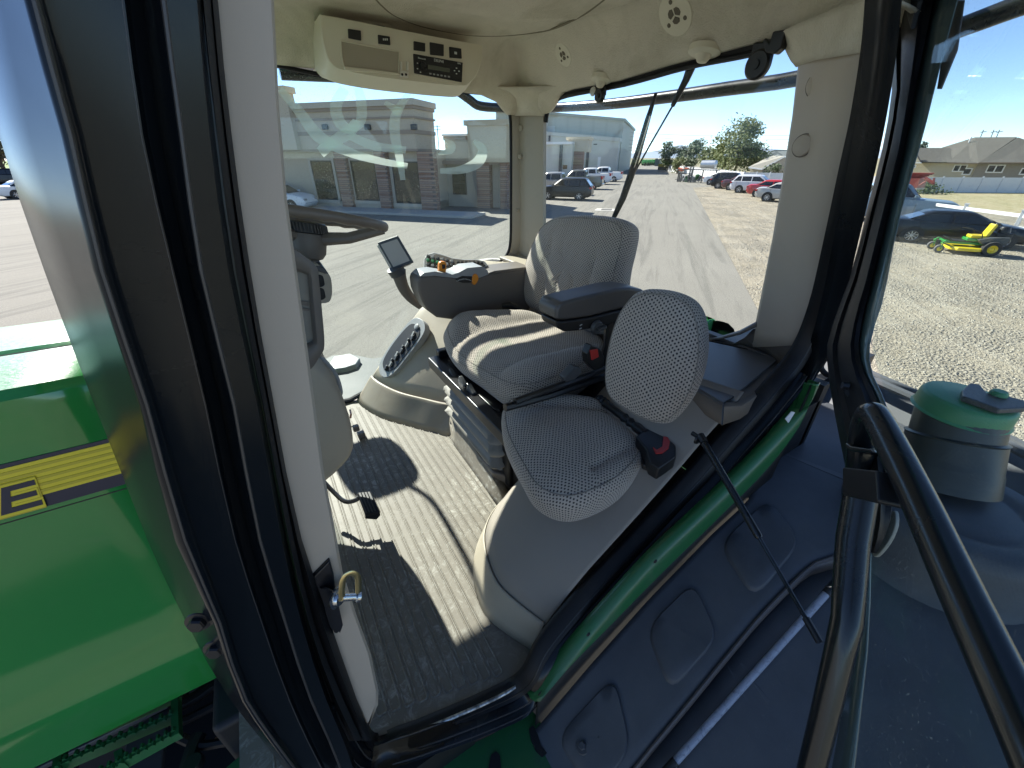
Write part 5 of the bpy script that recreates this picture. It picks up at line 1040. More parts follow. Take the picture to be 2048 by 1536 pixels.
# dark underside below the cab
mb = MB(); mb.bb(-.3, .62, .50, 2.2, 1.40, FL-.04); mb.bb(-.3, .16, .46, .6, 1.3, 1.9); mb.build('cab_base', MT['blk'], T)
mb = MB(); mb.bb(-2.2, -.2, 1.22, 1.6, 1.0, 1.95); mb.bb(-1.6, .2, .75, 1.6, .6, 1.15); mb.bb(-.34, -.2, 1.0, 1.22, 1.2, 1.9); mb.bb(-.75, .35, .80, 1.4, .9, 1.5); mb.bb(-.5, .3, .55, .80, .6, 1.0); mb.bb(-.43, -.18, .80, 1.2, .7, 1.90); mb.build('chassis', mat('chassis_black', (.012, .013, .016), .6, 0, .2, 3), T, bevel=.02)
for pts, r, m in (([(350, 1470), (400, 1490), (450, 1484), (500, 1478)], .012, 'rubber'), ([(430, 1482), (470, 1480), (508, 1472)], .009, 'copper'), ([(340, 1420), (390, 1395), (450, 1360), (520, 1380)], .018, 'rubber'), ([(365, 1400), (385, 1360), (410, 1325)], .010, 'bsteel'), ([(345, 1440), (370, 1440), (460, 1395)], .013, 'rubber'), ([(372, 1545), (385, 1500), (398, 1470)], .02, 'bsteel')):
    mb = MB(); mb.tube(catmull([PZ(x, y, 1.78) for x, y in pts], 5), r, 8); mb.build('hose', MT[m], T)
mb = MB(); mb.lathe([(0, .02), (.02, .02), (.024, .01), (.024, 0)], PZ(390, 1530, 1.78), (0, 0, 1), 16); mb.build('fitting', MT['bsteel'], T)
mb = MB(); mb.box(PZ(210, 1450, 1.70), (.5, .08, .02)); mb.box(PZ(130, 1510, 1.66), (.08, .2, .02)); mb.box(PZ(290, 1510, 1.66), (.10, .2, .02)); mb.build('underframe', MT['dgrey'], T, bevel=.005)
# steps with serrated bars
SZ = 1.85
st = None
for i, (p, q) in enumerate((((118, 1486), (348, 1388)), ((112, 1528), (346, 1428)), ((170, 1560), (350, 1462)))):
    a, b = PZ(*p, SZ), PZ(*q, SZ); mb = MB(); d_ = (b-a).normalized(); s_ = Vector((-d_.y, d_.x, 0)); mb.prism([a-s_*.006, b-s_*.006, b+s_*.006, a+s_*.006], (0, 0, -.035))
    for k in range(22):
        c_ = a.lerp(b, (k+.5)/22); mb.prism([c_-d_*.005, c_+d_*.005, c_+d_*.002+Vector((0, 0, .008)), c_-d_*.002+Vector((0, 0, .008))], s_*(.011 if k % 2 else -.011))
    o = mb.build('step' if st is None else 'step_bar', MT['greend'], st or T, sharp=25); st = st or o
for p, q in (((118, 1486), (108, 1560)), ((348, 1388), (350, 1470)), ((235, 1500), (240, 1530))):
    a, b = PZ(*p, SZ), PZ(*q, SZ); mb = MB(); mb.prism([a+Vector((-.008, 0, 0)), b+Vector((-.008, 0, 0)), b+Vector((.008, 0, 0)), a+Vector((.008, 0, 0))], (0, 0, -.03)); mb.build('step_end', MT['greend'], st)

# ================================================================ hood
sec = [(1.06, 1.90), (.965, 1.915), (.925, 1.93), (.920, 1.97), (.915, 2.03), (.905, 2.085), (.912, 2.115), (.930, 2.15), (.942, 2.25), (.948, 2.4), (.95, 2.55), (.95, 2.70), (.95, 2.815), (.953, 2.835), (.965, 2.850), (1.03, 2.857), (1.10, 2.866), (1.115, 2.862), (1.12, 2.862), (1.13, 2.868), (1.34, 2.860), (1.50, 2.82), (1.60, 2.775), (1.63, 2.72), (1.63, 2.4), (1.63, 1.9)]
mb = MB(); rows = []
for X in np.linspace(-3.4, -.30, 24):
    k_ = smooth01((-2.2-X)/1.6)*.22; rows.append([Vector((X, 1.34+(y-1.34)*(1-k_*.5), z-(z-1.9)*k_*.6)) for y, z in sec])
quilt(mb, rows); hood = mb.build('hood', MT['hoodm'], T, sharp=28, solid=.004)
def hoodpt(px, py, d=.0): return PY(px, py, .948-d)
def hb(x0, x1, z0, z1, m, name, d=.0): mb = MB(); mb.bb(x0, x1, .947-d, .9485-d, z0, z1); return mb.build(name, MT[m], hood, sharp=0)
zt, zb = 2.722, 2.612
hb(-1.9, -.30, zb, zt, 'decal', 'decal_band', .001)
hb(-1.9, -.30, 2.640, 2.714, 'yellow', 'decal_stripe', .0022)
for i in range(5): z0 = 2.647+i*.0135; hb(-1.9, -.30, z0, z0+.0055, 'yline', 'pinstripe', .0034)
# big letters of the name, only the tail of it in view: R E
def stroke(pts, m='decal', d=.006, name='letter'): mb = MB(); mb.prism([Vector((x, .947-d, z)) for x, z in pts], (0, .002, 0)); return mb.build(name, MT[m], hood, sharp=0)
ex = -.555; lw = .115; zb2 = 2.628; zt2 = 2.700
pE = PY(62, 985, .945)
def letterE(x0, x1, z0, z1, m, d, t_):
    zm = (z0+z1)/2
    stroke([(x0, z0), (x1, z0), (x1, z0+t_), (x0+t_*1.3, z0+t_), (x0+t_*1.3, zm-t_/2), (x1-.008, zm-t_/2), (x1-.008, zm+t_/2), (x0+t_*1.3, zm+t_/2), (x0+t_*1.3, z1-t_), (x1, z1-t_), (x1, z1), (x0, z1)], m, d)
def eq(a, b, d):      # a across, b down, mapped on the slanted letter cell
    TLx, TRx, BLx, BRx = (2, 977), (68, 960), (2, 1032), (86, 1009)
    x = lerp(lerp(TLx[0], TRx[0], a), lerp(BLx[0], BRx[0], a), b); y = lerp(lerp(TLx[1], TRx[1], a), lerp(BLx[1], BRx[1], a), b); return PY(x, y, .947-d)
def letter(poly, m, d, name='letter'): mb = MB(); mb.prism([eq(a, b, d) for a, b in poly], (0, .0012, 0)); return mb.build(name, MT[m], hood, sharp=0)
def Epoly(e): 
    t_ = .19; return [(-e, -e), (1+e*.6, -e), (1+e*.6, t_+e), (.26+e, t_+e), (.26+e, .5-t_/2-e), (.95+e*.6, .5-t_/2-e), (.95+e*.6, .5+t_/2+e), (.26+e, .5+t_/2+e), (.26+e, 1-t_-e), (1+e*.6, 1-t_-e), (1+e*.6, 1+e), (-e, 1+e)]
letter([(-1.2, -.14), (1.06, -.14), (1.06, 1.14), (-1.2, 1.14)], 'yline', .0042); letter(Epoly(.10), 'yellow', .0050); letter(Epoly(.0), 'decal', .0062)
letter([(-.95, 0), (-.70, 0), (-.70, .38), (-.28, 1.0), (-.58, 1.0), (-.80, .62), (-.80, 1.0), (-.95, 1.0)], 'decal', .0062)
mb = MB(); mb.tube([(-3.2, .949, 2.600), (-.3, .949, 2.600)], .002, 6); mb.build('panel_gap', MT['blk'], hood)
mb = MB(); mb.tube([(-3.2, 1.115, 2.863), (-.3, 1.115, 2.863)], .0035, 6); mb.build('panel_gap', MT['blk'], hood)
# far side mirror on its arm, outside the windscreen corner
mb = MB(); mc = Vector((.03, 2.95, 3.10)); ml = [(mc.x+.155*math.copysign(abs(math.cos(a))**.6, math.cos(a)), mc.z+.17*math.copysign(abs(math.sin(a))**.6, math.sin(a))) for a in np.linspace(0, 2*math.pi, 33)[:-1]]
mb.loft([[Vector((x+dx, mc.y+dy, z)) for x, z in ml] for dx, dy in ((0, 0), (.0, .05))], True, True); mr = mb.build('side_mirror', MT['bplas'], T, bevel=.01)
mb = MB(); mb.tube(catmull([(.10, 2.95, 3.25), (.14, 2.9, 3.36), (.10, 2.6, 3.5), (.0, 2.3, 3.55)], 5), .012, 8); mb.build('mirror_arm', MT['bsteel'], mr)
# lift-arm bracket seen through the rear window
mb = MB(); rp_ = 2.05
for dy in (0, .10): mb.prism([PX(x, y, rp_)+Vector((0, dy-.05, 0)) for x, y in ((1404, 690), (1404, 668), (1412, 650), (1425, 638), (1440, 640), (1452, 652), (1455, 665), (1446, 690))], (0, .03, 0))
lb = mb.build('lift_bracket', mat('light_green_paint', (.05, .30, .09), .4, 0, .1, 5), T, bevel=.01)
for x in (1414, 1424): mb = MB(); mb.lathe([(.0, 0), (.035, 0), (.04, .01), (.035, .02), (0, .02)], PX(x, 652, rp_), (0, 1, 0), 18); mb.build('pulley', bpy.data.materials['light_green_paint'], lb)
mb = MB(); mb.lathe([(0, .02), (.016, .02), (.018, 0)], PX(1452, 656, rp_)+Vector((0, -.08, 0)), (0.2, -1, 0), 6); mb.build('bolt', MT['chrome'], lb)
mb = MB(); mb.bb(1.9, 2.5, .9, 1.8, 1.2, 1.9); mb.build('rear_frame', MT['greend'], T, bevel=.03)
# step platform seen through the low side glass
mb = MB(); mb.prism([PZ(x, y, 1.75) for x, y in ((640, 722), (665, 710), (705, 708), (745, 716), (800, 708), (830, 650), (850, 640), (860, 700), (760, 850), (680, 850))], (0, 0, -.05)); pf = mb.build('far_side_platform', mat('platform_dark', (.045, .056, .052), .6, 0, .3, 8), T, bevel=.01)
mb = MB(); mb.prism([PZ(x, y, 1.79) for x, y in ((655, 730), (668, 712), (700, 706), (720, 716), (712, 728), (690, 735), (670, 738))], (0, 0, -.05)); mb.build('platform_cap', mat('platform_cap', (.20, .22, .21), .5), pf, bevel=.01)

# ================================================================ open door: frame, glass, handles, gas strut
HG = Vector((1.20, .42, 0)); DD = Vector((-.80, -.60, 0)); DN = Vector((-.60, .80, 0))
def PD(px, py, off=0): return PP(px, py, HG+DN*off, DN)
def dx(tab): return rowx(tab)
sa = dx([(-150, 1778), (0, 1775), (180, 1788), (300, 1768), (420, 1738), (560, 1702), (640, 1672), (690, 1658), (750, 1661), (820, 1672), (880, 1684), (935, 1695), (1000, 1702), (1060, 1715), (1105, 1737)])
sb_ = dx([(-150, 1900), (0, 1866), (180, 1828), (300, 1806), (420, 1776), (560, 1742), (640, 1722), (690, 1715), (735, 1722), (790, 1748), (850, 1768), (950, 1778), (1000, 1782), (1060, 1772), (1105, 1750)])
yy = [-150, -60, 0, 90, 180, 240, 300, 360, 420, 490, 560, 610, 650, 690, 720, 750, 785, 820, 850, 880, 935, 1000, 1040, 1075, 1105]
mb = MB(); rows = []
for y in yy:
    a, b = sa(y), sb_(y)
    rows.append([PD(a-2, y, -.03), PD(a, y, -.005), PD(lerp(a, b, .15), y, .014), PD(lerp(a, b, .3), y, .006), PD(lerp(a, b, .45), y, .018), PD(lerp(a, b, .75), y, .018), PD(lerp(a, b, .85), y, .010), PD(b, y, .004), PD(b, y, -.01)])
quilt(mb, rows); door = mb.build('door', MT['rubber'], T, solid=.004, sharp=50)
def fr_r(y): return rowx([(-150, 1965), (0, 1915), (180, 1868), (260, 1848), (450, 1795), (600, 1765), (700, 1738), (735, 1740), (790, 1764), (850, 1784), (950, 1790)])(y)
mb = MB(); quilt(mb, [[PD(sb_(y)-10, y, -.002), PD(fr_r(y), y, -.002)] for y in yy if y <= 935]); fritm = mat('glass_frit', (.055, .085, .080), .35, 0, .25, 5, coat=.5); mb.build('glass_border', fritm, door, solid=.002)
mb = MB(); quilt(mb, [[PD(a, y, -.001), PD(b, y, -.001)] for y, a, b in ((1060, 1722, 1742), (1105, 1722, 1740), (1200, 1716, 1738), (1300, 1706, 1733), (1400, 1692, 1722), (1540, 1666, 1706), (1640, 1648, 1690))]); mb.build('glass_border', fritm, door, solid=.004)
dg = [(1737, 1180), (1700, 1640), (2700, 2400), (2700, -400), (1915, -400), (1900, 0), (1800, 480), (1768, 620), (1775, 1000)]
def dpt(s, z): return HG+DD*s+Vector((0, 0, z))
def sz(px, py): p = PD(px, py)-HG; return p.dot(DD), p.z
q = [sz(1745, 1120), sz(1690, 1640)]
gl_ = [(.16, 3.62), (.14, 3.3), (.14, 2.75), (.22, 2.68), (.33, 2.55), (.35, 2.35), q[0], q[1], (q[1][0]+.02, 1.9), (1.22, 1.9), (1.22, 3.62)]
gl_ = [sz(1940, -200), sz(1880, 60), sz(1840, 260), sz(1790, 450), sz(1755, 620), sz(1750, 700), sz(1780, 800), sz(1785, 1000), sz(1742, 1105), sz(1738, 1200), sz(1722, 1400), sz(1700, 1560), (1.22, 1.95), (1.22, 3.62)]
mb = MB(); mb.prism([dpt(s, z) for s, z in gl_], DN*.004); mb.build('door_glass', MT['glass_d'], door, sharp=0)
# hinge details
for q in ((1696, 772),):
    mb = MB(); mb.lathe([(0, .010), (.007, .010), (.009, 0)], PD(q[0], q[1], .022), DN, 8); mb.lathe([(.0, .003), (.02, .002), (.022, 0)], PD(q[0]+6, q[1], .016), DN, 20); mb.build('door_screw', MT['bsteel'], door)
mb = MB(); mb.prism([PD(x, y, -.05) for x, y in ((1742, 572), (1754, 572), (1728, 684), (1716, 680))], DN*-.01); mb.build('outside_handle', MT['dgrey'], door, bevel=.003)
mb = MB(); mb.prism([PD(x, y, .03) for x, y in ((1822, 0), (1836, 0), (1826, 34), (1820, 60), (1812, 30), (1816, -60), (1836, -60))], DN*-.01); mb.build('door_fitting', MT['dgrey'], door, bevel=.003)
mb = MB(); quilt(mb, [[PD(1640+x, y, -.07), PD(1640+x+w_, y, -.075)] for x, y, w_ in ((258, 0, 30), (248, 100, 26), (236, 178, 6))]); mb.build('rain_gutter', MT['dgrey'], door, solid=.004)
# main grab bar
g0, g1 = PD(1748, 824, -.05), PD(2060, 1500, -.05)
g00 = PD(1722, 930, -.015)
gb_ = catmull([PD(1712, 985, .0), PD(1718, 930, .03), PD(1728, 860, .05), PD(1742, 828, .06), PD(1762, 850, .06), PD(1830, 985, .06), PD(1920, 1180, .06), PD(2060, 1480, .06), PD(2200, 1800, .06)], 6)
mb = MB(); mb.tube(gb_, .0185, 18); mb.build('grab_bar', MT['bpaint'], door)
mb = MB(); mb.tube([PD(x, y, .05) for x, y in ((1722, 985), (1706, 1080), (1698, 1180), (1694, 1240), (1680, 1300), (1650, 1430), (1612, 1580), (1590, 1680))], [.022, .022, .021, .020, .019, .018, .017, .016], 18); mb.build('door_lever_tube', MT['bpaint'], door)
mb = MB(); q = [PD(x, y, .085) for x, y in ((1684, 934), (1752, 941), (1756, 1000), (1752, 1006), (1684, 990))]; mb.prism(q, -DN*.05); mb.build('mounting_bracket', MT['bplas'], door, bevel=.004)
mb = MB(); mb.prism([PD(x, y, .07) for x, y in ((1690, 884), (1700, 892), (1742, 898), (1748, 906), (1700, 902), (1690, 896))], -DN*.05); mb.build('latch_arm', MT['bpaint'], door, bevel=.003)
mb = MB(); mb.prism([PD(x, y, .02) for x, y in ((1714, 870), (1722, 852), (1738, 866), (1742, 890), (1712, 892))], DN*-.01); mb.build('bracket_pad', mat('worn_tan_pad', (.20, .16, .12), .6), door, bevel=.002)
mb = MB(); mb.prism(catmull([PD(x, y, -.03) for x, y in ((1788, 1020), (1790, 1050), (1775, 1085), (1752, 1112), (1744, 1106), (1762, 1080), (1776, 1040))], 3, True), -DN*.006); mb.build('edge_guard', mat('pale_rubber_edge', (.35, .34, .30), .6), door, bevel=.002)
# gas strut
s0 = PY(1404, 878, .462); s1 = PD(1640, 1285, .02)
mb = MB(); mm = s0.lerp(s1, .485); k_ = (PP(1516, 1072, s0, (s1-s0).cross(ray(1516, 1072)).cross(s1-s0)) if False else mm)
dS = (s1-s0); best = min(range(101), key=lambda i: (lambda c: abs((c-O).normalized().dot(ray(1516, 1072).normalized())-1))(s0+dS*i/100)); mm = s0+dS*best/100
mb.tube([s0, mm, mm+dS.normalized()*.004], [.0085, .0085, .006], 14); gs_ = mb.build('gas_strut', MT['bpaint'], T)
mb = MB(); mb.tube([mm, s1], .0042, 10); mb.build('strut_rod', MT['bpaint'], gs_)
mb = MB(); mb.tube([s0+Vector((0, .03, 0)), s0+Vector((0, -.004, 0))], .006, 10); mb.lathe([(0, .006), (.012, .005), (.014, 0)], s0+Vector((0, .012, -.008)), (0, -1, 0), 16); mb.tube([s0-dS.normalized()*.012, s0+dS.normalized()*.012], .011, 10); mb.build('ball_joint', MT['bplas'], gs_)
mb = MB(); mb.tube([s1-dS.normalized()*.04, s1], .007, 10); mb.build('strut_end', MT['bplas'], gs_)

# ================================================================ fuel filler on the fender
cb = onf(1905, 1010); cbx, cby = cb.x+.02, cb.y+.02
capc = PZ(1934, 802, 2.625)
mb = MB(); 
mo = []
mo_c = PZ(1918, 1002, 2.40)
for r, h in ((.30, -.22), (.25, -.17), (.232, -.12), (.222, -.04), (.212, -.012), (.195, -.001), (.165, .0), (.150, -.002), (.140, -.010), (.128, -.012), (.118, -.004), (.0, -.004)):
    mo.append([Vector((mo_c.x+math.cos(a)*r*1.0, mo_c.y+math.sin(a)*r*1.0, 2.40+h)) for a in np.linspace(0, 2*math.pi, 41)[:-1]])
mb.loft(mo, True); fn_ = mb.build('tank_mound', MT['fender'], T, sharp=60)
tb = PZ(1884, 968, 2.395); tt = Vector((capc.x, capc.y, 2.60))
mb = MB(); mb.tube([tb, tb.lerp(tt, .25), tb.lerp(tt, .28), tb.lerp(tt, .62), tb.lerp(tt, .64), tb.lerp(tt, .66), tt], [.112, .107, .105, .100, .103, .094, .092], 36); mb.build('filler_neck', mat('filler_dark', (.028, .034, .032), .4, 0, .2, 4), fn_)
ax = (Vector((.02, -.02, 1))).normalized(); mb = MB(); mb.lathe([(.099, -.028), (.104, -.024), (.099, -.018), (.097, .016), (.092, .024), (.088, .026), (0, .028)], tt+Vector((0, 0, .012)), ax, 40); cap = mb.build('filler_cap', MT['gcap'], fn_)
ct = tt+Vector((0, 0, .046)); vx = (PZ(2040, 820, ct.z)-PZ(1930, 775, ct.z)).normalized(); vy = Vector((-vx.y, vx.x, 0))
mb = MB(); q = [PZ(x, y, ct.z+.012) for x, y in ((1925, 780), (1940, 765), (1960, 768), (1975, 785), (2010, 790), (2050, 800), (2055, 815), (2000, 818), (1950, 800), (1926, 792))]; mb.prism(q, (0, 0, -.016)); mb.build('cap_latch', MT['dgrey'], cap, bevel=.004)
p = PZ(1996, 790, ct.z+.014); mb = MB(); mb.lathe([(0, .012), (.014, .012), (.018, .006), (.018, 0)], p, (0, 0, 1), 16); mb.build('cap_knob', MT['gcap'], cap)
# outer rim ridges of the fender
for o_ in (0, .05):
    P_ = catmull([PZ(x, y, 2.40+o_*.3) for x, y in ((1640, 700), (1700, 728), (1760, 756), (1850, 795), (1950, 845), (2050, 895), (2200, 980))], 5)
    mb = MB(); mb.tube([p+Vector((-o_, -o_*.4, 0)) for p in P_], .016, 8); mb.build('fender_rim', MT['fender'], fo_)
P_ = catmull([PZ(x, y, 2.395) for x, y in ((1640, 700), (1700, 728), (1760, 756), (1850, 795), (1950, 845), (2050, 895), (2250, 1000))], 5)
mb = MB(); quilt(mb, [[p, p+Vector((-.05, -.02, -.012)), Vector((p.x-.12, p.y-.05, lerp(p.z, fz(p.x-.12)-.03, .6))), Vector((p.x-.30, p.y-.14, fz(p.x-.3)-.03))] for p in P_]); mb.build('fender_shoulder', MT['fender'], fo_, solid=.006)
# cable loop by the rear pillar
mb = MB(); mb.tube(catmull([PX(x, y, 1.5) for x, y in ((1680, 690), (1662, 705), (1648, 720), (1642, 735), (1652, 748), (1664, 752))], 5), .009, 8); mb.build('cable', MT['rubber'], T)
# ================================================================ office building
NB = UR
def on_plane(px, py, p0, n=NB, d=0): return PP(px, py, Vector(p0)-Vector(n)*d, n)
def wallpoly(mb, px, p0, n=NB, d=0, th=.12): 
    P = [on_plane(x, y, p0, n, d) for x, y in px]; mb.prism(P, Vector(n)*th); return mb
stu1 = mat('stucco_tan', (.46, .41, .33), .9, 0, .08, 1.2, .3, 40, .01); stu2 = mat('stucco_grey', (.48, .41, .31), .9, 0, .08, 1.2, .3, 40, .01); stu3 = mat('stucco_cream', (.60, .50, .34), .9, 0, .08, 1.2)
stu4 = mat('stucco_brown', (.30, .24, .185), .9, 0, .08, 1.2); roofw = mat('white_roof_edge', (.72, .72, .70), .6)
brk = brick_mat('stacked_stone', (.22, .10, .06), (.38, .25, .17), (.10, .07, .06)); brkd = brk
winm = NT('office_window_glass'); n_ = winm.noise(winm.coord('Object'), .9, 4); winm.set(winm.mix(winm.ramp(n_, [(.4, 0.0), (.6, 1.0)]), (.012, .015, .014), (.05, .048, .035)), .06, 0, .6, .4); winm = winm.m
frm = mat('window_frame_dark', (.03, .03, .03), .5)
B0 = PZ(846, 424, 0)
OB_ = empty('office_building', tuple(B0), label='tan and grey stucco office building with brick piers and tall dark windows, across the lot', cat='building')
def fbox(px0, px1, py0, py1, name, m, par, p0, proud=0, th=.3, n=NB):
    mb = MB(); P = [on_plane(px0, py0, p0, n, proud), on_plane(px1, py0, p0, n, proud), on_plane(px1, py1, p0, n, proud), on_plane(px0, py1, p0, n, proud)]
    # keep verticals vertical and horizontals level, measured at the left top corner and right bottom corner
    zt_, zb_ = (P[0].z+P[1].z)/2, (P[2].z+P[3].z)/2; a = (P[0]+P[3])/2; b = (P[1]+P[2])/2
    q = [Vector((a.x, a.y, zt_)), Vector((b.x, b.y, zt_)), Vector((b.x, b.y, zb_)), Vector((a.x, a.y, zb_))]
    mb.prism(q, Vector(n)*th); return mb.build(name, m, par)
def hz(p): return (p-B0).dot(VR)
def bl(v0, v1, z0, z1, u0, u1, name, m, par, base=None, bevel=0):
    base = base or B0; c_ = base+VR*((v0+v1)/2)+UR*((u0+u1)/2); c_.z = (z0+z1)/2; mb = MB(); mb.box(c_, (abs(v1-v0), abs(u1-u0), abs(z1-z0)), Matrix((VR, UR, Vector((0, 0, 1)))).transposed()); return mb.build(name, m, par, bevel=bevel)
def zv(px, py, d=0): p = on_plane(px, py, B0, NB, d); return (p-B0).dot(VR), p.z
par_top = zv(840, 196)[1]; band = zv(700, 299)[1]
bl(-22, 0, band, par_top-.5, 0, 2.6, 'upper_wall', stu2, OB_)
bl(-22, .08, par_top-.5, par_top-.32, -.10, 2.68, 'parapet_band', stu4, OB_); bl(-22, .16, par_top-.32, par_top, -.20, 2.76, 'parapet', stu1, OB_)
bl(-22, .1, zv(700, 236)[1], zv(700, 240)[1], -.07, 2.65, 'trim_band', stu4, OB_); bl(-22, .06, zv(700, 262)[1], zv(700, 270)[1], -.05, 2.64, 'trim_band', stu4, OB_)
bl(-22, .0, 0, band, .5, 4, 'lower_wall', stu2, OB_); bl(-22, .05, band-.12, band+.02, -.02, 2.7, 'soffit', stu4, OB_); bl(-22, 0, 0, .45, .3, 4, 'base_course', stu1, OB_)
vt = zv(600, 172)[1]; v0 = zv(582, 200)[0]
bl(-22, v0, band, vt-.35, -.4, .3, 'entrance_tower', stu2, OB_); bl(-22.2, v0+.15, vt-.35, vt, -.55, .4, 'tower_cornice', stu3, OB_)
for (a, b) in ((668, 690), (748, 770), (834, 866)):
    va, vb = zv(a, 320)[0], zv(b, 320)[0]; bl(va, vb, .0, band-.12, .02, .55, 'brick_pier', brk, OB_)
for (a, b, yt, yb) in ((612, 655, 321, 400), (692, 742, 321, 402), (776, 830, 323, 408)):
    va, vb = zv(a, yt)[0], zv(b, yt)[0]; zt_ = zv(a, yt)[1]; zb_ = zv((a+b)/2+10, yb)[1]
    w_ = bl(va, vb, zb_, zt_, .40, .52, 'window', frm, OB_); bl(va+.07, vb-.07, zb_+.07, zt_-.07, .37, .41, 'pane', winm, w_); bl(va-.18, vb+.18, zb_-.22, zb_-.0, .24, .52, 'window_sill', stu1, w_)
    for q_ in ((va-.2, va), (vb, vb+.2)): bl(q_[0], q_[1], zb_, zt_+.14, .34, .52, 'window_trim', stu1, w_)
    bl(va, vb, zt_, zt_+.14, .34, .52, 'window_trim', stu1, w_); bl(va+.3, vb-.5, zb_+.12, zb_+.9, .60, .70, 'desk_behind_glass', stu4, w_)
for x in (650, 735, 828):
    p = on_plane(x, 254, B0, NB, .12); mb = MB(); mb.box(p, (.42, .2, .3), Matrix((VR, UR, Vector((0, 0, 1)))).transposed()); mb.build('wall_lamp', MT['dgrey'], OB_, bevel=.05)
# recessed right wing with a lower roof, brick columns and a small window
wz = zv(900, 267, -3)[1]
vr1 = (on_plane(1012, 300, B0, NB, -4)-B0).dot(VR)
bl(0, vr1+.3, 0, wz-.35, 4, 9, 'wing_wall', stu1, OB_); bl(0, vr1+.3, wz-.35, wz-.12, 3.8, 9, 'wing_trim', stu4, OB_); bl(0, vr1+.1, wz-.12, wz, 3.6, 9, 'wing_roof_edge', roofw, OB_)
va, vb = [(on_plane(x, 300, B0, NB, -3.2)-B0).dot(VR) for x in (936, 1030)]; ztw = on_plane(960, 240, B0, NB, -3.2).z
bl(va, vb, 2.9, ztw-.3, 3.2, 6.5, 'wing_tower', stu3, OB_); bl(va-.15, vb+.15, ztw-.3, ztw, 3.0, 6.7, 'tower_cornice', stu3, OB_)
for (a, b) in ((952, 978), (1000, 1014)):
    q0, q1 = [(on_plane(x, 320, B0, NB, -3.4)-B0).dot(VR) for x in (a, b)]; bl(q0, q1, 0, 3.0, 3.35, 4.05, 'brick_pier', brk, OB_)
q0, q1 = [(on_plane(x, 350, B0, NB, -4)-B0).dot(VR) for x in (905, 932)]; z1_, z0_ = on_plane(905, 343, B0, NB, -4).z, on_plane(925, 389, B0, NB, -4).z
w_ = bl(q0, q1, z0_, z1_, 3.93, 4.02, 'window', frm, OB_); bl(q0+.06, q1-.06, z0_+.06, z1_-.06, 3.90, 3.94, 'pane', winm, w_); bl(q0, q1, (z0_+z1_)/2-.03, (z0_+z1_)/2+.03, 3.88, 3.92, 'muntin', frm, w_)
bl(0, vr1, 2.75, 2.98, 3.4, 4.05, 'wing_band', stu4, OB_)
# low kerb walk in front
mb = MB(); c_ = B0+VR*(-9)+UR*(-1.1); c_.z = .07; mb.box(c_, (27, 2.2, .14), Matrix((VR, UR, Vector((0, 0, 1)))).transposed()); mb.build('sidewalk', mat('concrete_walk', (.40, .38, .34), .9), kind='structure', bevel=.02)

# ================================================================ warehouse
W0 = PZ(1236, 346, 0)
WH = empty('warehouse', tuple(W0), label='large pale green metal warehouse with a sloping roofline, behind the parked pickups', cat='warehouse')
sid = metal_siding('pale_metal_siding', (.44, .44, .36)); sid2 = metal_siding('white_metal_siding', (.52, .52, .46), 1.2)
def wpt(px, py, d=0): return PP(px, py, W0-NB*d, NB)
def wvz(px, py, d=0): p = wpt(px, py, d); return (p-W0).dot(VR), p.z
def wpoly(vz, u0, u1, name, m, par=WH):
    P = [W0+VR*a+UR*u0+Vector((0, 0, b)) for a, b in vz]; mb = MB(); mb.prism(P, UR*(u1-u0)); return mb.build(name, m, par, sharp=0)
zr = wvz(1246, 240)[1]; vL, zL = wvz(1090, 226); vL2, zL2 = wvz(1121, 229.5)
wpoly([(0, 0), (0, zr), (vL2, zL2), (vL-12, zL+.6), (vL-12, 0)], 0, 40, 'gable_wall', sid)
wpoly([(.3, zr-.25), (.3, zr+.25), (vL2, zL2+.35), (vL-12, zL+1), (vL-12, zL+.4), (vL2, zL2-.15)], -.5, 40.5, 'roof', mat('roof_trim', (.33, .34, .27), .6))
d1 = 4; a, za = wvz(1086, 268, d1); b, zb_ = wvz(1238, 283.5, d1)
wpoly([(a-8, 0), (a-8, za+.5), (b, zb_), (b, 0)], -d1, -.01, 'lean_to_wall', sid2); wpoly([(a-8, za+.5), (a-8, za+1.2), (b+.2, zb_+.7), (b+.2, zb_)], -d1-.3, -.01, 'lean_to_roof', mat('lean_trim', (.50, .50, .44), .6))
def wb(x0, x1, y0, y1, d, th, name, m, par=WH, zb=None):
    a, z1 = wvz(x0, y0, d); b, z0 = wvz(x1, y1, d); z0 = z0 if zb is None else zb; wm_ = wpoly([(a, z0), (b, z0), (b, z1), (a, z1)], -d, -d+th, name, m, par); return wm_
wb(1082, 1142, 288, 340, 24, 4, 'annex_wall', sid2, zb=0); wb(1078, 1144, 284, 288.5, 24.6, 5, 'annex_roof', roofw)
wb(1136, 1176, 278, 304, 22, 4, 'porch_tower', stu2); wb(1132, 1180, 274, 279, 22.3, 4.6, 'porch_cornice', stu3); wb(1140, 1153, 303, 340, 22.2, 1, 'brick_pier', brkd, zb=0); wb(1155, 1165, 303, 340, 22.2, 1, 'brick_pier', brkd, zb=0)
wb(1119.5, 1122, 290, 345, 24.5, .4, 'downspout', MT['dgrey'], zb=0); wb(1174, 1176, 290, 333, d1+.2, .2, 'downspout', MT['dgrey'], zb=0); wb(1196, 1200, 314, 330, d1+.1, .1, 'door', roofw, zb=0)
wb(1096, 1109, 252, 267, .15, .1, 'louvre', sid2); wb(1187, 1194, 287.5, 289.5, d1+.1, .1, 'sign_plate', MT['dgrey']); wb(1126, 1134, 330, 338, 24.1, .1, 'window', winm)
wb(1097, 1100, 271, 283, 24, .4, 'flue', MT['dgrey'])

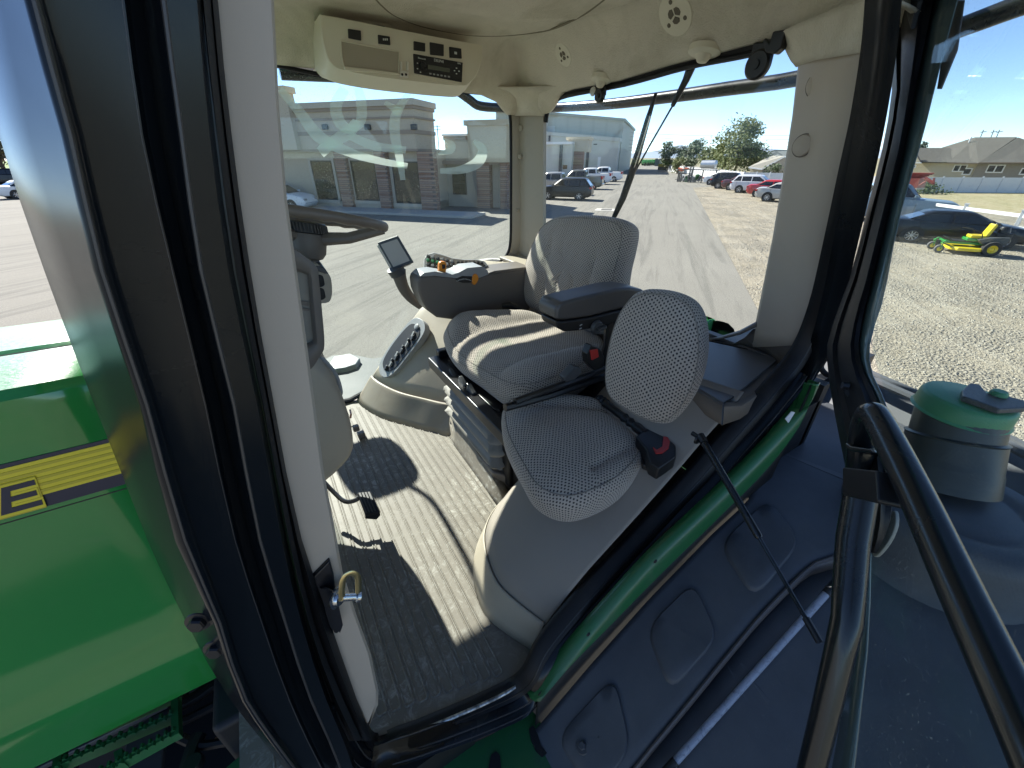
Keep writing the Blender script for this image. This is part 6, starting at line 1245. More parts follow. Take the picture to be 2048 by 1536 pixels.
# ================================================================ vehicles
def wheel(par, x, y, r=.33, w=.22, side=1, rim=MT['alloy'], spokes=5):
    mb = MB(); mb.lathe([(r*.60, -.02), (r*.66, w*.03), (r*.92, w*.05), (r, w*.2), (r, w*.8), (r*.92, w), (r*.6, w)], (x, y, r), (0, -side, 0), 22, False); wh = mb.build('wheel', MT['tyre'], par)
    mb = MB(); c_ = Vector((x, y+side*.004, r)); mb.lathe([(0, .0), (r*.62, .0), (r*.66, .02)], c_-Vector((0, side*.05, 0)), (0, side, 0), 20, False); mb.build('rim_dish', MT['blk'], wh)
    mb = MB(); 
    for k in range(spokes):
        a = 2*math.pi*k/spokes+.3; d_ = Vector((math.cos(a), 0, math.sin(a))); t_ = Vector((-math.sin(a), 0, math.cos(a))); hw = .9/spokes*r*.62
        mb.prism([c_+t_*hw*.5+d_*.02, c_-t_*hw*.5+d_*.02, c_-t_*hw+d_*r*.62, c_+t_*hw+d_*r*.62], (0, -side*.02, 0))
    mb.lathe([(r*.60, .0), (r*.66, .01), (r*.68, -.02)], c_, (0, side, 0), 22, False); mb.lathe([(0, .012), (r*.15, .01), (r*.17, 0)], c_, (0, side, 0), 12, False); mb.build('rim', rim, wh); return wh
def carpaint(n, c): return mat('paint_'+n, c, .30, 0, .04, 2, coat=.7 if max(c) > .05 else .12)
CAR = dict(
 sedan=dict(L=4.8, W=.91, H=1.45, belt=.93, top=[(-2.4, .62), (-2.36, .93), (-2.2, 1.02), (-1.7, 1.04), (-1.2, 1.0), (.9, .96), (1.5, .93), (2.1, .80), (2.33, .62), (2.4, .45)], gh=(-1.75, -.95, .35, 1.25), wb=1.38),
 suv=dict(L=4.7, W=.93, H=1.68, belt=1.05, top=[(-2.33, .65), (-2.3, 1.05), (-2.2, 1.12), (-1.5, 1.10), (.95, 1.08), (1.5, 1.04), (2.05, .92), (2.28, .70), (2.35, .5)], gh=(-2.22, -1.75, .25, 1.15), wb=1.35),
 truck=dict(L=5.9, W=1.0, H=1.95, belt=1.25, top=[(-2.95, .75), (-2.93, 1.28), (-2.9, 1.32), (-1.15, 1.32), (-1.1, 1.27), (1.1, 1.22), (1.6, 1.19), (2.6, 1.12), (2.9, .95), (2.95, .6)], gh=(-1.1, -.95, .55, 1.2), wb=1.85))
def car(name, kind, paint, ground, head_az, label, cat, group=None, bed=None, spokes=5, rot2=None, rimm=None):
    K = CAR[kind]; m = paint; t = empty(name, (0, 0, 0))
    L, W, H = K['L'], K['W'], K['H']; xs_ = [a for a, b in K['top']]; zs_ = [b for a, b in K['top']]
    mb = MB(); rings = []; n = 30
    for i in range(n+1):
        x = -L/2+L*(.5-.5*math.cos(math.pi*i/n)); zt_ = interp(x, xs_, zs_); e = abs(x)/(L/2); wt = W*(1-.16*max(0, (e-.72)/.28)**2); zb_ = .22+.22*max(0, (e-.86)/.14)**2
        half = [(0, zb_), (wt*.80, zb_), (wt*.96, zb_+.08), (wt, zb_+.28 if zb_+.28 < zt_ else zt_*.8), (wt*.985, min(.78, zt_*.9)), (wt*.95, zt_*.965), (wt*.86, zt_), (wt*.4, zt_+.025), (0, zt_+.03)]
        rings.append([Vector((x, y, z)) for y, z in half]+[Vector((x, -y, z)) for y, z in reversed(half[1:-1])])
    mb.loft(rings, True, True); body = mb.build('body', m, t, sharp=40)
    x0, x1, x2, x3 = K['gh']; bz = K['belt']+.02; wb_, wt_ = W*.93, W*.70
    def ring(xr, xf, z, w): return [Vector((xr, -w*.96, z)), Vector((xr+.1, -w, z)), Vector((xf-.25, -w, z)), Vector((xf, -w*.80, z)), Vector((xf, w*.80, z)), Vector((xf-.25, w, z)), Vector((xr+.1, w, z)), Vector((xr, w*.96, z))]
    mb = MB(); mb.loft([ring(x0, x3, bz-.06, wb_), ring(lerp(x0, x1, .85), lerp(x3, x2, .85), H-.10, wt_*1.06), ring(x1+.05, x2-.02, H-.03, wt_*.98), ring(x1+.35, x2-.3, H, wt_*.8)], True, True); cb_ = mb.build('cabin', m, body, sharp=40)
    def sidept(x, f, s, o=.012):   # f: 0 belt .. 1 roof
        z = lerp(bz, H-.12, f); w_ = lerp(wb_, wt_*1.06, (z-bz+.06)/(H-.10-bz+.06)); return Vector((x, s*(w_+o), z))
    for s in (-1, 1):
        def seg(xa, xb):
            fr_ = lambda f: lerp(x3, x2, f*.85)-.22; re_ = lambda f: lerp(x0, x1, f*.85)+.16
            P = [sidept(max(xa, re_(0)), .06, s), sidept(min(xb, fr_(0)), .06, s), sidept(min(xb, fr_(.92)), .92, s), sidept(max(xa, re_(.92)), .92, s)]
            mb = MB(); mb.prism(P, (0, -s*.02, 0)); mb.build('side_window', MT['carglass'], body, sharp=0)
        mid = (x0+x3)/2
        if kind == 'truck': seg(x0, mid-.02); seg(mid+.05, x3)
        elif kind == 'suv': seg(x0, x0+.85); seg(x0+.92, mid+.1); seg(mid+.17, x3)
        else: seg(x0, mid-.08); seg(mid, x3)
        mb = MB(); mb.box((x3-.28, s*(W+.08), bz+.08), (.14, .18, .13)); mb.build('mirror', m, body, bevel=.03)
        for xx in (-K['wb'], K['wb']):
            mb = MB(); mb.lathe([(0, .0), (.40, .0), (.41, -.03)], (xx, s*(W*1.0+.004), .34), (0, s, 0), 22, False); mb.build('wheel_arch', MT['blk'], body)
            wheel(body, xx, s*(W+.012), .33 if kind != 'truck' else .38, .22, s, rimm or MT['alloy'], spokes)
        for xx in (x0+.5, mid-.04, x3-.2) if kind != 'truck' else (mid, x3-.15):
            mb = MB(); mb.box((xx, s*(W+.001), .66), (.012, .01, .62)); mb.build('door_gap', MT['blk'], body)
    def glass(xa, za, wa_, xb, zb2, wb2, o):
        mb = MB(); mb.prism([Vector((xa+o, -wa_, za)), Vector((xa+o, wa_, za)), Vector((xb+o, wb2, zb2)), Vector((xb+o, -wb2, zb2))], (-o*2, 0, .0)); return mb
    glass(x3-.01, bz+.02, wb_*.74, lerp(x3, x2, .80), H-.14, wt_*.78, .018).build('windscreen', MT['carglass'], body, sharp=0)
    glass(x0+.01, bz+.04, wb_*.86, lerp(x0, x1, .80), H-.15, wt_*.88, -.018).build('rear_window', MT['carglass'], body, sharp=0)
    zt_ = interp(-L/2+.1, xs_, zs_)
    for s in (-1, 1):
        mb = MB(); mb.box((-L/2+.08, s*W*.72, zt_-.14), (.22, W*.36, .15 if kind != 'truck' else .3)); mb.build('tail_lamp', MT['tail'], body, bevel=.03)
        mb = MB(); mb.box((L/2-.16, s*W*.66, interp(L/2-.2, xs_, zs_)-.12), (.24, W*.36, .13)); mb.build('headlamp', MT['lgrey'], body, bevel=.03)
    mb = MB(); mb.box((-L/2+.03, 0, .58), (.05, .42, .14)); mb.build('number_plate', MT['keyw'], body)
    if kind == 'truck':
        mb = MB(); mb.box((-2.02, 0, 1.30), (1.62, W*1.62, .10)); mb.build('cargo_bed', MT['blk'], body)
        mb = MB(); mb.box((-L/2-.03, 0, .50), (.16, W*1.8, .18)); mb.build('bumper', MT['chrome'], body, bevel=.03)
    t.location = ground; t.rotation_euler = (0, 0, math.pi/2-head_az); tag(t, label, cat, group)
    return t
AZV = RAD(49.2+90); AZN = RAD(49.2-90)      # noses pointing right / left of the lane
def along(p, az, d): return p+Vector((math.sin(az), math.cos(az), 0))*d
def place(kind, px, py, az, xl, s):
    """put a car so that its wheel (local x = xl, side s) touches the ground at a pixel"""
    K = CAR[kind]; g = PZ(px, py, 0); f = Vector((math.sin(az), math.cos(az), 0)); l = Vector((-f.y, f.x, 0)); return g-f*xl-l*(K['W']*s)
blackp = carpaint('black', (.006, .007, .009))
car('hatchback', 'suv', blackp, place('suv', 1157, 401, AZN, -1.35, 1), AZN, 'black hatchback nose to the office building, nearest car left of the lane', 'car')
GT = 'pickups parked nose in along the warehouse'
car('pickup_truck', 'truck', carpaint('grey', (.30, .30, .29)), place('truck', 1138, 390, AZN, -1.85, 1), AZN, 'light grey pickup truck directly behind the black hatchback', 'pickup truck', GT)
car('pickup_truck', 'truck', carpaint('camo', (.11, .11, .085)), place('truck', 1183, 379, AZN, -1.85, 1), AZN, 'dark olive pickup truck with black cab between the grey and the white ones', 'pickup truck', GT)
car('pickup_truck', 'truck', MT['white'], place('truck', 1203, 369, AZN, -1.85, 1), AZN, 'white pickup truck beside the dark olive pickup truck', 'pickup truck', GT)
car('pickup_truck', 'truck', MT['white'], place('truck', 1227, 363.5, AZN, -1.85, 1), AZN, 'white crew cab pickup truck farthest along the warehouse, next to the wiper', 'pickup truck', GT)
AZR = RAD(49.2+90+24); GR = 'cars parked in a row on the gravel'
car('parked_car', 'sedan', carpaint('silver', (.42, .41, .38)), place('sedan', 1531, 403.5, AZR, -1.38, -1), AZR, 'silver beige sedan at the near end of the row, partly behind the cab pillar', 'car', GR, spokes=9)
car('parked_car', 'sedan', carpaint('red', (.42, .02, .025)), place('sedan', 1497, 394, AZR, -1.38, -1)+VR*.6, AZR, 'bright red sedan next to the silver beige one', 'car', GR)
car('parked_car', 'suv', carpaint('silverwhite', (.60, .60, .62)), place('suv', 1475, 386, AZR, -1.38, -1), AZR, 'silver white crossover between the red and the maroon cars', 'car', GR)
car('parked_car', 'sedan', carpaint('maroon', (.10, .025, .03)), place('sedan', 1460, 382, AZR, -1.38, -1)+UR*1.0, AZR, 'dark maroon sedan beside the black crossover', 'car', GR)
car('parked_car', 'suv', blackp, place('suv', 1434, 377.5, AZR, -1.35, -1), AZR, 'black crossover with silver wheels in the row on the gravel', 'car', GR, spokes=7)
car('parked_car', 'sedan', MT['white'], place('sedan', 1418, 370, AZR, -1.38, -1), AZR, 'white car at the far end of the row on the gravel', 'car', GR)
ns_ = car('sedan', 'sedan', blackp, place('sedan', 1816, 485, RAD(49.2+90+14), -1.38, -1), RAD(49.2+90+14), 'glossy black sedan with silver spoked wheels behind the lawn mower', 'car', spokes=9)
ns_.scale = (1, 1, .88)
car('blue_pickup', 'truck', carpaint('blue grey', (.16, .22, .27)), place('truck', 1790, 462, RAD(49.2+90+14), -.9, -1)+UR*3.8, RAD(49.2+90+14), 'blue grey pickup truck on the far side of the black sedan', 'pickup truck')
car('parked_suv', 'suv', MT['white'], PZ(566, 419, 0), RAD(49.2+90-10), 'white crossover in front of the office, seen above the steering wheel', 'car')
car('parked_sedan', 'sedan', MT['white'], place('sedan', 38, 398, RAD(58), -1.38, -1), RAD(58), 'white sedan at the far left edge, beyond the green hood', 'car', spokes=7)
car('far_pickup', 'truck', blackp, PZ(-18, 382, 0)+Vector((-2, 14, 0)), RAD(100), 'black pickup truck behind the white sedan on the far left', 'pickup truck')
# ---- zero-turn mower
def mower(g, az):
    t = empty('lawn_mower', (0, 0, 0)); G, Y_, K_ = MT['green'], mat('mower_yellow', (.72, .56, .02), .35, 0, .05, 4, coat=.5), MT['bplas']
    mb = MB(); mb.box((.2, .22, .42), (1.3, .06, .08)); mb.box((.2, -.22, .42), (1.3, .06, .08)); mb.box((.85, 0, .46), (.08, .95, .07)); mb.build('frame', G, t, bevel=.01)
    for s in (-1, 1):
        w_ = MB(); w_.lathe([(.16, 0), (.28, .0), (.30, .05), (.30, .24), (.28, .28), (.16, .28)], (-.55, s*.42, .30), (0, s, 0), 24, False); w = w_.build('rear_wheel', MT['tyre'], t)
        w_ = MB(); w_.lathe([(0, .22), (.05, .24), (.10, .20), (.17, .25), (.18, .27)], (-.55, s*.42, .30), (0, s, 0), 24, False); w_.build('rim', Y_, w)
        w_ = MB(); w_.lathe([(.09, 0), (.155, .0), (.165, .03), (.165, .11), (.155, .14), (.09, .14)], (1.02, s*.46-.07, .165), (0, 1, 0), 20, False); w = w_.build('caster_wheel', mat('grey_tyre', (.09, .09, .09), .8), t)
        w_ = MB(); w_.lathe([(0, .0), (.04, -.01), (.09, .005), (.10, .02), (.10, .12), (.09, .135), (.04, .15), (0, .14)], (1.02, s*.46-.07, .165), (0, 1, 0), 20, False); w_.build('rim', Y_, w)
        w_ = MB(); w_.tube([(.84, s*.46, .47), (.92, s*.46, .50), (1.0, s*.46, .42)], .035, 8); w_.box((1.0, s*.46+.10, .30), (.04, .02, .28)); w_.box((1.0, s*.46-.10, .30), (.04, .02, .28)); w_.box((1.0, s*.46, .42), (.06, .22, .03)); w_.build('caster_fork', G, t)
        w_ = MB(); w_.tube(catmull([(-.20, s*.38, .55), (-.10, s*.40, .85), (.10, s*.36, .96), (.40, s*.18, 1.0)], 5), .018, 8); w_.build('steering_lever', K_, t)
        w_ = MB(); w_.prism([(-.95, s*.30, .45), (-.2, s*.30, .45), (-.05, s*.30, .62), (-.35, s*.30, .72), (-.95, s*.30, .78)], (0, s*.26, 0)); w_.build('fender', mat('mower_grey', (.045, .05, .05), .45), t, bevel=.03)
    mb = MB(); mb.prism([(-.35, -.75, .16), (-.1, -.80, .16), (.5, -.80, .16), (.72, -.45, .16), (.72, .45, .16), (.5, .72, .16), (-.1, .72, .16), (-.35, .6, .16)], (0, 0, .13)); dk = mb.build('mower_deck', Y_, t, bevel=.03)
    mb = MB(); mb.lathe([(0, .0), (.07, .0), (.075, .03), (.07, .06), (0, .06)], (.62, -.62, .12), (0, 1, 0), 14); mb.build('gauge_wheel', K_, dk)
    mb = MB(); mb.box((.35, 0, .50), (.65, .5, .03)); mb.prism([(.65, -.22, .50), (.90, -.22, .62), (.90, .22, .62), (.65, .22, .50)], (0, 0, .03)); mb.build('foot_platform', K_, t, bevel=.01)
    mb = MB(); mb.box((-.10, 0, .70), (.50, .50, .13)); st_ = mb.build('seat', Y_, t, bevel=.05, bseg=3)
    mb = MB(); mb.prism([(-.42, -.24, .72), (-.28, -.24, .72), (-.40, -.24, 1.22), (-.52, -.24, 1.20)], (0, .48, 0)); mb.build('backrest', Y_, st_, bevel=.05, bseg=3)
    mb = MB(); mb.box((-.02, 0, .58), (.5, .56, .12)); mb.build('seat_base', G, t, bevel=.03)
    mb = MB(); mb.box((-.85, 0, .70), (.50, .50, .40)); mb.lathe([(0, .3), (.14, .28), (.2, .1), (.2, 0)], (-.85, 0, .85), (0, 0, 1), 16); mb.build('engine', K_, t, bevel=.04)
    t.location = g; t.rotation_euler = (0, 0, math.pi/2-az); tag(t, 'green and yellow riding mower with yellow seat parked on the gravel', 'lawn mower'); return t
maz = RAD(49.2-90+10)
g_ = PZ(1980, 514, 0); f_ = Vector((math.sin(maz), math.cos(maz), 0)); l_ = Vector((-f_.y, f_.x, 0)); mo_ = mower(g_+f_*.55-l_*.55, maz); mo_.scale = (.88, .88, .88)

# ================================================================ fences
def fence_post(parent, p, h, s=.13, name='post', m=MT['white']):
    mb = MB(); mb.box((p.x, p.y, p.z+h/2), (s, s, h)); o = mb.build(name, m, parent, bevel=.006, bseg=1); mb = MB(); mb.prism([(p.x-s*.62, p.y-s*.62, p.z+h), (p.x+s*.62, p.y-s*.62, p.z+h), (p.x+s*.62, p.y+s*.62, p.z+h), (p.x-s*.62, p.y+s*.62, p.z+h)], (0, 0, .05)); mb.build('post_cap', m, o); return o
vin = mat('white_vinyl', (.62, .63, .64), .45, 0, .04, 2)
tops = [PZ(1330, 329, 1.5), PZ(1395, 334, 1.5), PZ(1489, 343.7, 1.44), PZ(1569, 345.6, 1.44), PZ(1690, 349.5, 1.44), PZ(1810, 353.5, 1.44), PZ(2048, 354.5, 1.44), PZ(2200, 356, 1.44)]
fe = empty('vinyl_fence', (tops[3].x, tops[3].y, 0), label='tall solid white vinyl fence in front of the grey roofed houses', cat='fence')
for a, b in zip(tops[:-1], tops[1:]):
    a = Vector((a.x, a.y, 0)); b = Vector((b.x, b.y, 0)); n = max(1, round((b-a).length/1.85))
    for k in range(n):
        p, q = a.lerp(b, k/n), a.lerp(b, (k+1)/n); d_ = (q-p).normalized(); s_ = Vector((-d_.y, d_.x, 0))*.02
        if (a-tops[0]).length > 160: continue
        mb = MB(); mb.prism([p+d_*.05-s_, q-d_*.05-s_, q-d_*.05+s_, p+d_*.05+s_], (0, 0, 1.40)); mb.build('fence_panel', vin, fe, sharp=0)
        mb = MB(); mb.box((p.x, p.y, .75), (.12, .12, 1.5)); mb.build('post', vin, fe, sharp=0)
rt_ = [PZ(1484, 353, 1.15).lerp(PZ(1568, 364.2, 1.15), 0), PZ(1568, 364.2, 1.15), PZ(1845, 399.4, 1.15), PZ(2048, 424, 1.15)]
A_ = Vector((rt_[0].x, rt_[0].y, 0)); Z_ = Vector((rt_[3].x, rt_[3].y, 0)); Z2 = Z_+(Z_-Vector((rt_[2].x, rt_[2].y, 0)))*1.4
rf = empty('rail_fence', tuple(Z_), label='low white two rail fence between the parked cars and the dry field', cat='fence')
pl = [A_, Vector((rt_[1].x, rt_[1].y, 0)), Vector((rt_[2].x, rt_[2].y, 0)), Z_, Z2]
for a, b in zip(pl[:-1], pl[1:]):
    n = max(1, round((b-a).length/2.35))
    for k in range(n):
        p, q = a.lerp(b, k/n), a.lerp(b, (k+1)/n); fence_post(rf, p, 1.18)
        for z in (.52, 1.0):
            mb = MB(); d_ = (q-p).normalized(); s_ = Vector((-d_.y, d_.x, 0))*.025; mb.prism([p-s_+Vector((0, 0, z-.07)), q-s_+Vector((0, 0, z-.07)), q-s_+Vector((0, 0, z+.07)), p-s_+Vector((0, 0, z+.07))], s_*2); mb.build('rail', MT['white'], rf, sharp=0)

# ================================================================ houses
shg = shingle_mat('grey_shingle', (.080, .074, .064), (.105, .097, .084)); shd = shingle_mat('dark_shingle', (.062, .058, .052), (.082, .076, .066)); tan = mat('tan_siding', (.42, .375, .28), .85); gry = mat('greige_siding', (.23, .21, .18), .85); wtr = mat('white_trim', (.7, .7, .68), .6); gut = mat('brown_gutter', (.12, .085, .06), .6)  # second shingle is a darker mix of the same grey, for flanking roof faces
XH = 82.0
def hp(px, py, X=XH): return PX(px, py, X)
def hpoly(px, X, vec, name, m, par): mb = MB(); mb.prism([PX(x, y, xx) for x, y, xx in [(a[0], a[1], a[2] if len(a) > 2 else X) for a in px]], vec); return mb.build(name, m, par, sharp=0)
H1 = empty('house', tuple(Vector((XH+4, hp(1930, 330).y, 0))), label='tan single storey house with wide grey shingle roof behind the vinyl fence', cat='house', group='houses beyond the fence')
def wallz(px0, px1, pyt, X, name, m, par, depth=6):
    a, b = PX(px0, pyt, X), PX(px1, pyt, X); mb = MB(); mb.prism([(X, a.y, a.z), (X, b.y, b.z), (X, b.y, 0), (X, a.y, 0)], (depth, 0, 0)); return mb.build(name, m, par, sharp=0)
wallz(1800, 2120, 325, XH+1.2, 'wall', tan, H1, 10); wallz(1841, 1898, 324, XH+2.6, 'porch_wall', gry, H1, .3); wallz(1957, 2120, 325, XH+.8, 'wall', gry, H1, .5)
hpoly([(1841, 324, XH), (1897, 324, XH), (1934, 295.7, XH+6), (1829, 295.7, XH+6)], XH, (.1, 0, -.12), 'roof', shd, H1)
hpoly([(1895, 324.5, XH-.2), (1957, 326, XH-.2), (2034, 274, XH+8), (1950, 274.5, XH+8), (1884, 295, XH+6.6)], XH, (.1, 0, -.12), 'roof', shg, H1)
hpoly([(1957, 325.5, XH-.25), (2130, 326, XH-.25), (2110, 300, XH+5), (2036, 274.5, XH+8)], XH, (.1, 0, -.12), 'roof', shd, H1)
hpoly([(1800, 325, XH), (1841, 325, XH), (1827, 300, XH+.1), (1815, 283, XH+.1), (1790, 300, XH)], XH, (.3, 0, 0), 'gable', tan, H1)
hpoly([(1795, 327, XH-.3), (1843, 326.5, XH-.3), (1842, 324.5, XH-.3), (1800, 324.5, XH-.3)], XH, (.2, 0, 0), 'fascia', wtr, H1)
hpoly([(1841, 322.8, XH-.15), (1842, 325.5, XH-.15), (1828, 300.5, XH-.15), (1815, 285, XH-.15), (1816, 282.5, XH-.15), (1829, 298, XH-.15)], XH, (.2, 0, 0), 'rake_board', gut, H1)
hpoly([(1957, 324.5, XH-.35), (2130, 325, XH-.35), (2130, 327, XH-.35), (1957, 326.7, XH-.35)], XH, (.1, 0, 0), 'gutter', gut, H1); hpoly([(1896, 325, XH-.35), (1957, 326, XH-.35), (1957, 328, XH-.35), (1896, 327, XH-.35)], XH, (.1, 0, 0), 'gutter', gut, H1)
def hwin(x0, x1, y0, y1, X, par, mull=True):
    a, b = PX(x0, y0, X), PX(x1, y1, X); mb = MB(); mb.bb(X-.05, X+.05, a.y, b.y, a.z, b.z); f = mb.build('window', wtr, par, sharp=0); mb = MB(); e = .12 if a.y > b.y else -.12
    mb.bb(X-.08, X-.04, a.y-e, b.y+e, a.z-.12, b.z+.12); mb.build('pane', winm, f, sharp=0)
    if mull: c_ = (a.y+b.y)/2; mb = MB(); mb.bb(X-.1, X-.06, c_-.06, c_+.06, a.z, b.z); mb.build('mullion', wtr, f, sharp=0)
hwin(1910, 1930, 329, 344, XH+1.2, H1); hwin(1929, 1940, 336, 350, XH+1.18, H1, False); hwin(1978, 2004, 329, 346, XH+.78, H1); hwin(1824, 1831, 330, 336, XH, H1); hwin(2044, 2056, 336, 350, XH+.78, H1, False)
for x in (1935, 1954, 1971, 1990, 2010): p = PX(x, 280 if x > 1940 else 282, XH+7.6); mb = MB(); mb.box(p, (.3, .5, .22)); mb.build('roof_vent', shd, H1)
for x, y in ((1940, 280), (2031, 297)): p = PX(x, y, XH+6.5); mb = MB(); mb.cyl(p-Vector((0, 0, .3)), p+Vector((0, 0, .35)), .08); mb.build('vent_pipe', wtr, H1)
for x in (1965, 1986, 1997): p = PX(x, 268, XH+9); mb = MB(); mb.tube([p-Vector((0, 0, 1)), p+Vector((0, .1, .5))], .05, 6); mb.tube([p+Vector((0, -.3, .3)), p+Vector((0, .3, .2))], .04, 6); mb.build('antenna', MT['dgrey'], H1)
H2 = empty('house', tuple(Vector((72, PX(1540, 330, 72).y, 0))), label='greige house with light shingle roof and white eaves beside the big tree', cat='house', group='houses beyond the fence')
X2 = 72
hpoly([(1497, 334, X2), (1523, 337.5, X2), (1569, 312, X2+1.5), (1543, 311, X2+5)], X2, (.1, 0, -.15), 'roof', mat('light_shingle', (.26, .245, .21), .9), H2)
hpoly([(1524, 339, X2+.3), (1569, 314, X2+.3), (1620, 341, X2+.3), (1620, 352, X2+.3), (1524, 352, X2+.3)], X2, (4, 0, 0), 'gable_wall', gry, H2)
hpoly([(1500, 337, X2+.5), (1524, 340, X2+.5), (1524, 352, X2+.5), (1500, 352, X2+.5)], X2, (4, 0, 0), 'wall', tan, H2)
hpoly([(1497, 333.5, X2-.1), (1523, 337, X2-.1), (1569, 312, X2-.1), (1620, 338, X2-.1), (1620, 340.5, X2-.1), (1569, 314.2, X2-.1), (1523, 340, X2-.1), (1497, 336.5, X2-.1)], X2, (.15, 0, 0), 'fascia', wtr, H2)
H3 = empty('house', tuple(Vector((96, PX(1550, 320, 96).y, 0))), label='dark grey roofed house farther behind the greige one', cat='house', group='houses beyond the fence')
hpoly([(1504, 328, 92), (1553, 302.5, 96), (1567, 310.5, 96), (1580, 328, 92)], 92, (.2, 0, -.2), 'roof', mat('slate_shingle', (.10, .115, .12), .9), H3); hpoly([(1520, 305, 99), (1540, 303.5, 100), (1549, 299.8, 100), (1600, 299.8, 100), (1605, 320, 98), (1520, 322, 98)], 92, (.2, 0, -.2), 'roof', bpy.data.materials['slate_shingle'], H3); wallz(1508, 1590, 327, 93, 'wall', gry, H3, 5)

# ================================================================ trees
def tree(name, base, H, R, m, label, cat='tree', n=2600, ls=.30, trunk=.22, seed=1, group=None, zlow=.25, shape=None, lobes=9):
    rn = random.Random(seed); t = empty(name, tuple(base), label=label, cat=cat, group=group)
    mb = MB(); mb.tube([base, base+Vector((.1, .05, H*.25)), base+Vector((0, .1, H*.55))], [trunk, trunk*.8, trunk*.4], 8)
    L = []
    for i in range(lobes):
        a = rn.uniform(0, 6.28); r_ = R*rn.uniform(.15, .68); zz = H*rn.uniform(zlow+.15, .86); c_ = base+Vector((math.cos(a)*r_*(1.15-zz/H*.5), math.sin(a)*r_*(1.15-zz/H*.5), zz)); L.append((c_, R*rn.uniform(.26, .46)))
        mb.tube([base+Vector((0, 0, H*.22)), base.lerp(c_, .6)+Vector((0, 0, H*.05)), c_], [trunk*.45, trunk*.25, trunk*.08], 5)
    mb.build('trunk', mat('bark', (.11, .085, .06), .95), t)
    vs, fs = [], []
    for i in range(n):
        c_, r_ = rn.choice(L); d_ = Vector((rn.gauss(0, 1), rn.gauss(0, 1), rn.gauss(0, 1))).normalized(); rr = r_*(rn.random()**.45)*rn.choice((1, 1, 1, 1.22)); p = c_+Vector((d_.x*rr, d_.y*rr, d_.z*rr*.8))
        if p.z < base.z+H*zlow*.7: continue
        s = ls*rn.uniform(.5, 1.2); a = Vector((rn.gauss(0, 1), rn.gauss(0, 1), rn.gauss(0, .7))).normalized(); b = a.orthogonal().normalized(); k = len(vs)
        vs += [p-a*s-b*s*.3, p-b*s*.6, p+a*s, p+b*s*.6]; fs.append((k, k+1, k+2, k+3))
    mb = MB(); mb.add(vs, fs); mb.build('crown', m, t, sharp=0); return t
lg = leaf_mat('leaf_green', (.085, .125, .035), (.13, .17, .05), (.30, .23, .04)); ld = leaf_mat('leaf_dark', (.045, .080, .035), (.085, .12, .045)); ly = leaf_mat('leaf_yellowgreen', (.10, .13, .03), (.15, .17, .04)); lb_ = leaf_mat('leaf_blue', (.03, .055, .04), (.05, .08, .05))
def gp_(px, dist): d = ray(px, 330); d = Vector((d.x, d.y, 0)).normalized(); return d*dist
TG = 'trees along the lane'
tree('maple_tree', gp_(1473, 92), 9.3, 5.6, lg, 'large broad green tree with yellow patches, beside the greige house', n=7000, ls=.27, seed=5, group=TG, lobes=22, zlow=.10)
tree('maple_tree', gp_(1430, 104), 6.2, 3.6, lg, 'low bushy tree at the left foot of the large broad tree', n=1500, ls=.3, seed=9, group=TG, zlow=.1)
tree('spruce_tree', gp_(1337, 125), 7.2, 3.4, ld, 'dark green cone shaped tree, leftmost of the trees by the lane', n=1900, ls=.32, seed=11, group=TG, zlow=.08)
tree('ash_tree', gp_(1385, 122), 7.0, 4.4, ld, 'mid green rounded tree between the dark cone and the large broad one', n=2200, ls=.32, seed=14, group=TG, zlow=.08)
tree('ash_tree', gp_(1405, 112), 5.8, 3.0, lg, 'small yellowish green tree behind the silver tank', n=1200, ls=.28, seed=15, group=TG, zlow=.05)
tree('shrub', gp_(1358, 108), 3.4, 2.3, ly, 'yellow green shrub behind the equipment rack', 'shrub', n=900, ls=.26, seed=18, zlow=.02)
tree('far_tree', gp_(1362, 170), 6.5, 3, lb_, 'bluish green tree far off between two lane trees', n=700, ls=.4, seed=21, zlow=.05)
tree('far_tree', gp_(1822, 95), 6.0, 1.6, lb_, 'thin tree top behind the left gable of the tan house', n=400, ls=.3, seed=23, zlow=.3)
tree('elm_tree', gp_(2, 90), 8.6, 3.4, leaf_mat('leaf_brown', (.10, .085, .06), (.12, .12, .05)), 'sparse brownish tree at the far left edge', n=1500, ls=.32, seed=25)
tree('shrub', PX(1545, 350, 70)*1.0-Vector((0, 0, PX(1545, 350, 70).z)), 2.2, 1.8, ld, 'green shrub against the greige house wall', 'shrub', n=500, ls=.2, seed=27, zlow=.02)
# bank with lawn on the far left
mb = MB(); a = [(-60, 66), (-10, 96)]
mb.add([(-75, 62, -.01), (-5, 100, -.01), (-8, 106, 1.7), (-80, 68, 1.7)], [(0, 1, 2, 3)]); mb.build('bank', mat('bank_soil', (.30, .24, .20), .95), kind='structure')
mb = MB(); mb.add([(-80, 68, 1.72), (-8, 106, 1.72), (-10, 118, 2.7), (-90, 80, 2.7)], [(0, 1, 2, 3)]); mb.build('lawn', mat('lawn_green', (.13, .20, .035), .9, 0, .15, .6), kind='structure')
mb = MB(); mb.add([(-90, 80, 2.72), (-10, 118, 2.72), (-20, 132, 3.0), (-110, 95, 3.0)], [(0, 1, 2, 3)]); mb.build('upper_path', mat('pale_walk', (.55, .50, .44), .9), kind='structure')

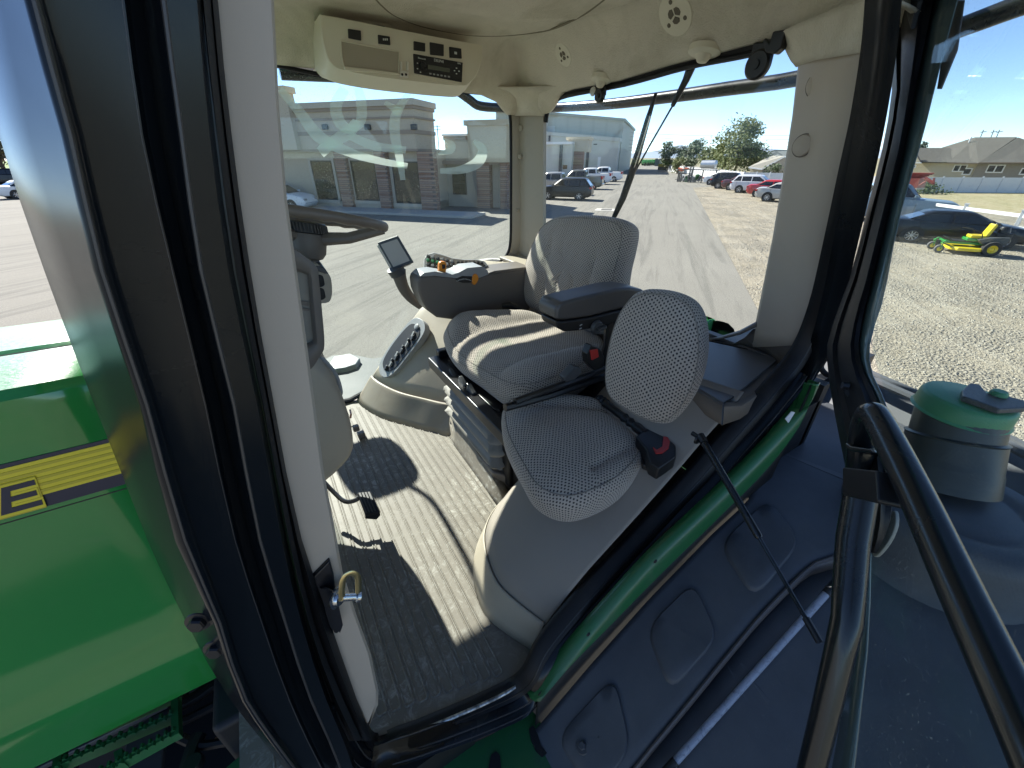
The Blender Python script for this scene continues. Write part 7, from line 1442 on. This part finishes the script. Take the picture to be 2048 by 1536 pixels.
# ================================================================ yard equipment, poles, wires
g = MB(); gy = mat('galvanised', (.50, .52, .54), .35, .7, .1, 2)
tk0 = empty('tank_trailer', tuple(PZ(1400, 366, 0)), label='silver cylindrical tank on a steel rack by the parked cars', cat='tank trailer')
Xt = PZ(1400, 366, 0).x
a, b = PX(1404, 329, Xt), PX(1428, 329, Xt); b = Vector((a.x+.4, b.y, b.z)); mb = MB(); rr = .52; ax = (b-a).normalized(); L_ = (b-a).length
mb.lathe([(0, -.12), (rr*.6, -.08), (rr, 0), (rr, L_), (rr*.6, L_+.08), (0, L_+.12)], a, ax, 28); mb.build('tank', gy, tk0)
mb = MB(); z0 = a.z-.6
for x in (1360, 1383, 1405, 1432): p = PX(x, 350, Xt); mb.box((Xt, p.y, z0/2), (.12, .12, z0))
p0, p1 = PX(1358, 340, Xt), PX(1436, 340, Xt); mb.bb(Xt-.5, Xt-.38, p0.y, p1.y, z0-.1, z0); mb.bb(Xt+.4, Xt+.5, p0.y, p1.y, z0-.1, z0); mb.bb(Xt-.5, Xt-.42, p0.y, p1.y, .3, .38); mb.build('rack', MT['dgrey'], tk0)
rk = empty('equipment_rack', tuple(PZ(1362, 364, 0)), label='tall steel gate rack with orange and white implements beside the lane', cat='equipment rack')
Xr = PZ(1362, 364, 0).x
mb = MB()
for x in (1357, 1363, 1379, 1384): p = PX(x, 350, Xr); zt_ = PX(x, 334 if x > 1370 else 340, Xr).z; mb.box((Xr, p.y, zt_/2), (.14, .14, zt_))
p0, p1 = PX(1357, 350, Xr), PX(1384, 350, Xr)
for z in (.15, 1.1): mb.bb(Xr-.05, Xr+.05, p0.y, p1.y, z, z+.08)
mb.build('frame', MT['dgrey'], rk)
for k in range(8):
    p = PX(1364+k*5, 355+(k % 3)*2, Xr+1.0); mb = MB(); mb.box(p, (.5, .35, .8), Matrix.Rotation(k, 3, 'Z') @ Matrix.Rotation(.4, 3, 'X')); mb.build('implement', [MT['white'], MT['lgrey'], MT['greend'], MT['dgrey']][k % 4], rk, bevel=.05)
mb = MB(); mb.box(PX(1362, 339, Xr), (.5, .7, .3), Matrix.Rotation(.3, 3, 'X')); mb.box(PX(1374, 337, Xr), (.4, .5, .2)); mb.build('orange_guard', mat('guard_orange', (.62, .12, .04), .6), rk, bevel=.04)
g0_ = PZ(1326, 342, 0); ym = empty('spreader', tuple(g0_), label='yellow topped trailer with grey cab standing in the lane far off', cat='machine')
mb = MB(); mb.box(g0_+Vector((0, 0, .6)), (1.5, 2.6, .8)); mb.build('chassis', MT['dgrey'], ym, bevel=.1); mb = MB(); mb.box(g0_+Vector((0, 0, 1.35)), (1.6, 2.6, .7)); mb.build('hopper', mat('machine_yellow', (.55, .40, .04), .5), ym, bevel=.1)
mb = MB(); mb.box(g0_+Vector((0, 1.9, 2.0)), (1.5, 1.5, 1.8)); mb.build('cab', MT['lgrey'], ym, bevel=.15)
rn = random.Random(4); gmk = MT['green']
for k in range(16):
    p = PZ(1284+k*2.0+rn.uniform(-.5, .5), 331.5-k*.1+rn.uniform(-.8, .8), 0); t = empty('farm_machine', tuple(p), label='green farm implements parked in a far row at the end of the lane', cat='machine', group='green implements at the end of the lane')
    mb = MB(); mb.box(p+Vector((0, 0, 1.2)), (2.2, 1.6, 1.0), Matrix.Rotation(rn.uniform(0, 1), 3, 'Z')); mb.box(p+Vector((.4, .3, 1.9)), (.6, 1.0, .8)); mb.build('hull', gmk, t, bevel=.1)
    mb = MB(); mb.lathe([(0, 0), (.55, 0), (.6, .1), (.6, .3), (0, .35)], p+Vector((-.9, -.9, .6)), (0, -1, 0), 12); mb.build('wheel', MT['tyre'], t)
# red header wagon behind the fence line
R0 = PZ(1830, 396, 0); R0 = Vector((R0.x*.95, R0.y*.95, 0)); redm = mat('dull_red_steel', (.26, .05, .04), .6, 0, .2, 2)
rw = empty('red_wagon', tuple(R0), label='old red farm wagon with spare metal stacked on top by the field', cat='wagon')
XR_ = R0.x
mb = MB(); mb.prism([PX(x, y, XR_) for x, y in ((1790, 357), (1840, 357), (1834, 376), (1790, 377))], (1.6, 0, 0)); mb.build('box', redm, rw)
mb = MB(); mb.prism([PX(x, y, XR_-.05) for x, y in ((1790, 377), (1834, 376.5), (1833, 380), (1790, 381))], (1.7, 0, 0)); mb.build('floor', tan, rw)
mb = MB()
for i in range(9): y = 346+i*1.3; mb.tube([PX(1792+i*2, y, XR_), PX(1868-i*3.5, y+1+(i % 2), XR_+.8)], .05, 5)
mb.tube([PX(1850, 356, XR_), PX(1866, 366, XR_)], .12, 6); mb.tube([PX(1838, 371, XR_), PX(1856, 360, XR_)], .05, 5); mb.tube([PX(1868, 356, XR_), PX(1867, 369, XR_)], .08, 5); mb.build('stacked_iron', redm, rw)
tree('weeds', PZ(1848, 388, 0), 1.1, 1.9, ld, 'dark weeds growing under the red wagon', 'weeds', n=500, ls=.15, seed=31, zlow=.0, trunk=.03)
# utility poles and wires
def pole(px, pyt, pyb, name, label, r=.14, arms=True):
    b = PZ(px, pyb, 0); h = (PP(px+ (px-1024)*.001, pyt, b, Vector((b.x, b.y, 0)).normalized())).z; t = empty(name, tuple(b), label=label, cat='utility pole', group='utility poles'); mb = MB(); mb.tube([b, b+Vector((0, 0, h))], [r, r*.7], 8); mb.build('pole_shaft', mat('pole_wood', (.13, .10, .08), .9), t)
    if arms:
        for k in (.4, 1.1): mb = MB(); q = b+Vector((0, 0, h-k)); mb.box(q, (1.9, .12, .12), Matrix.Rotation(RAD(-49), 3, 'Z')); mb.build('crossarm', bpy.data.materials['pole_wood'], t)
    return b, h
b1, h1 = pole(1250, 265, 340, 'utility_pole', 'tall bare utility pole to the right of the warehouse', .18, False)
b2, h2 = pole(881, 250, 340, 'utility_pole', 'utility pole with crossarms above the low wing of the office', .16)
tw = empty('power_lines', (b1.x, b1.y, 0), label='thin power lines crossing the sky behind the lane trees', cat='power lines')
for i, y in enumerate((265, 273, 280, 288, 295, 300)):
    a = PP(1252, y, b1, Vector((b1.x, b1.y, 0)).normalized()); q = PP(1640, y+4-i*.2, gp_(1640, 150), Vector((gp_(1640, 150).x, gp_(1640, 150).y, 0)).normalized()); P = [a.lerp(q, k/10)-Vector((0, 0, .6*math.sin(math.pi*k/10))) for k in range(11)]
    mb = MB(); mb.tube(P, .03, 4); mb.build('wire', MT['dgrey'], tw)
